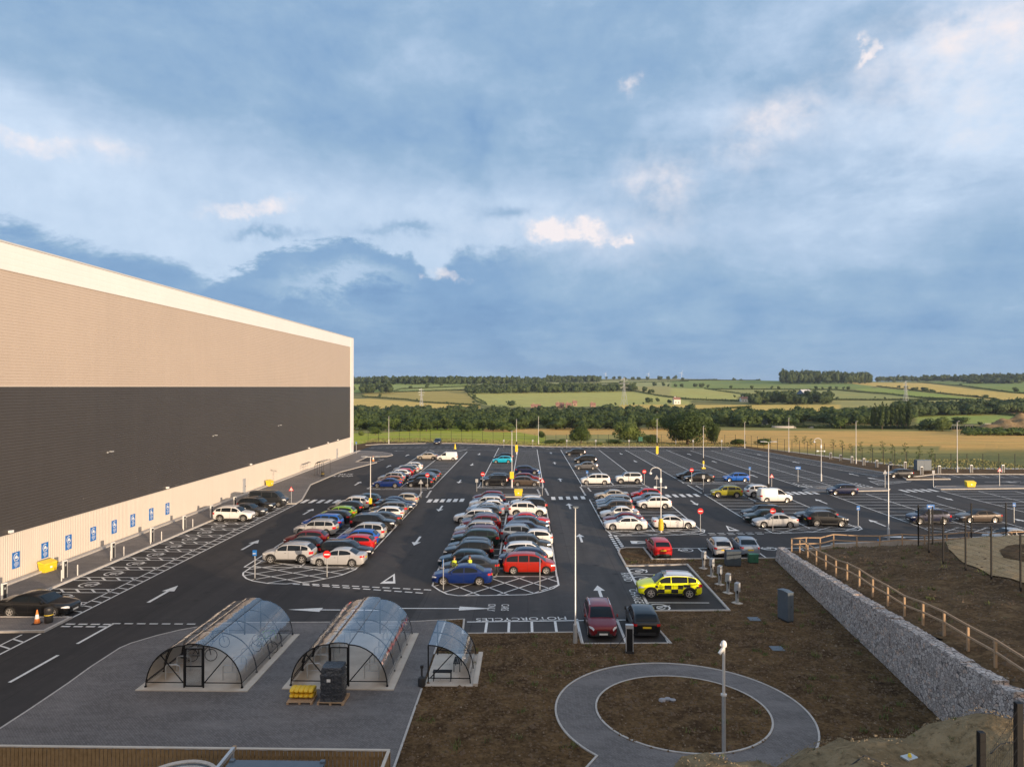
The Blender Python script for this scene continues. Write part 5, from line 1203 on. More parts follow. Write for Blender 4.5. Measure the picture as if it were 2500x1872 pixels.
# cabriolet top, roof box
ob = [o for o in COL.objects if o.get('label', '').startswith('brown coupe')][0]
def roof_patch(root, kind, name, m, f0, f1, k=1.0, dz=.03):
    L_, Wd, deck, roof, wh_, wr, gc, hw, X, zd, zr, wd, wg, wt_ = car_geo(kind); vs = []; NN = 14
    for i in range(NN+1):
        f = lerp(f0, f1, i/NN); t = zr(f); c = wt_(f)
        for u in (-1, -.9, -.5, 0, .5, .9, 1): vs.append((X(f), u*c*k, t+dz-(.065 if abs(u) == 1 else .03 if abs(u) == .9 else .005*abs(u))))
    return obj(name, MB().add(vs, [(i*7+j, i*7+j+1, i*7+j+8, i*7+j+7) for i in range(NN) for j in range(6)]), m, root, smooth=True)
roof_patch(ob, 'coupe', 'soft_top', M['blackp'], .42, .84, 1.02, .035)
ob = [o for o in COL.objects if o.get('label', '').startswith('black estate car, third') and 'fourth double' in o['label']][0]
mb = MB(); mb.lathe([(.05, -1.05), (.26, -.9), (.34, -.3), (.34, .5), (.24, .95), (.08, 1.02)], 14); b_ = obj('roof_box', mb, M['blackp'], ob, smooth=True, loc=(.1, 0, 1.74)); b_.rotation_euler.y = R(90); b_.scale = (.5, 1, 1); ob['label'] = 'black estate car with a roof box on top, in the fourth double row'
# response vehicle with chequered sides
def response_car():
    r = car('suv', 'police' if False else 'olive', 10.45, 53.15, 'L', '', size=(4.65, 1.88), label='fluorescent yellow response SUV with black chequered sides and a white roof', group=None)
    if 'group' in r: del r['group']
    r['category'] = 'response car'; recolor(r, C_['police']); r.name = 'response_car'
    roof_patch(r, 'suv', 'roof_panel', mat('white_roof', (.78, .79, .82), .3, coat=.8), .40, .90, 1.0, .022)
    L_, Wd, deck, roof, wh_, wr, gc, hw, X, zd, zr, wd, wg, wt_ = car_geo('suv')
    bl = mat('black_chequer', (.02, .02, .022), .35)
    for s in (1, -1):
        mb = MB()
        def q(f0, f1, z0, z1):
            def sp(f, z): return (X(f), s*(wd(f)*(1.0 if z < zd(f)-.12 else .975)+.020), z)
            mb.add([sp(f0, z0), sp(f1, z0), sp(f1, z1), sp(f0, z1)], [(0, 1, 2, 3)])
        zl, zm, zh = .44, .72, 1.0
        fx = [.295, .40, .505, .61, .69]
        for i in range(4):
            if i % 2: q(fx[i], fx[i+1], zm, zh)
            else: q(fx[i], fx[i+1], zl, zm)
        q(.255, .295, .80, zh); q(.70, .80, .86, 1.04); q(.90, .955, .78, .92); q(.88, .90, .60, .80)
        obj('chequer_panel', mb, bl, r)
        mb = MB()
        for a_, b_ in (((.70, .86), (.80, .86)), ((.70, 1.04), (.80, 1.04)), ((.70, .86), (.70, 1.04)), ((.80, .86), (.80, 1.04)), ((.40, .70), (.61, .70)), ((.30, .84), (.39, .84))):
            (f0, z0), (f1, z1) = a_, b_; y = s*(wd(f0)+.028)
            if z0 == z1: mb.add([(X(f0), y, z0-.012), (X(f1), y, z0-.012), (X(f1), y, z0+.012), (X(f0), y, z0+.012)], [(0, 1, 2, 3)])
            else: mb.add([(X(f0)-.012, y, z0), (X(f0)+.012, y, z0), (X(f0)+.012, y, z1), (X(f0)-.012, y, z1)], [(0, 1, 2, 3)])
        obj('silver_outline', mb, M['chrome'], r)
    mb = MB(); mb.box(-.16, .16, -.22, .22, 0, .10); obj('roof_beacon', mb, M['steelblue'] if 'steelblue' in M else M['bluegrey'], r, loc=(-.35, 0, 1.70))
    return r
response_car()
# badge and learner plate, charging cable
t = thing('charging_cable', 'black charging cable hanging from the pillar to the dark red SUV', 'cable', (5.8, 41.6, .05)); mb = MB()
mb.path([(0, 0, 1.1), (-.3, .25, .6), (-.65, .4, .08), (-.9, .7, .06), (-.8, 1.3, .3), (-.55, 1.6, .75)], .018, 5); obj('lead', mb, M['black'], t)
# ------------------------------------------------------------------ people
def person(x, y, z, rot, pose, label):
    t = thing('person', label, 'person', (x, y, z), rot, None)
    J = [((0, 0, .95), .13), ((0, .0, 1.12), .125), ((0, .0, 1.35), .14), ((0, .01, 1.50), .06), ((0, .0, 1.58), .055), ((0, -.01, 1.68), .095), ((0, -.0, 1.77), .07)]
    E = [(0, 1), (1, 2), (2, 3), (3, 4), (4, 5), (5, 6)]
    def add(p, r, frm): J.append((p, r)); E.append((frm, len(J)-1)); return len(J)-1
    for s in (1, -1):
        h = add((s*.10, 0, .88), .09, 0); k = add((s*.12, -.02, .50), .062, h); a = add((s*.12, .02, .10), .045, k); add((s*.13, -.16, .04), .035, a)
        sh = add((s*.20, 0, 1.42), .062, 2)
        if pose == 'hips': e = add((s*.33, .04, 1.16), .045, sh); w = add((s*.24, -.10, .98), .032, e); d = Vector((-s*.05, -.06, -.01))
        else: e = add((s*.24, .04, 1.14), .045, sh); w = add((s*.20, -.22, 1.05), .032, e); d = Vector((-s*.02, -.08, .0))
        hd = add(tuple(Vector(J[w][0])+d*.7), .028, w)
        for i in range(5):
            o = Vector(((i-2)*.016, 0, (i-2)*.012)); f1 = add(tuple(Vector(J[hd][0])+d*.5+o), .010, hd); add(tuple(Vector(J[f1][0])+d*(.35+.1*(2-abs(i-2)))+Vector((0, -.005, -.02))), .0085, f1)
    me = bpy.data.meshes.new('body'); me.from_pydata([j[0] for j in J], E, []); o = bpy.data.objects.new('body', me); COL.objects.link(o); o.parent = t
    m = o.modifiers.new('skin', 'SKIN'); sv = me.skin_vertices[0].data if me.skin_vertices else None
    if sv is None: bm = bmesh.new(); bm.from_mesh(me); bm.verts.layers.skin.verify(); bm.to_mesh(me); bm.free(); sv = me.skin_vertices[0].data
    for i, (p, r) in enumerate(J): sv[i].radius = (r, r)
    sv[0].use_root = True; sb = o.modifiers.new('sub', 'SUBSURF'); sb.levels = sb.render_levels = 1
    mm = mat('skin_and_clothes', (.5, .3, .2), .7); N, L, b = nodes(mm); g = N.new('ShaderNodeTexCoord'); sx = N.new('ShaderNodeSeparateXYZ'); L.new(g.outputs['Object'], sx.inputs[0])
    gt = N.new('ShaderNodeMath'); gt.operation = 'GREATER_THAN'; gt.inputs[1].default_value = 1.50; L.new(sx.outputs['Z'], gt.inputs[0])
    ax = N.new('ShaderNodeMath'); ax.operation = 'ABSOLUTE'; L.new(sx.outputs['X'], ax.inputs[0]); g2 = N.new('ShaderNodeMath'); g2.operation = 'GREATER_THAN'; g2.inputs[1].default_value = .255 if pose == 'hips' else .19; L.new(ax.outputs[0], g2.inputs[0])
    lz = N.new('ShaderNodeMath'); lz.operation = 'LESS_THAN'; lz.inputs[1].default_value = 1.24; L.new(sx.outputs['Z'], lz.inputs[0]); gz = N.new('ShaderNodeMath'); gz.operation = 'GREATER_THAN'; gz.inputs[1].default_value = .93; L.new(sx.outputs['Z'], gz.inputs[0])
    m1 = N.new('ShaderNodeMath'); m1.operation = 'MULTIPLY'; L.new(g2.outputs[0], m1.inputs[0]); L.new(lz.outputs[0], m1.inputs[1]); m2 = N.new('ShaderNodeMath'); m2.operation = 'MULTIPLY'; L.new(m1.outputs[0], m2.inputs[0]); L.new(gz.outputs[0], m2.inputs[1]); mx = N.new('ShaderNodeMath'); mx.operation = 'MAXIMUM'; L.new(gt.outputs[0], mx.inputs[0]); L.new(m2.outputs[0], mx.inputs[1])
    L.new(mixc(N, L, (.025, .027, .035), (.55, .30, .21), mx.outputs[0]), b.inputs['Base Color']); me.materials.append(mm)
    mb = MB(); pr = [(.175, .98), (.18, 1.10), (.19, 1.25), (.205, 1.38), (.17, 1.46), (.075, 1.505)]; n = 16; vs = []
    for r, z in pr:
        for i in range(n): a = 2*math.pi*i/n; vs.append((r*math.cos(a)*(1.12), r*math.sin(a)*.84, z))
    mb.add(vs, [(k*n+i, k*n+(i+1) % n, (k+1)*n+(i+1) % n, (k+1)*n+i) for k in range(len(pr)-1) for i in range(n)]); v = obj('vest', mb, M['hivis'], t, smooth=True)
    mb = MB(); [mb.lathe([(r+.008, z), (r+.008, z+.05)], 16) for r, z in ((.185, 1.06), (.195, 1.2))]; bnd = obj('reflective_band', mb, M['galv'], v); bnd.scale = (1.12, .86, 1)
    mb = MB(); mb.box(-.10, .10, .165, .172, 1.30, 1.36); obj('back_print', mb, M['cloth'], v)
    mb = MB(); mb.lathe([(.095, 1.70), (.104, 1.74), (.098, 1.80), (.06, 1.845), (.01, 1.86)], 14); h = obj('hair', mb, M['hair'], t, smooth=True, loc=(0, .015, 0))
    for s in (1, -1):
        mb = MB(); mb.lathe([(.012, -.006), (.014, 0), (.006, .008)], 6); o2 = obj('eye', mb, M['black'], t, loc=(s*.035, -.098, 1.69)); o2.rotation_euler.x = R(90)
        mb = MB(); mb.lathe([(.01, -.02), (.022, 0), (.01, .02)], 6); obj('ear', mb, M['skin'], t, loc=(s*.098, 0, 1.68))
    mb = MB(); mb.lathe([(.016, 0), (.012, .025), (.004, .045)], 6); o2 = obj('nose', mb, M['skin'], t, loc=(0, -.10, 1.645)); o2.rotation_euler.x = R(15)
    mb = MB(); mb.box(-.025, .025, -.1, -.09, 0, .008); obj('mouth', mb, M['red'], t, loc=(0, -.004, 1.615))
    return t
person(-5.95, 57.35, .0, R(165), 'hips', 'person in yellow high visibility vest seen from behind, left of the two')
person(-4.72, 57.55, .0, R(60), 'front', 'person in yellow high visibility vest turned sideways, right of the two')

# ------------------------------------------------------------------ lamp posts
def lamp(px, py, top, style, label, y=None, band=None, X=None):
    if y is None: p = P(px, py)
    else: p = Vector(((px-VX)/F*y, y, 0)); p.z = zg(p.x, p.y)
    hgt = H-(top-VY)*p.y/F-p.z
    t = thing('street_lamp', label, 'lamp post', tuple(p), 0, 'lamp posts over the car park')
    mb = MB(); mb.lathe([(.13, 0), (.12, 1.1), (.115, 1.15), (.058, 1.25), (.045, hgt-.1), (.045, hgt-.05)], 10); obj('column', mb, M['galv'] if style == 'single' else M['pole'], t, smooth=True)
    def head(name, dx, tilt=0):
        mb = MB(); s = 1 if dx > 0 else -1; mb.add([(s*.15, -.04, -.03), (s*.15, .04, -.03), (s*.15, .04, .05), (s*.15, -.04, .05), (dx*.55, -.16, -.03+tilt), (dx*.55, .16, -.03+tilt), (dx*.55, .16, .07+tilt), (dx*.55, -.16, .07+tilt), (dx, -.13, 0+tilt), (dx, .13, 0+tilt), (dx, .13, .05+tilt), (dx, -.13, .05+tilt)],
            [(0, 1, 5, 4), (1, 2, 6, 5), (2, 3, 7, 6), (3, 0, 4, 7), (4, 5, 9, 8), (5, 6, 10, 9), (6, 7, 11, 10), (7, 4, 8, 11), (8, 9, 10, 11), (0, 3, 2, 1)]); h = obj('lamp_head', mb, M['grey'], t, loc=(0, 0, hgt-.05))
        mb = MB(); a, b_ = sorted((dx*.6, dx*.95)); mb.box(a, b_, -.1, .1, -.045+tilt, -.034+tilt); obj('lamp_glass', mb, M['head'], h)
    if style == 'double': head('a', 1.15, .04); head('b', -1.15, .04)
    elif style in ('single', 'away'):
        mb = MB(); mb.box(-.17, .17, -.55, .1, 0, .09); h = obj('lamp_head', mb, M['bluegrey'], t, loc=(0, 0, hgt-.05)); h.rotation_euler.x = R(-12); mb = MB(); mb.box(-.13, .13, -.5, -.1, -.012, -.002); obj('lamp_glass', mb, M['head'], h)
    elif style == 'cctv':
        mb = MB(); mb.path([(-.55+.55*math.cos(R(a))+0, 0, hgt-.3+.42*math.sin(R(a))) for a in range(0, 176, 25)], .045, 6); mb.tube((-1.1, 0, hgt-.3), (-1.1, 0, hgt-.42), .04); obj('swan_neck', mb, M['pole'], t)
        mb = MB(); mb.lathe([(.05, .12), (.16, .05), (.17, 0), (.13, -.10), (.04, -.15)], 10); obj('camera_dome', mb, M['signwhite'], t, smooth=True, loc=(-1.1, 0, hgt-.5))
        mb = MB(); mb.tube((-.5, 0, hgt-2.0), (.5, 0, hgt-2.0), .03); mb.box(-.75, -.45, -.1, .1, hgt-2.1, hgt-1.9); mb.box(.4, .62, -.1, .1, hgt-2.1, hgt-1.9); mb.box(-.1, .1, -.08, .08, hgt-1.5, hgt-1.0); obj('camera', mb, M['signwhite'], t)
    if band:
        for (z0, z1, rr, m) in band:
            mb = MB()
            if m == 'ywrap': mb.lathe([(rr*.8, z0), (rr, z0+.06), (rr*1.06, (z0+z1)/2), (rr, z1-.06), (rr*.8, z1)], 10)
            else: mb.box(-rr, rr, -rr, rr, z0, z1)
            obj('yellow_wrap' if m != 'black' else 'control_box', mb, M[m], t, smooth=m == 'ywrap')
    return t
lamp(903, 1257, 1115, 'double', 'pale twin headed lamp post rising from the double row nearest the warehouse', y=87.8, band=[(1.0, 1.7, .16, 'yellow'), (.6, 1.0, .14, 'black')])
lamp(1249.7, 1190, 1053, 'away', 'tall lamp post with a yellow box, beyond the crossing in the middle double row', band=[(1.4, 2.45, .3, 'yellow')])
lamp(1261, 1108.6, 1024.3, 'away', 'far lamp post with a yellow box near the end of the middle double row', band=[(.6, 2.2, .3, 'yellow'), (2.3, 3.0, .12, 'black')])
lamp(1611.7, 1297, 1142.5, 'cctv', 'swan necked camera post wrapped in yellow, at the front of the third double row', band=[(.2, 1.2, .27, 'ywrap'), (1.1, 1.45, .22, 'ywrap')])
lamp(1602.6, 1108.6, 1023, 'away', 'far lamp post with a yellow box, in front of the dark trees', band=[(.2, 2.0, .28, 'yellow'), (2.1, 2.9, .12, 'black')])
lamp(1714.5, 1142.5, 1040, 'away', 'lamp post with a black and yellow band behind the black parked cars', band=[(.0, .25, .35, 'yellow'), (.9, 1.5, .14, 'yellow'), (1.6, 2.1, .13, 'black')])
lamp(1871.4, 1217, 1076.8, 'double', 'twin headed lamp post beside the white van in the fourth double row', y=98.3, band=[(.4, 1.0, .25, 'yellow'), (1.0, 2.2, .14, 'black')])
lamp(1997.5, 1172, 1070, 'cctv', 'swan necked camera post among the empty bays in the fifth double row')
lamp(1404, 1568, 1237.6, 'single', 'tall foreground lamp post with a galvanised base beside the dark red SUV')
lamp(2158, 1312.6, 1132, 'single', 'lamp post on the road edge just behind the timber rail')
for px, py, top, lab in ((2322, 1150, 1028, 'lamp post beside the charging posts at the right edge'), (2081, 1130, 1028, 'lamp post at the right perimeter among the charging posts'), (1920, 1102, 1020, 'lamp post at the far right corner of the car park'), (1814, 1093, 1030, 'lamp post by the small bushes at the far corner'),
    (948, 1084, 1017, 'far perimeter lamp post in front of the bright green field'), (1314.6, 1084, 1017, 'far perimeter lamp post right of the green field'), (1648, 1084, 1017, 'far perimeter lamp post in front of the big dark tree')): lamp(px, py, top, 'away', lab)
t = thing('camera_pole', 'white camera pole with a grey lower half standing inside the ring path', 'camera pole', (8.28, 30.3, .05)); hh = H-(1575-VY)*30.3/F
mb = MB(); mb.lathe([(.085, 0), (.085, 2.4)], 12); obj('base_tube', mb, M['galv'], t, smooth=True)
mb = MB(); mb.lathe([(.062, 2.4), (.062, hh)], 12); mb.lathe([(.13, 2.4), (.13, 2.47)], 12); obj('upper_tube', mb, M['pole'], t, smooth=True)
mb = MB(); mb.lathe([(.12, 0), (.13, .1), (.10, .2), (.02, .26)], 12); obj('camera_dome', mb, M['signwhite'], t, smooth=True, loc=(0, 0, hh)); mb = MB(); mb.tube((0, 0, 0), (-.22, -.12, -.22), .075); mb.tube((0, 0, .1), (-.15, 0, .12), .05); obj('camera', mb, M['signwhite'], t, loc=(0, 0, hh-.05))

# ------------------------------------------------------------------ sign posts
def sign_post(px, py, top, kind, label, yaw=0):
    p = P(px, py); hgt = H-(top-VY)*p.y/F-p.z
    t = thing('road_sign', label, 'road sign', tuple(p), yaw, 'signs on posts around the car park')
    mb = MB(); mb.tube((0, 0, 0), (0, 0, hgt-.05), .038, n=8); obj('post', mb, M['galv'], t)
    mb = MB(); mb.lathe([(.1, 0), (.09, .08), (.05, .1)], 8); obj('foot', mb, M['trim'], t)
    y = -.055; n = 20
    if kind in ('noentry', 'noentry_back'):
        z = hgt-.32; s = -1 if kind == 'noentry' else 1
        mb = MB().add([(.31*math.cos(2*math.pi*i/n), yy, z+.31*math.sin(2*math.pi*i/n)) for yy in (y, y+.012) for i in range(n)], [tuple(range(n)), tuple(range(n, 2*n))]+[(i, (i+1) % n, n+(i+1) % n, n+i) for i in range(n)]); d = obj('disc', mb, M['red'] if s < 0 else M['grey'], t)
        if s < 0: mb = MB(); mb.box(-.22, .22, y-.004, y-.001, z-.05, z+.05); obj('bar', mb, M['signwhite'], d)
    elif kind in ('warn', 'warn_back'):
        tri_ = lambda r: [(-.866*r, hgt-.42-.5*r), (.866*r, hgt-.42-.5*r), (0, hgt-.42+r)]
        mb = MB().xz(tri_(.40), y, y+.012); d = obj('triangle', mb, M['red'] if kind == 'warn' else M['grey'], t)
        if kind == 'warn': mb = MB().xz(tri_(.25), y-.004, y-.001); c = obj('face', mb, M['signwhite'], d); mb = MB(); mb.box(-.03, .03, y-.008, y-.005, hgt-.5, hgt-.32); obj('symbol', mb, M['black'], d)
    elif kind == 'blue':
        mb = MB(); mb.box(-.17, .17, y, y+.012, hgt-.46, hgt-.0); d = obj('panel', mb, M['blue'], t); mb = MB(); mb.box(-.12, .10, y-.004, y-.001, hgt-.3, hgt-.25); mb.xz([(-.17, hgt-.275), (-.07, hgt-.2), (-.07, hgt-.35)], y-.004, y-.001); obj('arrow', mb, M['signwhite'], d)
    elif kind == 'bluewide':
        mb = MB(); mb.box(-.42, .42, y, y+.012, hgt-.5, hgt-.05); d = obj('panel', mb, M['blue'], t); mb = MB(); mb.box(-.2, .28, y-.004, y-.001, hgt-.3, hgt-.24); mb.xz([(-.32, hgt-.27), (-.14, hgt-.15), (-.14, hgt-.39)], y-.004, y-.001); obj('arrow', mb, M['signwhite'], d)
    elif kind == 'back': mb = MB(); mb.box(-.2, .2, y, y+.012, hgt-.5, hgt-.0); obj('panel', mb, M['grey'], t)
    elif kind == 'edge': mb = MB(); mb.box(-.02, .0, -.3, .3, hgt-.6, hgt-.0); obj('panel', mb, M['blue'], t)
    return t
for a in [(796, 1413, 1345, 'noentry', 'no entry sign in the hatched end of the double row nearest the warehouse'), (1043, 1195.6, 1155, 'noentry', 'no entry sign right of the cars beyond the crossing, nearest the warehouse'), (1178.5, 1192, 1152, 'noentry', 'no entry sign by the black cars in the middle double row beyond the crossing'),
    (1571.6, 1184, 1145, 'noentry', 'no entry sign beside the boxy white SUV'), (1707, 1297, 1238, 'noentry', 'no entry sign at the right tip of the third double row'), (1686, 1181, 1141, 'noentry', 'no entry sign in front of the black saloon in the fourth double row'), (1881.4, 1296, 1237, 'noentry', 'no entry sign in front of the silver saloon of the fourth double row'),
    (617.6, 1417, 1345, 'blue', 'small blue post sign, left tip of the warehouse side double row'), (1433, 1186.6, 1148, 'blue', 'blue sign in front of the white people carrier'), (1826, 1177.5, 1138, 'blue', 'blue sign beside the bright blue hatchback'), (1316.4, 1189, 1149, 'blue', 'blue sign beside the brown hatchback beyond the crossing'),
    (1942, 1175.4, 1136, 'bluewide', 'wide blue arrow sign among the empty bays of the fifth double row'), (2085.5, 1287.5, 1231, 'blue', 'blue sign right of the black SUV in the fourth double row'), (2258, 1276, 1226, 'bluewide', 'wide blue arrow sign in front of the navy SUV behind the mesh fence'), (2456, 1272, 1222, 'blue', 'blue sign near the right edge behind the timber rail'),
    (707.6, 1231.8, 1188, 'warn', 'red warning triangle on the footway by the camper van'), (1324, 1210, 1166, 'warn', 'red warning triangle at the crossing right of the middle double row'), (1878.7, 1187, 1154, 'warn', 'red warning triangle behind the white van'), (2422, 1184, 1138, 'warn', 'red warning triangle on the right hand crossing island'),
    (1027, 1216, 1170, 'warn_back', 'grey back of a triangular sign at the crossing beside the pale beige hatchback'), (1601.5, 1193, 1158, 'warn_back', 'grey back of a triangular sign behind the swan necked camera post'), (2150, 1189, 1144, 'warn_back', 'grey back of a triangular sign at the right tip of the planted crossing island'),
    (1163.9, 1201, 1169, 'back', 'grey sign back on a post left of the middle double row crossing'), (1714.5, 1201, 1158, 'back', 'grey sign back on a post left of the olive SUV'), (2265, 1187, 1145, 'back', 'grey sign back on a post at the left tip of the right hand crossing island'),
    (1082, 1442, 1364, 'edge', 'sign seen edge on in the hatched end, in front of the dark blue saloon'), (1318, 1442, 1360, 'edge', 'sign seen edge on in the hatched end, in front of the orange red people carrier'),
    (868, 1109, 1079, 'blue', 'blue sign at the far corner of the warehouse')]: sign_post(*a)
posts_far = [(1230, 1094), (1300.6, 1094), (1383.5, 1095), (1454, 1095), (1534.8, 1096), (1689.6, 1097.3), (1758.5, 1098.4)]
nm = ['left of the middle double row', 'behind the middle double row', 'left of the third double row', 'behind the third double row', 'left of the fourth double row', 'left of the fifth double row', 'behind the fifth double row']
for (px, py), w in zip(posts_far, nm): sign_post(px, py, 1073, 'back', 'small distant sign post at the far end aisle, '+w)
# ------------------------------------------------------------------ bins, chargers, cabinets
def grit(x, y, z, rot, w, label):
    t = thing('grit_bin', label, 'grit bin', (x, y, z), rot, 'yellow grit bins')
    mb = MB(); hw, d = w/2, .34
    mb.add([(-hw*.82, -d*.8, 0), (hw*.82, -d*.8, 0), (hw*.82, d*.8, 0), (-hw*.82, d*.8, 0), (-hw, -d, .62), (hw, -d, .62), (hw, d, .72), (-hw, d, .72)], [(0, 1, 2, 3), (0, 1, 5, 4), (1, 2, 6, 5), (2, 3, 7, 6), (3, 0, 4, 7), (4, 5, 6, 7)]); obj('tub', mb, M['yellow'], t)
    mb = MB(); mb.add([(-hw*1.05, -d*1.1, .64), (hw*1.05, -d*1.1, .64), (hw*1.05, d*1.05, .76), (-hw*1.05, d*1.05, .76), (-hw*1.0, -d*.9, .74), (hw, -d*.9, .74), (hw, d, .92), (-hw, d, .92)], [(0, 1, 2, 3), (0, 1, 5, 4), (1, 2, 6, 5), (2, 3, 7, 6), (3, 0, 4, 7), (4, 5, 6, 7)]); obj('lid', mb, M['yellow'], t)
    mb = MB(); mb.box(-.1, .1, -d*.98-.01, -d*.95, .3, .45); obj('sticker', mb, M['signwhite'], t)
grit(-40.15, 58.6, .1, R(80), 1.35, 'yellow grit bin against the warehouse wall below the charging signs'); grit(-40.2, 109.8, .1, R(85), 1.35, 'yellow grit bin against the warehouse wall beyond the camper van'); grit(-1.35, 100.6, .12, 0, 1.15, 'yellow grit bin on the crossing island in the middle double row'); grit(68.1, 111.0, .12, 0, 1.4, 'yellow grit bin on the right hand crossing island')
def post_charger(x, y, z, rot, label, two=False):
    t = thing('charging_post', label, 'charging post', (x, y, z), rot, 'slim charging posts')
    mb = MB(); mb.box(-.14, .14, -.09, .09, 0, 1.32); obj('body', mb, M['blackp'], t)
    mb = MB(); mb.box(-.16, .16, -.10, .10, 1.325, 1.40); mb.box(.143, .165, -.095, .095, 0, 1.32); mb.box(-.165, -.143, -.095, .095, 0, 1.32); obj('casing', mb, M['signwhite'], t)
    mb = MB(); mb.box(-.06, .06, -.10, -.092, .95, 1.1); obj('screen', mb, M['galv'], t)
    return t
nth = ['nearest', 'second', 'third', 'fourth', 'fifth', 'sixth', 'farthest']
for k in range(7):
    y = 49.95+6.65*k; post_charger(-37.4, y, .1, R(75), f'slim black and white charging post on the footway by the warehouse, {nth[k]} of the line')
    if k in (1, 2, 3, 4):
        for j, dx in enumerate((.55, 1.15)):
            mb = MB(); mb.lathe([(.045, 0), (.045, .85), (.03, .88)], 8); o = obj('bollard', mb, M['pole'], loc=(-37.0+.2*j, y-1.0+1.7*j, .1)); tag(o, f'thin pale bollard {["before", "behind"][j]} the {nth[k]} charging post by the warehouse', 'bollard', 'bollards by the charging posts')
cp = [(2020, 1118.6), (2044, 1124), (2071, 1128.6), (2099.5, 1133.6), (2130, 1138.6), (2163, 1143.6), (2198, 1143), (2237, 1155.5), (2279, 1153), (2355, 1151), (2430, 1150.4)]
for i, (px, py) in enumerate(cp):
    p = P(px, py); t = thing('charging_post', f'slim charging post along the right hand fence, number {ORD[i]} counting from the far end', 'charging post', tuple(p), 0, 'slim charging posts along the right fence')
    mb = MB(); mb.box(-.2, .2, -.12, .12, 0, 1.35); obj('body', mb, M['blackp'], t); mb = MB(); mb.box(-.22, .22, -.13, .13, 1.355, 1.45); mb.box(-.225, -.203, -.125, .125, 0, 1.35); mb.box(.203, .225, -.125, .125, 0, 1.35); obj('casing', mb, M['galv'], t)
t = thing('charging_pillar', 'tall black and silver charging pillar on the soil between the two front cars', 'charging pillar', (5.9, 41.5, .03), R(-3))
mb = MB(); mb.box(-.24, .24, -.16, .16, 0, .14); obj('base', mb, M['blackp'], t); mb = MB(); mb.box(-.17, .17, -.12, .12, .14, 1.45); obj('body', mb, M['black'], t)
mb = MB(); mb.box(-.215, -.173, -.13, .13, .14, 1.45); mb.box(.173, .215, -.13, .13, .14, 1.45); mb.box(-.225, .225, -.14, .14, 1.453, 1.66); obj('casing', mb, M['galv'], t)
rc = [(14.6, 60.9), (14.65, 58.4), (14.65, 56), (14.65, 53.7), (14.6, 51.2)]
for i, (x, y) in enumerate(rc):
    t = thing('rapid_charger', f'grey rapid charger unit on a stand, {["farthest", "fourth", "middle", "second", "nearest"][i]} of the five beside the response car', 'charger', (x+.35, y, .03), R(-60), 'grey rapid chargers')
    mb = MB(); mb.box(-.32, .32, -.25, .25, 0, .05); obj('foot', mb, M['concrete'], t); mb = MB(); mb.box(-.09, .09, -.08, .08, .05, .95); obj('stand', mb, M['grey'], t)
    mb = MB(); mb.add([(-.17, -.14, .85), (.17, -.14, .85), (.17, .14, .85), (-.17, .14, .85), (-.17, -.10, 1.42), (.17, -.10, 1.42), (.17, .14, 1.5), (-.17, .14, 1.5)], [(0, 1, 2, 3), (0, 1, 5, 4), (1, 2, 6, 5), (2, 3, 7, 6), (3, 0, 4, 7), (4, 5, 6, 7)]); obj('unit', mb, M['grey'], t)
    mb = MB(); mb.path([(.15, -.1, 1.0), (.24, -.15, .7), (.2, -.12, .4), (.15, -.1, .75)], .02, 5); mb.box(.10, .17, -.17, -.12, .75, .95); obj('cable', mb, M['black'], t)
def cabinet(name, label, x, y, w, d, h, m, rot=0, roofm=None, plinth=True):
    t = thing(name, label, 'cabinet', (x, y, .03), rot)
    z0 = .12 if plinth else 0
    if plinth: mb = MB(); mb.box(-w/2+.02, w/2-.02, -d/2+.02, d/2-.02, 0, z0); obj('plinth', mb, M['trim'], t)
    mb = MB(); mb.box(-w/2, w/2, -d/2, d/2, z0, h); obj('body', mb, M[m], t)
    mb = MB(); mb.add([(-w/2-.03, -d/2-.03, h+.002), (w/2+.03, -d/2-.03, h+.002), (w/2+.03, d/2+.03, h+.002), (-w/2-.03, d/2+.03, h+.002), (-w/2-.03, -d/2-.03, h+.03), (w/2+.03, -d/2-.03, h+.03), (w/2+.02, 0, h+.09), (-w/2-.02, 0, h+.09), (w/2+.03, d/2+.03, h+.03), (-w/2-.03, d/2+.03, h+.03)], [(0, 3, 2, 1), (0, 1, 5, 4), (4, 5, 6, 7), (7, 6, 8, 9), (1, 2, 8, 6, 5), (2, 3, 9, 8), (3, 0, 4, 7, 9)]); obj('lid', mb, M[m], t)
    mb = MB(); mb.box(-.004, .004, -d/2-.006, -d/2-.001, z0+.04, h-.04); mb.box(.03, .05, -d/2-.02, -d/2-.001, h*.5, h*.5+.12); obj('door_seam', mb, M['trim'], t); return t
cabinet('utility_cabinet', 'dark slate utility cabinet on the soil behind the silver cars', 17.7, 61.9, 1.25, .7, 1.3, 'slate'); cabinet('utility_cabinet', 'small green utility cabinet on the soil beside the slate one', 19.75, 62.9, .8, .55, .78, 'green')
cabinet('utility_cabinet', 'tall blue grey cabinet standing alone on the soil near the gabion wall', 17.05, 47.5, .45, 1.0, 1.95, 'bluegrey', R(20)); 
t = P(2186, 1141); cabinet('utility_cabinet', 'large grey cabinet near the right fence behind the parked hatchback', t.x+1, t.y-6, 2.6, 1.2, 1.9, 'bluegrey'); t = P(1561, 1086); cabinet('utility_cabinet', 'tiny green cabinet at the far kerb before the dark trees', t.x, t.y-1, 1.1, .6, 1.2, 'green')
for i, (px, py) in enumerate(((1836, 1507), (1891, 1578))):
    p = P(px, py); mb = MB(); mb.box(-.36, .36, -.36, .36, 0, .03); mb.box(-.3, .3, -.02, .02, .031, .036); o = obj('manhole_cover', mb, M['bluegrey'], loc=(p.x, p.y, .035)); tag(o, ('dark manhole cover in the soil, farther one by the tall cabinet', 'dark manhole cover in the soil, nearer one right of the ring path')[i], 'manhole cover', 'manhole covers')
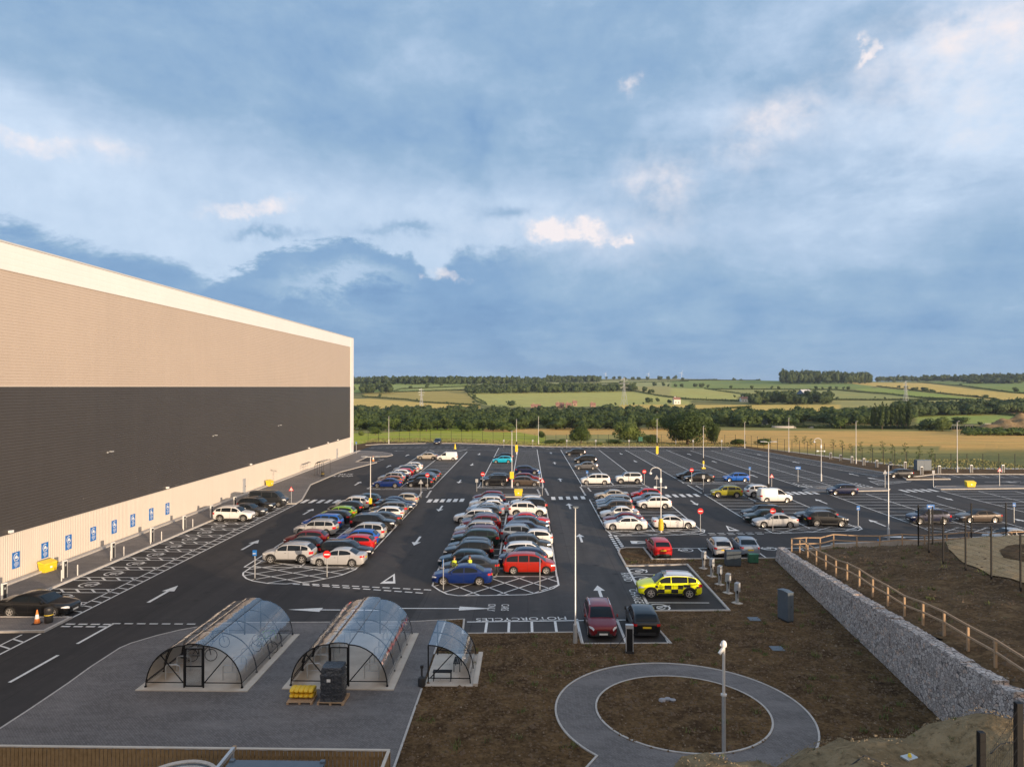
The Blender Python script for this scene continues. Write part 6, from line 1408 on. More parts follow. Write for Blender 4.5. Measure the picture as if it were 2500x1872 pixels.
def cone(x, y, z, label, s=1.):
    t = thing('traffic_cone', label, 'traffic cone', (x, y, z), .3, 'traffic cones'); t.scale = (s, s, s)
    mb = MB(); mb.box(-.24, .24, -.24, .24, 0, .05); obj('base', mb, M['trim'], t)
    mb = MB(); mb.lathe([(.18, .05), (.135, .33)], 14); mb.lathe([(.085, .6), (.03, .9)], 14); obj('cone', mb, M['orange'], t, smooth=True); mb = MB(); mb.lathe([(.136, .33), (.086, .6)], 14); obj('band', mb, M['signwhite'], t, smooth=True)
cone(-31.95, 45.6, .1, 'orange and white traffic cone on the kerbed island at the left edge'); p = P(909.6, 1126.7); cone(p.x, p.y, 0, 'traffic cone in the small hatched bay beyond the bus shelter', 1.3)
p = P(1110.7, 1096); mb = MB(); mb.lathe([(.32, 0), (.30, .05), (.16, .7), (.12, 1.2), (.05, 1.3)], 10); o = obj('yellow_marker', mb, M['yellow'], loc=tuple(p)); tag(o, 'yellow marker cone at the far end of the double row nearest the warehouse', 'cone')
p = P(1715.5, 1555); mb = MB()
for i, (x, y) in enumerate(((0, 0), (.28, .1), (.5, -.05))): mb.lathe([(.2-.04*i, 0), (.16, .08), (.05, .12)], 7, at=(x, y, 0))
o = obj('plastic_sheet', mb, mat('grey_plastic', (.3, .3, .32), .5), loc=(P(1615, 1708).x, P(1615, 1708).y, .07)); tag(o, 'scrap of grey plastic lying on the soil inside the ring path', 'litter')
b_ = PB(2134, 1320); mb = MB(); mb.lathe([(.10, 0), (.10, .3), (.08, .32)], 10); o = obj('blue_pipe_end', mb, mat('blue_plastic', (.02, .2, .5), .5), loc=(b_[0], b_[1], bz(*b_))); tag(o, 'small blue pipe end sticking out of the bank soil', 'pipe')
# weeds and stones on the soil
def scatter(name, label, cat, m, n, region, zf, maker):
    mb = MB(); rnd = random.Random(hash(name) % 999 if False else len(name)*7)
    while n > 0:
        x = rnd.uniform(region[0], region[1]); y = rnd.uniform(region[2], region[3])
        z = zf(x, y)
        if z is None: continue
        maker(mb, rnd, x, y, z); n -= 1
    o = obj(name, mb, m); return tag(o, label, cat, kind='stuff')
def soil_z(x, y):
    if not in_poly(x, y, SOIL): return None
    d = math.hypot(x-RC[0], y-RC[1])
    if 4.0 < d < 6.1 or (x < 4.5 and 3 < d and y < 31 and abs(y-29) < 9 and x > -.5 and x > 2.2-(30-y)*.2): return None
    if x > xw(y)-.4: return None
    return .04 if d > 4 else .075
def bank_z(x, y):
    if x < xw(min(y, 63.5))+1.0 or y > rail_y(x)-.3 or x > 52: return None
    return bz(x, y)
def hill_z(x, y):
    z = hz(x, y); return z if z > 7 and 1 < x < 11 else None
def stone(mb, r, x, y, z, a=.02, b=.06):
    s = r.uniform(a, b)*(2 if r.random() < .04 else 1); c = [(x+s*r.uniform(.7, 1.2)*math.cos(t), y+s*r.uniform(.7, 1.2)*math.sin(t), z-.01) for t in (0, 1.3, 2.5, 3.8, 5.1)]; mb.add(c+[(x+r.uniform(-.3, .3)*s, y, z+s*.7)], [(0, 1, 5), (1, 2, 5), (2, 3, 5), (3, 4, 5), (4, 0, 5)])
def weed(mb, r, x, y, z, k=1.):
    for _ in range(r.randint(10, 26)):
        a = r.uniform(0, 6.28); l = r.uniform(.08, .24)*k; w = .022*k; bx, by = x+r.gauss(0, .12*k), y+r.gauss(0, .12*k); tx, ty = bx+math.cos(a)*l*.6, by+math.sin(a)*l*.6; nx, ny = -math.sin(a)*w, math.cos(a)*w
        mb.add([(bx-nx, by-ny, z-.01), (bx+nx, by+ny, z-.01), (tx, ty, z+l)], [(0, 1, 2)])
M['pebble'] = mat('pebbles', (.18, .13, .085), .9, noise=(3, (.30, .24, .17))); M['weed'] = mat('weeds', (.06, .10, .02), .8, noise=(2, (.16, .17, .05))); M['clod'] = mat('soil_clods', (.11, .072, .042), .95, noise=(2, (.16, .11, .066)))
scatter('soil_stones', 'pale pebbles scattered over the bare soil', 'stones', M['pebble'], 700, (-5.4, 22, 27, 64), soil_z, stone)
scatter('soil_clods', 'brown lumps of earth over the bare soil', 'clods', M['clod'], 9000, (-5.4, 22, 27, 64), soil_z, lambda mb, r, x, y, z: stone(mb, r, x, y, z, .03, .09))
scatter('bank_stones', 'pale pebbles scattered over the soil bank behind the gabion wall', 'stones', M['pebble'], 2200, (18, 52, 26, 69), bank_z, stone)
scatter('bank_clods', 'brown lumps of earth over the soil bank', 'clods', M['clod'], 7000, (18, 52, 26, 69), bank_z, lambda mb, r, x, y, z: stone(mb, r, x, y, z, .05, .12))
scatter('soil_weeds', 'small green weeds dotted over the bare soil', 'weeds', M['weed'], 130, (-5.4, 22, 27, 64), soil_z, weed)
scatter('bank_weeds', 'tufts of weeds on the soil bank around the mesh fence', 'weeds', M['weed'], 150, (20, 46, 38, 67), bank_z, lambda mb, r, x, y, z: weed(mb, r, x, y, z, 1.1))
scatter('gravel_stones', 'loose stones on the gravel rise in the foreground', 'stones', mat('sand_stones', (.20, .145, .08), .9, noise=(9, (.32, .25, .155))), 5000, (1, 11, 11, 16.5), hill_z, lambda mb, r, x, y, z: stone(mb, r, x, y, z, .006, .02))
scatter('gravel_grass', 'thin grass along the crest of the gravel rise', 'grass', M['weed'], 35, (1, 11, 12.5, 15.5), hill_z, lambda mb, r, x, y, z: weed(mb, r, x, y, z, .22))
# ------------------------------------------------------------------ trees
def crown_mesh(mb, cx, cy, cz, rx, ry, rz, nleaf, ls, rnd, lumps=7, core=True, flat=.0):
    L_ = [(0, 0, 0, .72)]+[(rnd.uniform(-.55, .55), rnd.uniform(-.55, .55), rnd.uniform(-.45, .55), rnd.uniform(.35, .55)) for _ in range(lumps)]
    for (a, b, c, r) in L_:
        m = max(6, int(nleaf*r*r/sum(q[3]**2 for q in L_)))
        for _ in range(m):
            u = rnd.gauss(0, 1), rnd.gauss(0, 1), rnd.gauss(0, 1); l = math.sqrt(sum(t*t for t in u)) or 1; k = r*rnd.uniform(.78, 1.08)/l
            x = cx+(a+u[0]*k)*rx; y = cy+(b+u[1]*k)*ry; z = cz+(c+u[2]*k)*rz; s = ls*rnd.uniform(.6, 1.4)
            n = Vector((u[0]/l+rnd.gauss(0, .45), u[1]/l+rnd.gauss(0, .45), u[2]/l+rnd.gauss(0, .45)+.15)).normalized(); p = n.orthogonal().normalized(); q = n.cross(p); t = rnd.uniform(0, 3.14); p, q = p*math.cos(t)+q*math.sin(t), q*math.cos(t)-p*math.sin(t)
            p *= s; q *= s*.75; c0 = Vector((x, y, z)); mb.add([c0-p, c0-q*.8, c0+p, c0+q], [(0, 1, 2, 3)])
    if core:
        for (a, b, c, r) in L_[:5]:
            vs = []; n = 8
            for j, (rr, zz) in enumerate(((.0, -1), (.7, -.65), (1, 0), (.75, .6), (0, 1))):
                for i in range(n): t = 2*math.pi*i/n; k = r*.82*rnd.uniform(.85, 1.1); vs.append((cx+(a+k*rr*math.cos(t))*rx, cy+(b+k*rr*math.sin(t))*ry, cz+(c+k*zz)*rz))
            mb.add(vs, [(j*n+i, j*n+(i+1) % n, (j+1)*n+(i+1) % n, (j+1)*n+i) for j in range(4) for i in range(n)])
def limbs(mb, h, r, crown_z, spread, rnd, n=5):
    mb.tube((0, 0, -.3), (rnd.uniform(-.1, .1), 0, h*.35), r, r*.75, 7); top = Vector((rnd.uniform(-.2, .2), 0, h*.35))
    for i in range(n):
        a = 6.28*i/n+rnd.uniform(-.3, .3); mb.tube((0, 0, h*rnd.uniform(.2, .34)), (spread*math.cos(a), spread*math.sin(a), crown_z+rnd.uniform(-.1, .25)*h), r*.5, r*.12, 5)
    mb.tube((0, 0, h*.33), (0, 0, h*.8), r*.7, r*.15, 6)
TP = {}
def tree_proto(key, w, h, nleaf, ls, m, lumps=8, trunk=.3, base=.12, seed=1, wy=None):
    rnd = random.Random(seed); r = bpy.data.objects.new('tree', None); COL.objects.link(r)
    mb = MB(); cz = h*(base+(1-base)/2); crown_mesh(mb, 0, 0, cz, w/2*.95, (wy or w)/2*.95, h*(1-base)/2, nleaf, ls, rnd, lumps); obj('crown', mb, m, r)
    mb = MB(); limbs(mb, h, trunk, cz, w*.25, rnd); obj('trunk', mb, M['bark'], r); TP[key] = [r, w, h, False]; return r
def place_tree(key, x, y, w, h, label, cat='tree', group=None, rot=None, z=None, name=None):
    r, pw_, ph, used = TP[key]; z = zt(x, y) if z is None else z; rot = random.uniform(0, 6.28) if rot is None else rot
    if not used: TP[key][3] = True; r.location = (x, y, z); r.rotation_euler.z = rot; o = r
    else: o = dup(r, (x, y, z), rot)
    o.scale = (w/pw_, w/pw_, h/ph); o.name = name or 'tree'; tag(o, label, cat, group)
    if group is None and 'group' in o: del o['group']
    return o
tree_proto('big', 15, 11, 9000, .26, M['leafdark'], 16, .45, .02, 11)
tree_proto('mid', 8, 7.5, 4200, .22, M['leaf'], 12, .25, .05, 12)
tree_proto('pale', 8, 7, 3800, .22, M['leafpale'], 12, .2, .0, 13)
for i in range(4): tree_proto(f'belt{i}', 10, 10, 700, .5, M['leafdark'] if i % 2 else M['leaf'], 9, .3, .0, 20+i)
for i in range(3): tree_proto(f'far{i}', 14, 12, 170, 1.3, M['leaffar'], 5, .5, .06, 30+i)
tree_proto('poplar', 5, 19, 700, .55, M['leafdark'], 8, .3, .02, 40)
def at_tree(key, px, py, wpx, hpx, label, **k):
    p = PT(px, py); s = p.y/F; return place_tree(key, p.x, p.y, wpx*s, hpx*s, label, z=p.z-.2, **k)
at_tree('big', 1676, 1085, 128, 82, 'biggest dark leafy tree just beyond the far edge of the car park')
at_tree('mid', 1418, 1082, 60, 50, 'round dark green tree beyond the fence, behind the third double row')
at_tree('pale', 1535, 1081, 80, 52, 'pale green willow like tree left of the biggest dark tree')
at_tree('mid', 1586, 1084, 46, 26, 'low dark bushy tree between the willow and the biggest dark tree')
at_tree('big', 1735, 1084, 45, 55, 'dark tree merging with the right side of the biggest tree')
for px, py, w, h, lab in ((1345, 1082, 40, 12, 'low dark shrub right of the far lamp post'), (1371, 1083, 26, 13, 'low dark shrub left of the round dark tree'), (1500, 1084, 44, 13, 'low dark shrub left of the willow'), (1462, 1085, 24, 8, 'small shrub right of the round dark tree'),
    (1322, 1068, 22, 18, 'small pale tree beside the far lamp post in the field'), (1800, 1090, 42, 18, 'leafy bush at the far right corner left of the lamp post'), (1858, 1091, 40, 19, 'leafy bush at the far right corner right of the lamp post'), (915, 1062, 34, 24, 'small round bush by the bright green field near the warehouse corner'), (880, 1064, 20, 14, 'small bush at the left end of the bright green field')):
    at_tree('mid' if w > 30 else 'pale', px, py, w, h, lab, cat='bush', name='shrub')
# saplings along the right fence
sap = None
for i, (zx, zt_) in enumerate(((530, 30), (590, 35), (635, 55), (795, 60), (860, 65), (920, 90), (990, 75), (1065, 95), (1150, 70), (1220, 90), (1310, 80), (1410, 95), (1495, 120))):
    px = 1760+.3345*zx; yb = lerp(196, 140, clamp((px-1937)/(2260-1937))) ; x = (px-VX)/F*yb; top = H-(1050+.3345*zt_-VY)*yb/F; z0 = zt(x, yb); h = max(2.2, top-z0)
    lab = f'thin sapling beyond the right fence, number {["one","two","three","four","five","six","seven","eight","nine","ten","eleven","twelve","thirteen"][i]} from the far end'
    if sap is None:
        rnd = random.Random(3); sap = bpy.data.objects.new('sapling', None); COL.objects.link(sap); mb = MB(); mb.tube((0, 0, 0), (0, 0, 4.6), .045, .015, 5); [mb.tube((0, 0, 1.2+.35*k), (.7*math.cos(k*2.4)*(1-k*.07), .7*math.sin(k*2.4)*(1-k*.07), 2.0+.35*k), .02, .006, 4) for k in range(8)]; obj('trunk', mb, M['bark'], sap)
        mb = MB(); [crown_mesh(mb, .55*math.cos(k*2.4)*(1-k*.08), .55*math.sin(k*2.4)*(1-k*.08), 1.9+.38*k, .42, .42, .4, 26, .10, rnd, 1, core=False) for k in range(8)]; obj('crown', mb, M['leaf'], sap)
        sap.location = (x, yb, z0); sap.scale = (1, 1, h/5); o = sap
    else: o = dup(sap, (x, yb, z0), i*1.3); o.scale = (1, 1, h/5)
    tag(o, lab, 'sapling', 'saplings along the right fence')
# tree belt: the front trees one by one, the mass behind as one wood
rnd = random.Random(5)
fr = [(862+26*i+rnd.uniform(-6, 6), 1054-rnd.uniform(0, 5)+(-4 if i > 14 else 0), rnd.uniform(36, 56), rnd.uniform(24, 38)) for i in range(32)]
side_ = lambda px: 'left of the green field' if px < 1000 else 'behind the bright green field' if px < 1250 else 'behind the round dark tree' if px < 1480 else 'behind the biggest dark tree'
for i, (px, py, w, h) in enumerate(fr): at_tree(f'belt{i%4}', px, py, w, h, f'leafy tree in the tree belt\'s front edge, number {i+1} from the warehouse corner', group='trees along the front of the tree belt')
def wood(name, label, pts_fn, n, m, hgt, seed, nleaf=70, ls=.9, wid=9):
    rnd = random.Random(seed); mb = MB()
    for _ in range(n):
        px, py = pts_fn(rnd); p = PT(px, py); h = hgt*rnd.uniform(.75, 1.25); w = wid*rnd.uniform(.8, 1.3)
        crown_mesh(mb, p.x, p.y, p.z+h*.48, w/2, w/2, h*.52, nleaf, ls, rnd, 3)
    o = obj(name, mb, m); return tag(o, label, 'wood', kind='stuff')
def band(x0, x1, ya, yb, ya2=None, yb2=None):
    def f(r): t = r.random(); lo = lerp(ya, ya2 if ya2 is not None else ya, t); hi = lerp(yb, yb2 if yb2 is not None else yb, t); return lerp(x0, x1, t), r.uniform(lo, hi)
    return f
wood('tree_belt_wood', 'dense dark wood forming the tree belt across the valley, left half', band(850, 1700, 1022, 1050), 330, M['leafdark'], 7.5, 1, 110, .75, 10)
wood('tree_belt_wood', 'line of taller dark trees along the back of the tree belt', band(850, 1680, 1012, 1022), 150, M['leaffar'], 8.5, 2, 100, .9, 12)
wood('tree_belt_wood', 'long belt of dark round crowned trees across the valley on the right', band(1670, 2210, 1022, 1044, 1018, 1036), 190, M['leafdark'], 9, 3, 100, 1.0, 13)
wood('tree_belt_wood', 'belt of trees running to the right edge beyond the poplars', band(2180, 2520, 1010, 1018, 1000, 1008), 130, M['leaffar'], 11, 4, 90, 1.2, 15)
wood('distant_wood', 'dark plantation block with a straight edge across the middle of the hill', band(1140, 1545, 953, 962, 948, 957), 260, M['leaffar'], 12, 5, 50, 1.6, 13)
wood('distant_wood', 'small dark wood on the left of the hill', band(882, 955, 954, 962), 50, M['leaffar'], 14, 6, 50, 1.5, 12)
wood('distant_wood', 'wood along the skyline above the left fields', band(850, 1330, 933, 939), 620, M['leaffar'], 16, 7, 26, 2.2, 13)
wood('distant_wood', 'second strip of wood along the skyline', band(1335, 1465, 930, 934), 170, M['leaffar'], 17, 8, 26, 2.2, 13)
wood('distant_wood', 'big rounded dark wood on the hilltop to the right', band(1904, 2116, 930, 938), 420, M['leaffar'], 29, 9, 40, 2.2, 17)
wood('distant_wood', 'wooded skyline at the far right', band(2130, 2540, 926, 932), 460, M['leaffar'], 18, 10, 26, 2.3, 14)
wood('distant_wood', 'dark wood below the right skyline', band(2335, 2470, 934, 937), 70, M['leaffar'], 15, 11, 40, 2.0, 16)
wood('farm_wood', 'clump of trees around the farm buildings on the hill', band(1828, 2020, 980, 988), 80, M['leaffar'], 13, 12, 60, 1.4, 13)
wood('bramble_bank', 'low dark scrub beside the earth heap at the right edge', band(2345, 2520, 1056, 1062), 90, M['leaf'], 3.2, 14, 70, .5, 7)
for i, px in enumerate(range(2122, 2218, 11)): at_tree('poplar', px+rnd.uniform(-3, 3), 1046+rnd.uniform(-3, 1), 17, rnd.uniform(58, 68), f'tall dark poplar, {ORD[i]} from the left in the clump on the right', group='tall poplars')
for px, py, w, h, k, lab in ((1760, 1040, 34, 30, 'pale', 'pale willow at the left end of the right tree belt'), (2044, 1046, 40, 32, 'belt0', 'round tree left of the poplars'), (2250, 1050, 60, 30, 'belt1', 'round tree right of the poplars'), (2288, 1051, 50, 36, 'pale', 'paler round tree right of the poplars'),
    (2332, 1034, 50, 18, 'belt2', 'low spreading tree in the green field at the right'), (2376, 1037, 12, 11, 'belt3', 'small tree in the green field at the right'), (2410, 1036, 18, 8, 'belt2', 'small bush in the green field near the earth heap')): at_tree(k, px, py, w, h, lab)
single = [(1247, 991, 30, 13), (1155, 985, 9, 8), (1158, 976, 12, 14), (1042, 948, 14, 12), (1076, 943, 10, 8), (1002, 949, 12, 8), (926, 972, 10, 11), (1018, 979, 6, 7), (1090, 984, 6, 4), (850, 965, 30, 22),
 (1551, 955, 18, 16), (1572, 958, 16, 15), (1585, 962, 12, 12), (1594, 961, 9, 12), (1582, 984, 24, 14), (1604, 981, 12, 10), (1634, 985, 14, 11), (1546, 990, 7, 8), (1502, 989, 7, 7), (1570, 987, 6, 6),
 (1596, 943, 14, 10), (1618, 943, 10, 10), (1648, 945, 12, 9), (1663, 946, 12, 10), (1630, 944, 7, 7), (1695, 946, 16, 11), (1711, 947, 16, 12), (1725, 947, 9, 8), (1780, 949, 10, 9), (1831, 950, 10, 9), (1879, 950, 8, 8), (1897, 951, 10, 9), (1985, 951, 10, 9), (2001, 951, 7, 7), (2018, 951, 10, 9), (2034, 951, 8, 8), (2051, 951, 8, 7), (2062, 952, 11, 10),
 (1816, 976, 26, 17), (2036, 974, 9, 6), (2151, 974, 6, 6), (2184, 947, 10, 6), (2201, 948, 14, 6), (2218, 953, 20, 9), (2244, 956, 22, 11), (2264, 958, 16, 8), (2368, 970, 16, 7), (2390, 971, 18, 8), (2461, 957, 16, 12), (2332, 942, 8, 6), (2134, 934, 14, 14), (2158, 932, 12, 9), (2172, 934, 14, 8), (2228, 933, 18, 12), (2296, 978, 10, 8), (1790, 922, 14, 13), (1805, 921, 11, 10), (1844, 921, 16, 10), (1726, 921, 8, 7), (1757, 921, 9, 6), (1772, 921, 9, 6),
 (1497, 927, 12, 9), (1512, 927, 12, 9), (1526, 928, 10, 8), (1543, 928, 12, 9), (1558, 928, 12, 8), (1580, 928, 12, 9), (1610, 929, 18, 12), (1630, 928, 12, 10), (1646, 924, 14, 14), (1665, 928, 10, 7), (1480, 926, 9, 7), (2463, 1013, 10, 7), (2126, 972, 5, 5), (1840, 958, 8, 5), (1790, 970, 8, 6)]
def tree_label(px, py, w):
    reg = 'on the skyline' if py < 930 else 'high on the hill' if py < 955 else 'in the hill fields'
    near = [q for q in single if abs(q[0]-px) < 60 and q[0] != px]; k = 1+sum(1 for q in sorted(single) if q[0] < px and (q[1] < 930) == (py < 930) and ((q[1] < 955) == (py < 955)))
    return f'{"big" if w > 15 else "small" if w < 9 else "middling"} lone round tree {reg}, number {k} counting from the left'
for i, (px, py, w, h) in enumerate(single):
    reg = 'on the skyline' if py < 930 else 'high on the hill' if py < 955 else 'in the fields of the hill'
    a = 'above the middle double row' if px < 1400 else 'above the third double row' if px < 1620 else 'near the pylon side of the hill' if px < 1800 else 'left of the hilltop wood' if px < 1950 else 'below the hilltop wood' if px < 2120 else 'towards the right edge'
    at_tree(f'far{i%3}', px, py, w, h, tree_label(px, py, w), group='lone trees on the hill')
hedges = [LT([(780, 190), (800, 225), (850, 265), (920, 287)]), LT([(820, 215), (850, 245), (915, 278)]), LT([(110, 235), (400, 255), (520, 272), (880, 292)]), LT([(300, 205), (360, 185), (780, 168), (2212, 135)]), LT([(1840, 195), (2000, 225), (2212, 252)]), LT([(320, 205), (780, 192)]),
  RT([(0, 130), (640, 108)]), RT([(0, 250), (340, 262), (450, 265)]), RT([(150, 182), (230, 195), (390, 216), (470, 228)]), RT([(180, 186), (980, 190), (1080, 200)]), RT([(1080, 200), (1300, 215), (1500, 240), (1900, 260)]), RT([(430, 240), (1000, 255), (1700, 255)]), RT([(1240, 168), (1640, 213), (1990, 250)]), RT([(1500, 143), (1760, 163), (2080, 208), (2300, 222)]), RT([(0, 330), (450, 300)]), RT([(1480, 355), (1840, 332)]), RT([(1850, 330), (2212, 366)]), RT([(190, 424), (1000, 436), (2212, 442)]), RT([(0, 130), (640, 128), (1210, 140)])]
for i, hd in enumerate(hedges):
    r2 = random.Random(i); mb = MB(); prev = None
    for a, b in zip(hd, hd[1:]):
        n = max(2, int(math.hypot(b[0]-a[0], b[1]-a[1])/1.6))
        for k in range(n):
            px = lerp(a[0], b[0], k/n); py = lerp(a[1], b[1], k/n); p = PT(px, py); s = p.y/F*1.6
            crown_mesh(mb, p.x+r2.uniform(-.3, .3)*s, p.y, p.z+.9, s*.9, max(1.5, s*.6), 1.3+r2.random()*.7*(1 if r2.random() > .1 else 3), 16, s*.5, r2, 1)
    o = obj('hedge', mb, M['leaffar']); tag(o, f'dark field hedge {["running down beside the plantation", "beside the plantation track", "below the tan field on the left", "along the top of the upper left fields", "below the plantation towards the pylon", "between the upper left green fields", "along the right hand ridge", "below the pale field right of the pylon", "curving down towards the farm", "under the row of trees below the hilltop wood", "between the pale and green fields of the right hill", "behind the farm wood", "along the lower side of the golden field", "above the golden field at the right", "below the white house", "left of the round green field", "between the green and pink fields at the right", "along the edge of the golden field by the works", "under the hilltop wood"][i]}', 'hedge', 'hedges between the fields')
def bush_line(): pass
# ------------------------------------------------------------------ far buildings, pylons
def house(px, py, wpx, h, m, label, roofm='tile', depth=7, rot=0., big=False):
    p = PT(px, py); w = wpx*p.y/F; h = h if big or m == M['render'] else h*.6; t = thing('barn' if big else 'house', label, 'building', tuple(p), rot)
    mb = MB(); mb.box(-w/2, w/2, -depth/2, depth/2, -1, h); mb.add([(-w/2, -depth/2, h), (-w/2, depth/2, h), (-w/2, 0, h+depth*.32)], [(0, 1, 2)]); mb.add([(w/2, -depth/2, h), (w/2, depth/2, h), (w/2, 0, h+depth*.32)], [(0, 1, 2)]); obj('walls', mb, m, t)
    mb = MB(); e = .3; mb.add([(-w/2-e, -depth/2-e, h-.05), (w/2+e, -depth/2-e, h-.05), (w/2+e, 0, h+depth*.36), (-w/2-e, 0, h+depth*.36), (w/2+e, depth/2+e, h-.05), (-w/2-e, depth/2+e, h-.05)], [(0, 1, 2, 3), (3, 2, 4, 5)]); rf = obj('roof', mb, M[roofm], t)
    if not big:
        mb = MB(); mb.box(-w*.3, -w*.3+.9, -.4, .4, h+1, h+depth*.36+1.2); obj('chimney', mb, m, rf)
        for k in range(max(2, int(w/3.5))):
            x = -w/2+1.5+k*3.2
            if x+1.2 < w/2: mb = MB(); mb.box(x, x+1.1, -depth/2-.05, -depth/2-.01, h*.25, h*.25+1.2); obj('window', mb, M['glass'], t)
for a in ((1308, 999, 23, 4, M['brick'], 'long low brick house at the foot of the hill'), (1367, 996, 20, 5, M['brick'], 'left brick house in the village among trees'), (1388, 997, 14, 5, M['brick'], 'middle brick house in the village among trees'), (1447, 998, 12, 6, M['brick'], 'brick house right of the village trees'), (1403, 991, 10, 5, M['brick'], 'small brick house in the village, half hidden by trees'),
    (1650, 986, 16, 5, M['render'], 'white house alone in the fields of the hill'), (1816, 981, 24, 3.5, M['render'], 'pale low farmhouse left of the farm wood'), (1334, 930, 8, 5, M['render'], 'tiny pale house on the skyline between two woods')): house(*a)
house(1958, 979, 24, 9, mat('blue_sheeting', (.10, .16, .28), .5), 'blue grey farm barn rising above the farm wood', 'roof', 14, .3, True); house(1926, 978, 30, 4, M['render'], 'long low pale farm shed in the farm wood', 'roof', 9, 0, True)
def pylon(px, py, top, label):
    p = PT(px, py); h = (py-top)*p.y/F; t = thing('pylon', label, 'pylon', tuple(p), .5, 'electricity pylons in the valley'); w = h*.09; r = .11*p.y/700+.03
    lv = [(0, w), (.25, w*.72), (.5, w*.42), (.62, w*.3), (.8, w*.22), (1, w*.04)]
    mb = MB()
    for (a, wa), (b, wb) in zip(lv, lv[1:]):
        ca = [(sx*wa, sy*wa, a*h) for sx, sy in ((1, 1), (-1, 1), (-1, -1), (1, -1))]; cb = [(sx*wb, sy*wb, b*h) for sx, sy in ((1, 1), (-1, 1), (-1, -1), (1, -1))]
        for i in range(4): mb.tube(ca[i], cb[i], r, n=4); mb.tube(ca[i], cb[(i+1) % 4], r*.5, n=3); mb.tube(ca[(i+1) % 4], cb[i], r*.5, n=3)
    obj('lattice', mb, M['galv'], t)
    for z, l in ((.62, .17), (.76, .22), (.9, .16)):
        mb = MB(); mb.tube((-l*h, 0, z*h), (l*h, 0, z*h), r*.8, n=4); mb.tube((-l*h, 0, z*h), (0, 0, (z+.06)*h), r*.6, n=3); mb.tube((l*h, 0, z*h), (0, 0, (z+.06)*h), r*.6, n=3); obj('cross_arm', mb, M['galv'], t)
    return p, h
pylon(1523, 989, 921, 'grey lattice pylon at the right end of the plantation block'); pylon(1028, 991, 948, 'grey lattice pylon in the fields on the left'); pylon(2200, 988, 930, 'grey lattice pylon in the fields on the right')
for px, top in ((1478, 911), (1582, 912), (1662, 908)):
    p = PT(px, 926); p = Vector((p.x*1.02, p.y*1.02, p.z)); h = (930-top)*p.y/F*.75; t = thing('wind_turbine', f'tiny white wind turbine on the skyline, {"left" if px < 1500 else "middle" if px < 1600 else "right"} one', 'wind turbine', tuple(p), .3, 'wind turbines on the skyline')
    mb = MB(); mb.tube((0, 0, -5), (0, 0, h), .5, .3, 6); obj('tower', mb, M['signwhite'], t)
    for k in range(3): mb = MB(); a = k*2.094+.4; mb.tube((0, -1, h), (h*.5*math.sin(a), -1, h+h*.5*math.cos(a)), .35, .12, 4); obj('blade', mb, M['signwhite'], t)
for i, (px, py, w, h) in enumerate(((1846, 1038, 46, 3.6), (1912, 1043, 70, 1.2), (1985, 1043, 76, 1.0), (1810, 1041, 40, .9))):
    p = PT(px, py); r = w*p.y/F/2; mb = MB(); mb.lathe([(r, -.5), (r, h), (r*.97, h), (r*.96, h-.4)], 32); t = obj('settling_tank', mb, M['kerb'] if i else M['bluegrey'], loc=tuple(p)); t.scale = (1, .6, 1)
    tag(t, ['blue grey round tank of the treatment works beyond the golden field', 'low round settling tank in the middle of the treatment works', 'low round settling tank at the right of the treatment works', 'low round settling tank at the left of the treatment works'][i], 'tank', 'tanks of the treatment works')
for i, (px, py) in enumerate(((2318, 1048), (2350, 1048), (2397, 1044))):
    p = PT(px, py); t = thing('gantry', f'pale gantry frame by the works at the right, {["left", "middle", "right"][i]} one of three', 'frame', tuple(p), 0, 'pale gantry frames'); w = 18*p.y/F/2; h = 2.6
    for x in (-w, -w/3, w/3, w): mb = MB(); mb.tube((x, 0, 0), (x, 0, h), .12, n=5); obj('post', mb, M['concrete'], t)
    mb = MB(); mb.box(-w*1.1, w*1.1, -.4, .4, h, h+.25); obj('beam', mb, M['concrete'], t)
# earth heap far right
cp_ = PT(2450, 1056); 
def heap(x, y): d = math.hypot((x-cp_.x-14)/36, (y-cp_.y-4)/12); return zt(x, y)-.6+11*max(0, 1-d)**.8*(1+.12*math.sin(x*.7)+.1*math.sin(y*1.3+x*.3))
grid('spoil_heap', cp_.x-24, cp_.x+52, 60, cp_.y-9, cp_.y+17, 24, heap, M['gravel'])
# footpath beyond the right fence
pth = [(60, 196), (66, 178), (71, 160), (75.5, 146), (80, 141), (95, 139.5), (112, 139)]
mb = MB()
for (a, b), (c, d) in zip(pth, pth[1:]):
    n = Vector((-(d-b), c-a)).normalized()*1.3
    mb.add([(a-n.x, b-n.y, zt(a, b)+.05), (a+n.x, b+n.y, zt(a, b)+.05), (c+n.x, d+n.y, zt(c, d)+.05), (c-n.x, d-n.y, zt(c, d)+.05)], [(0, 1, 2, 3)])
struct('footpath', mb, M['concrete'])
sheet('verge', [(57.7, 190), (66.2, 124.2), (73, 129.2), (104, 129.7), (104, 138), (75, 138), (61, 199), (-10, 199), (-10, 195.7), (52, 195.7), (55.2, 194.8)], M['soil2'], .02)
sheet('verge', [(-10, 195.7), (-10, 199.5), (-44, 199.5), (-47, 183), (-41, 170.5), (-41, 189.5), (-28, 193.7)], M['soil2'], .02)
mb = MB(); rnd = random.Random(9)
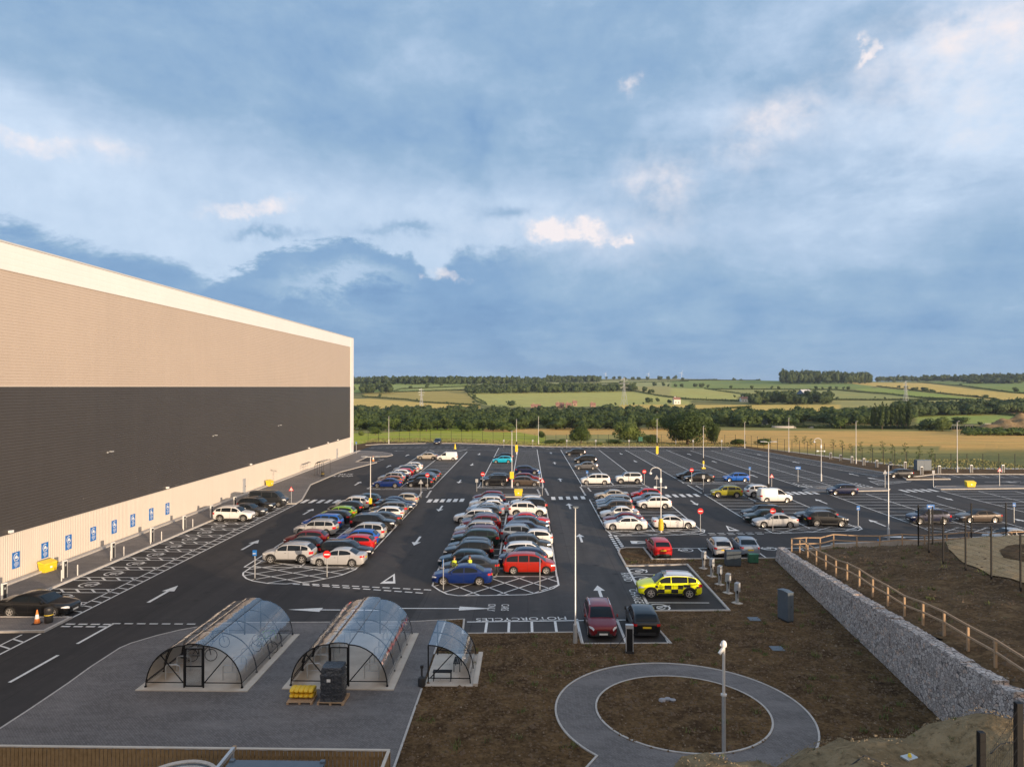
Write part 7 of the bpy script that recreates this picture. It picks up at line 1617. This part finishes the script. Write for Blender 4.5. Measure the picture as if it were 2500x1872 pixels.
for _ in range(9000):
    x = rnd.uniform(-46, 100); y = rnd.uniform(196.5, 214) if x < 60 else rnd.uniform(138.5, 160)
    if x >= 60 and x < lerp(75, 62, clamp((y-138)/60))+.5: continue
    z = zt(x, y); h = rnd.uniform(.08, .26); a = rnd.uniform(0, 3.14); c_, s_ = math.cos(a)*.13, math.sin(a)*.13; mb.add([(x-c_, y-s_, z-.05), (x+c_, y+s_, z-.05), (x+c_*.7, y+s_*.7+.1, z+h), (x-c_*.7, y-s_*.7+.1, z+h)], [(0, 1, 2, 3)])
tag(obj('long_grass', mb, mat('long_grass', (.13, .14, .045), .9, noise=(.4, (.26, .23, .09)))), 'long rough grass along the outside of the perimeter fence', 'grass', kind='stuff')

# ------------------------------------------------------------------ sky
SUN_EL, SUN_AZ = R(8.2), math.atan2(.64, -.77)
wd_ = bpy.data.worlds.new('World'); S.world = wd_; wd_.use_nodes = True; N = wd_.node_tree.nodes; L = wd_.node_tree.links; bg = N['Background']
sky = N.new('ShaderNodeTexSky'); sky.sky_type = 'NISHITA'; sky.sun_disc = False; sky.sun_elevation = SUN_EL; sky.sun_rotation = SUN_AZ; sky.air_density = 1.0; sky.dust_density = 1.0
tc = N.new('ShaderNodeTexCoord'); D = tc.outputs['Generated']; sp = N.new('ShaderNodeSeparateXYZ'); L.new(D, sp.inputs[0])
def mth(op, a, b=None, c=None, cl=False):
    n = N.new('ShaderNodeMath'); n.operation = op; n.use_clamp = cl
    for i, v in enumerate((a, b, c)):
        if v is None: continue
        if isinstance(v, (int, float)): n.inputs[i].default_value = v
        else: L.new(v, n.inputs[i])
    return n.outputs[0]
az = mth('ARCTAN2', sp.outputs[0], sp.outputs[1]); hl = mth('SQRT', mth('ADD', mth('MULTIPLY', sp.outputs[0], sp.outputs[0]), mth('MULTIPLY', sp.outputs[1], sp.outputs[1]))); el = mth('DIVIDE', sp.outputs[2], mth('MAXIMUM', hl, .05))
cb = N.new('ShaderNodeCombineXYZ'); L.new(az, cb.inputs[0]); L.new(el, cb.inputs[1])
# cloud plane coordinates for natural foreshortening
den = mth('ADD', mth('MAXIMUM', sp.outputs[2], 0), .10); pl = N.new('ShaderNodeCombineXYZ'); L.new(mth('DIVIDE', sp.outputs[0], den), pl.inputs[0]); L.new(mth('DIVIDE', sp.outputs[1], den), pl.inputs[1])
def nz(vec, sc, det, ro, dist=0.):
    n = N.new('ShaderNodeTexNoise'); n.inputs['Scale'].default_value = sc; n.inputs['Detail'].default_value = det; n.inputs['Roughness'].default_value = ro; n.inputs['Distortion'].default_value = dist; L.new(vec, n.inputs['Vector']); return n
w1 = nz(cb.outputs[0], 3.2, 6, .6); w2 = nz(cb.outputs[0], 11, 6, .65)
def vsc(v, op, b):
    n = N.new('ShaderNodeVectorMath'); n.operation = op; L.new(v, n.inputs[0])
    if isinstance(b, tuple): n.inputs[1].default_value = b
    else: L.new(b, n.inputs[1])
    return n.outputs[0]
warp = vsc(vsc(w1.outputs['Color'], 'SUBTRACT', (.5, .5, .5)), 'MULTIPLY', (.28, .13, 0)); warp2 = vsc(vsc(w2.outputs['Color'], 'SUBTRACT', (.5, .5, .5)), 'MULTIPLY', (.11, .075, 0))
uv = vsc(vsc(cb.outputs[0], 'ADD', warp), 'ADD', warp2)
def sky_pos(px, py): t = (px-VX)/F; return math.atan(t), (VY-py)/F/math.sqrt(1+t*t)
def blob(px, py, rx, ry, amp, acc, hard=1.):
    a, e = sky_pos(px, py); d = vsc(vsc(uv, 'SUBTRACT', (a, e, 0)), 'MULTIPLY', (F/rx, F/ry, 0)); q = N.new('ShaderNodeVectorMath'); q.operation = 'DOT_PRODUCT'; L.new(d, q.inputs[0]); L.new(d, q.inputs[1])
    r2 = mth('POWER', q.outputs['Value'], hard) if hard != 1. else q.outputs['Value']
    g = mth('POWER', .3679, r2); return mth('MULTIPLY_ADD', g, amp, acc)
n1 = nz(pl.outputs[0], 1.1, 8, .6, .3)
st = N.new('ShaderNodeMapping'); st.inputs['Scale'].default_value = (.55, 1, 1); L.new(cb.outputs[0], st.inputs['Vector'])
nA = nz(st.outputs[0], 9, 9, .68, .35); nB = nz(st.outputs[0], 4.5, 9, .6, .5); nC = nz(st.outputs[0], 17, 7, .62, .2)
def curve(pts):
    "height of a cloud edge against direction"
    r = N.new('ShaderNodeValToRGB'); e_ = r.color_ramp.elements; q = [(clamp((sky_pos(px, py)[0]+.75)/1.5), sky_pos(px, py)[1]) for px, py in pts]
    e_[0].position = q[0][0]; e_[0].color = (q[0][1],)*3+(1,); e_[1].position = q[-1][0]; e_[1].color = (q[-1][1],)*3+(1,)
    for p_, v in q[1:-1]: k_ = e_.new(p_); k_.color = (v, v, v, 1)
    r.color_ramp.interpolation = 'B_SPLINE'; L.new(mth('MULTIPLY_ADD', az, 1/1.5, .5), r.inputs[0]); s_ = N.new('ShaderNodeSeparateColor'); L.new(r.outputs[0], s_.inputs[0]); return s_.outputs[0]
def sstep(v, a, b):
    m = N.new('ShaderNodeMapRange'); m.interpolation_type = 'SMOOTHSTEP'; m.inputs['From Min'].default_value = a; m.inputs['From Max'].default_value = b; L.new(v, m.inputs['Value']); return m.outputs['Result']
def lerpn(a, b, t): return mth('MULTIPLY_ADD', mth('SUBTRACT', b, a) if not (isinstance(b, float) and isinstance(a, float)) else b-a, t, a)
eA = mth('MULTIPLY_ADD', mth('SUBTRACT', nC.outputs['Fac'], .5), .05, mth('MULTIPLY_ADD', mth('SUBTRACT', nA.outputs['Fac'], .5), .12, mth('MULTIPLY_ADD', mth('SUBTRACT', nB.outputs['Fac'], .5), .10, el)))
gap = mth('MULTIPLY_ADD', mth('SUBTRACT', nB.outputs['Fac'], .5), .34, .75)       # the bright gap between decks
deckT = mth('MULTIPLY_ADD', mth('SUBTRACT', n1.outputs['Fac'], .5), 1.05, mth('MULTIPLY_ADD', mth('SUBTRACT', nB.outputs['Fac'], .5), .55, mth('MULTIPLY_ADD', mth('SUBTRACT', nA.outputs['Fac'], .5), .45, .46)))
cC = curve([(0, 300), (300, 395), (600, 430), (900, 505), (1150, 500), (1260, 470), (1420, 560), (1700, 640), (2500, 640)])
mC = sstep(mth('SUBTRACT', eA, cC), -.012, .085); T = lerpn(gap, deckT, mC)
for b in [(60, 210, 240, 130, .16), (2250, 300, 560, 380, .24), (2420, 60, 260, 130, .36), (1900, 120, 350, 150, .14), (2350, 360, 260, 120, .10), (1930, 200, 170, 75, -.26), (1400, 90, 330, 150, -.10), (800, 250, 560, 150, -.08), (2150, 60, 140, 60, -.26), (1330, 400, 200, 60, -.10), (1135, 360, 40, 110, -.14), (1300, 320, 90, 60, .12), (1750, 260, 160, 110, .10)]: T = blob(b[0], b[1], b[2], b[3], b[4], T)
cA = curve([(0, 500), (110, 545), (230, 578), (420, 585), (480, 625), (600, 670), (850, 690), (1050, 700), (1110, 600), (1300, 590), (1480, 590), (1650, 560), (1900, 560), (2200, 500), (2500, 470)])
dA = mth('SUBTRACT', cA, eA); mS = mth('MULTIPLY', sstep(dA, -.004, .022), sstep(dA, .50, .10)); mR = mth('MULTIPLY', sstep(dA, -.05, .12), .72); bankT = mth('MULTIPLY_ADD', mth('SUBTRACT', nA.outputs['Fac'], .5), .55, mth('MULTIPLY_ADD', mth('SUBTRACT', n1.outputs['Fac'], .5), .7, .22))
side = sstep(az, -.08, .10); mA = lerpn(mS, mR, side); T = lerpn(T, bankT, mA)
cL = curve([(0, 940), (400, 760), (520, 640), (700, 592), (880, 596), (1000, 630), (1090, 700), (1300, 940), (2500, 944)]); dL = mth('SUBTRACT', cL, eA); mL = mth('MULTIPLY', sstep(dL, -.003, .012), sstep(dL, .06, .02)); T = lerpn(T, .16, mth('MULTIPLY', mL, .85))
for (cx, cy, rx, ry) in ((980, 565, 60, 12), (680, 555, 90, 12), (1230, 505, 80, 20)): T = blob(cx, cy, rx, ry, -.30, T, 1.)
T = blob(1350, 850, 1500, 110, -.05, T)
lower = mth('MULTIPLY', sstep(el, .19, .05), mth('SUBTRACT', nC.outputs['Fac'], .5)); T = mth('MULTIPLY_ADD', lower, .7, T)
fine = nz(cb.outputs[0], 26, 5, .6); pf = mth('MULTIPLY_ADD', mth('SUBTRACT', fine.outputs['Fac'], .5), 4.0, .95); T = mth('MULTIPLY_ADD', mth('SUBTRACT', fine.outputs['Fac'], .5), .22, T)
Pf = 0.
for b in [(1400, 558, 120, 22, .95, 2), (1520, 568, 22, 14, .8, 2), (1300, 575, 26, 18, .7, 2), (1070, 672, 34, 14, .6, 2), (1855, 330, 80, 65, .55), (1620, 460, 60, 62, .42), (2068, 155, 18, 30, .8, 2), (640, 502, 95, 16, .6, 2), (50, 335, 70, 20, .5, 2), (245, 345, 60, 24, .42), (2420, 50, 110, 60, .6), (2200, 200, 160, 120, .25), (1545, 205, 18, 24, .5), (1450, 560, 300, 60, .12)]: Pf = blob(b[0], b[1], b[2], b[3], b[4], Pf, b[5] if len(b) > 5 else 1.)
Pf = mth('MULTIPLY', Pf, pf, cl=True)
rp = N.new('ShaderNodeValToRGB'); e = rp.color_ramp.elements
cols = [(0, srgb(112, 149, 193)), (.22, srgb(128, 163, 202)), (.45, srgb(149, 179, 210)), (.65, srgb(176, 199, 226)), (.85, srgb(203, 221, 243)), (1, srgb(224, 230, 242))]
e[0].position = 0; e[0].color = cols[0][1]; e[1].position = 1; e[1].color = cols[-1][1]
for p, c in cols[1:-1]: k = e.new(p); k.color = c
L.new(T, rp.inputs[0])
def mx(a, b, f):
    m = N.new('ShaderNodeMix'); m.data_type = 'RGBA'
    for v, i in ((a, 6), (b, 7), (f, 0)):
        if isinstance(v, tuple): m.inputs[i].default_value = v
        elif isinstance(v, (int, float)): m.inputs[i].default_value = v
        else: L.new(v, m.inputs[i])
    return m.outputs[2]
col = mx(rp.outputs[0], srgb(244, 236, 238), Pf)
hzf = mth('POWER', .3679, mth('MULTIPLY', mth('MAXIMUM', el, 0), 26)); col = mx(col, srgb(139, 171, 203), mth('MULTIPLY', hzf, .75))
# warm glow added towards the low sun, behind the view, to lift the ambient
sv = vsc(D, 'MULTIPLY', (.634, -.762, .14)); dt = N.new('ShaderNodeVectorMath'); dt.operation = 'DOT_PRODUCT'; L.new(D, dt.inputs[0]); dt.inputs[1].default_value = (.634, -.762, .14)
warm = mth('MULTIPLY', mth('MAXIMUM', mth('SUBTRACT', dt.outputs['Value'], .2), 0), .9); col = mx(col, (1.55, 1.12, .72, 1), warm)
sk = N.new('ShaderNodeVectorMath'); sk.operation = 'SCALE'; L.new(sky.outputs[0], sk.inputs[0]); sk.inputs['Scale'].default_value = 1.
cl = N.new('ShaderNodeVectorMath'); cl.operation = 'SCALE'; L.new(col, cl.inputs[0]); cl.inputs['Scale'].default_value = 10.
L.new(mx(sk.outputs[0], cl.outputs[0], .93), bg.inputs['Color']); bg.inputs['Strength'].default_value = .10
sl = bpy.data.lights.new('sun', 'SUN'); sl.energy = 5.0; sl.angle = R(.6); sl.color = (1, .77, .55); so = bpy.data.objects.new('sun', sl); COL.objects.link(so)
dsun = Vector((.64, -.77, 0)).normalized()*math.cos(SUN_EL)+Vector((0, 0, math.sin(SUN_EL))); so.rotation_euler = dsun.to_track_quat('Z', 'Y').to_euler(); so.location = (60, -60, 60)
HAZE = True
if HAZE:
    mb = MB(); mb.box(-4200, 4200, -90, 4300, -14, 75); hm = bpy.data.materials.new('haze'); hm.use_nodes = True; hn = hm.node_tree.nodes; hn.clear(); ho = hn.new('ShaderNodeOutputMaterial'); pv = hn.new('ShaderNodeVolumePrincipled'); pv.inputs['Density'].default_value = .00006; pv.inputs['Color'].default_value = (.62, .75, .95, 1); hm.node_tree.links.new(pv.outputs[0], ho.inputs['Volume']); tag(obj('haze', mb, hm), kind='stuff')
S.view_settings.view_transform = 'Standard'; S.view_settings.look = 'None'; S.view_settings.exposure = .12; S.view_settings.gamma = 1; S.view_settings.use_curve_mapping = False
S.render.engine = 'CYCLES'; S.cycles.max_bounces = 6; S.cycles.transparent_max_bounces = 16
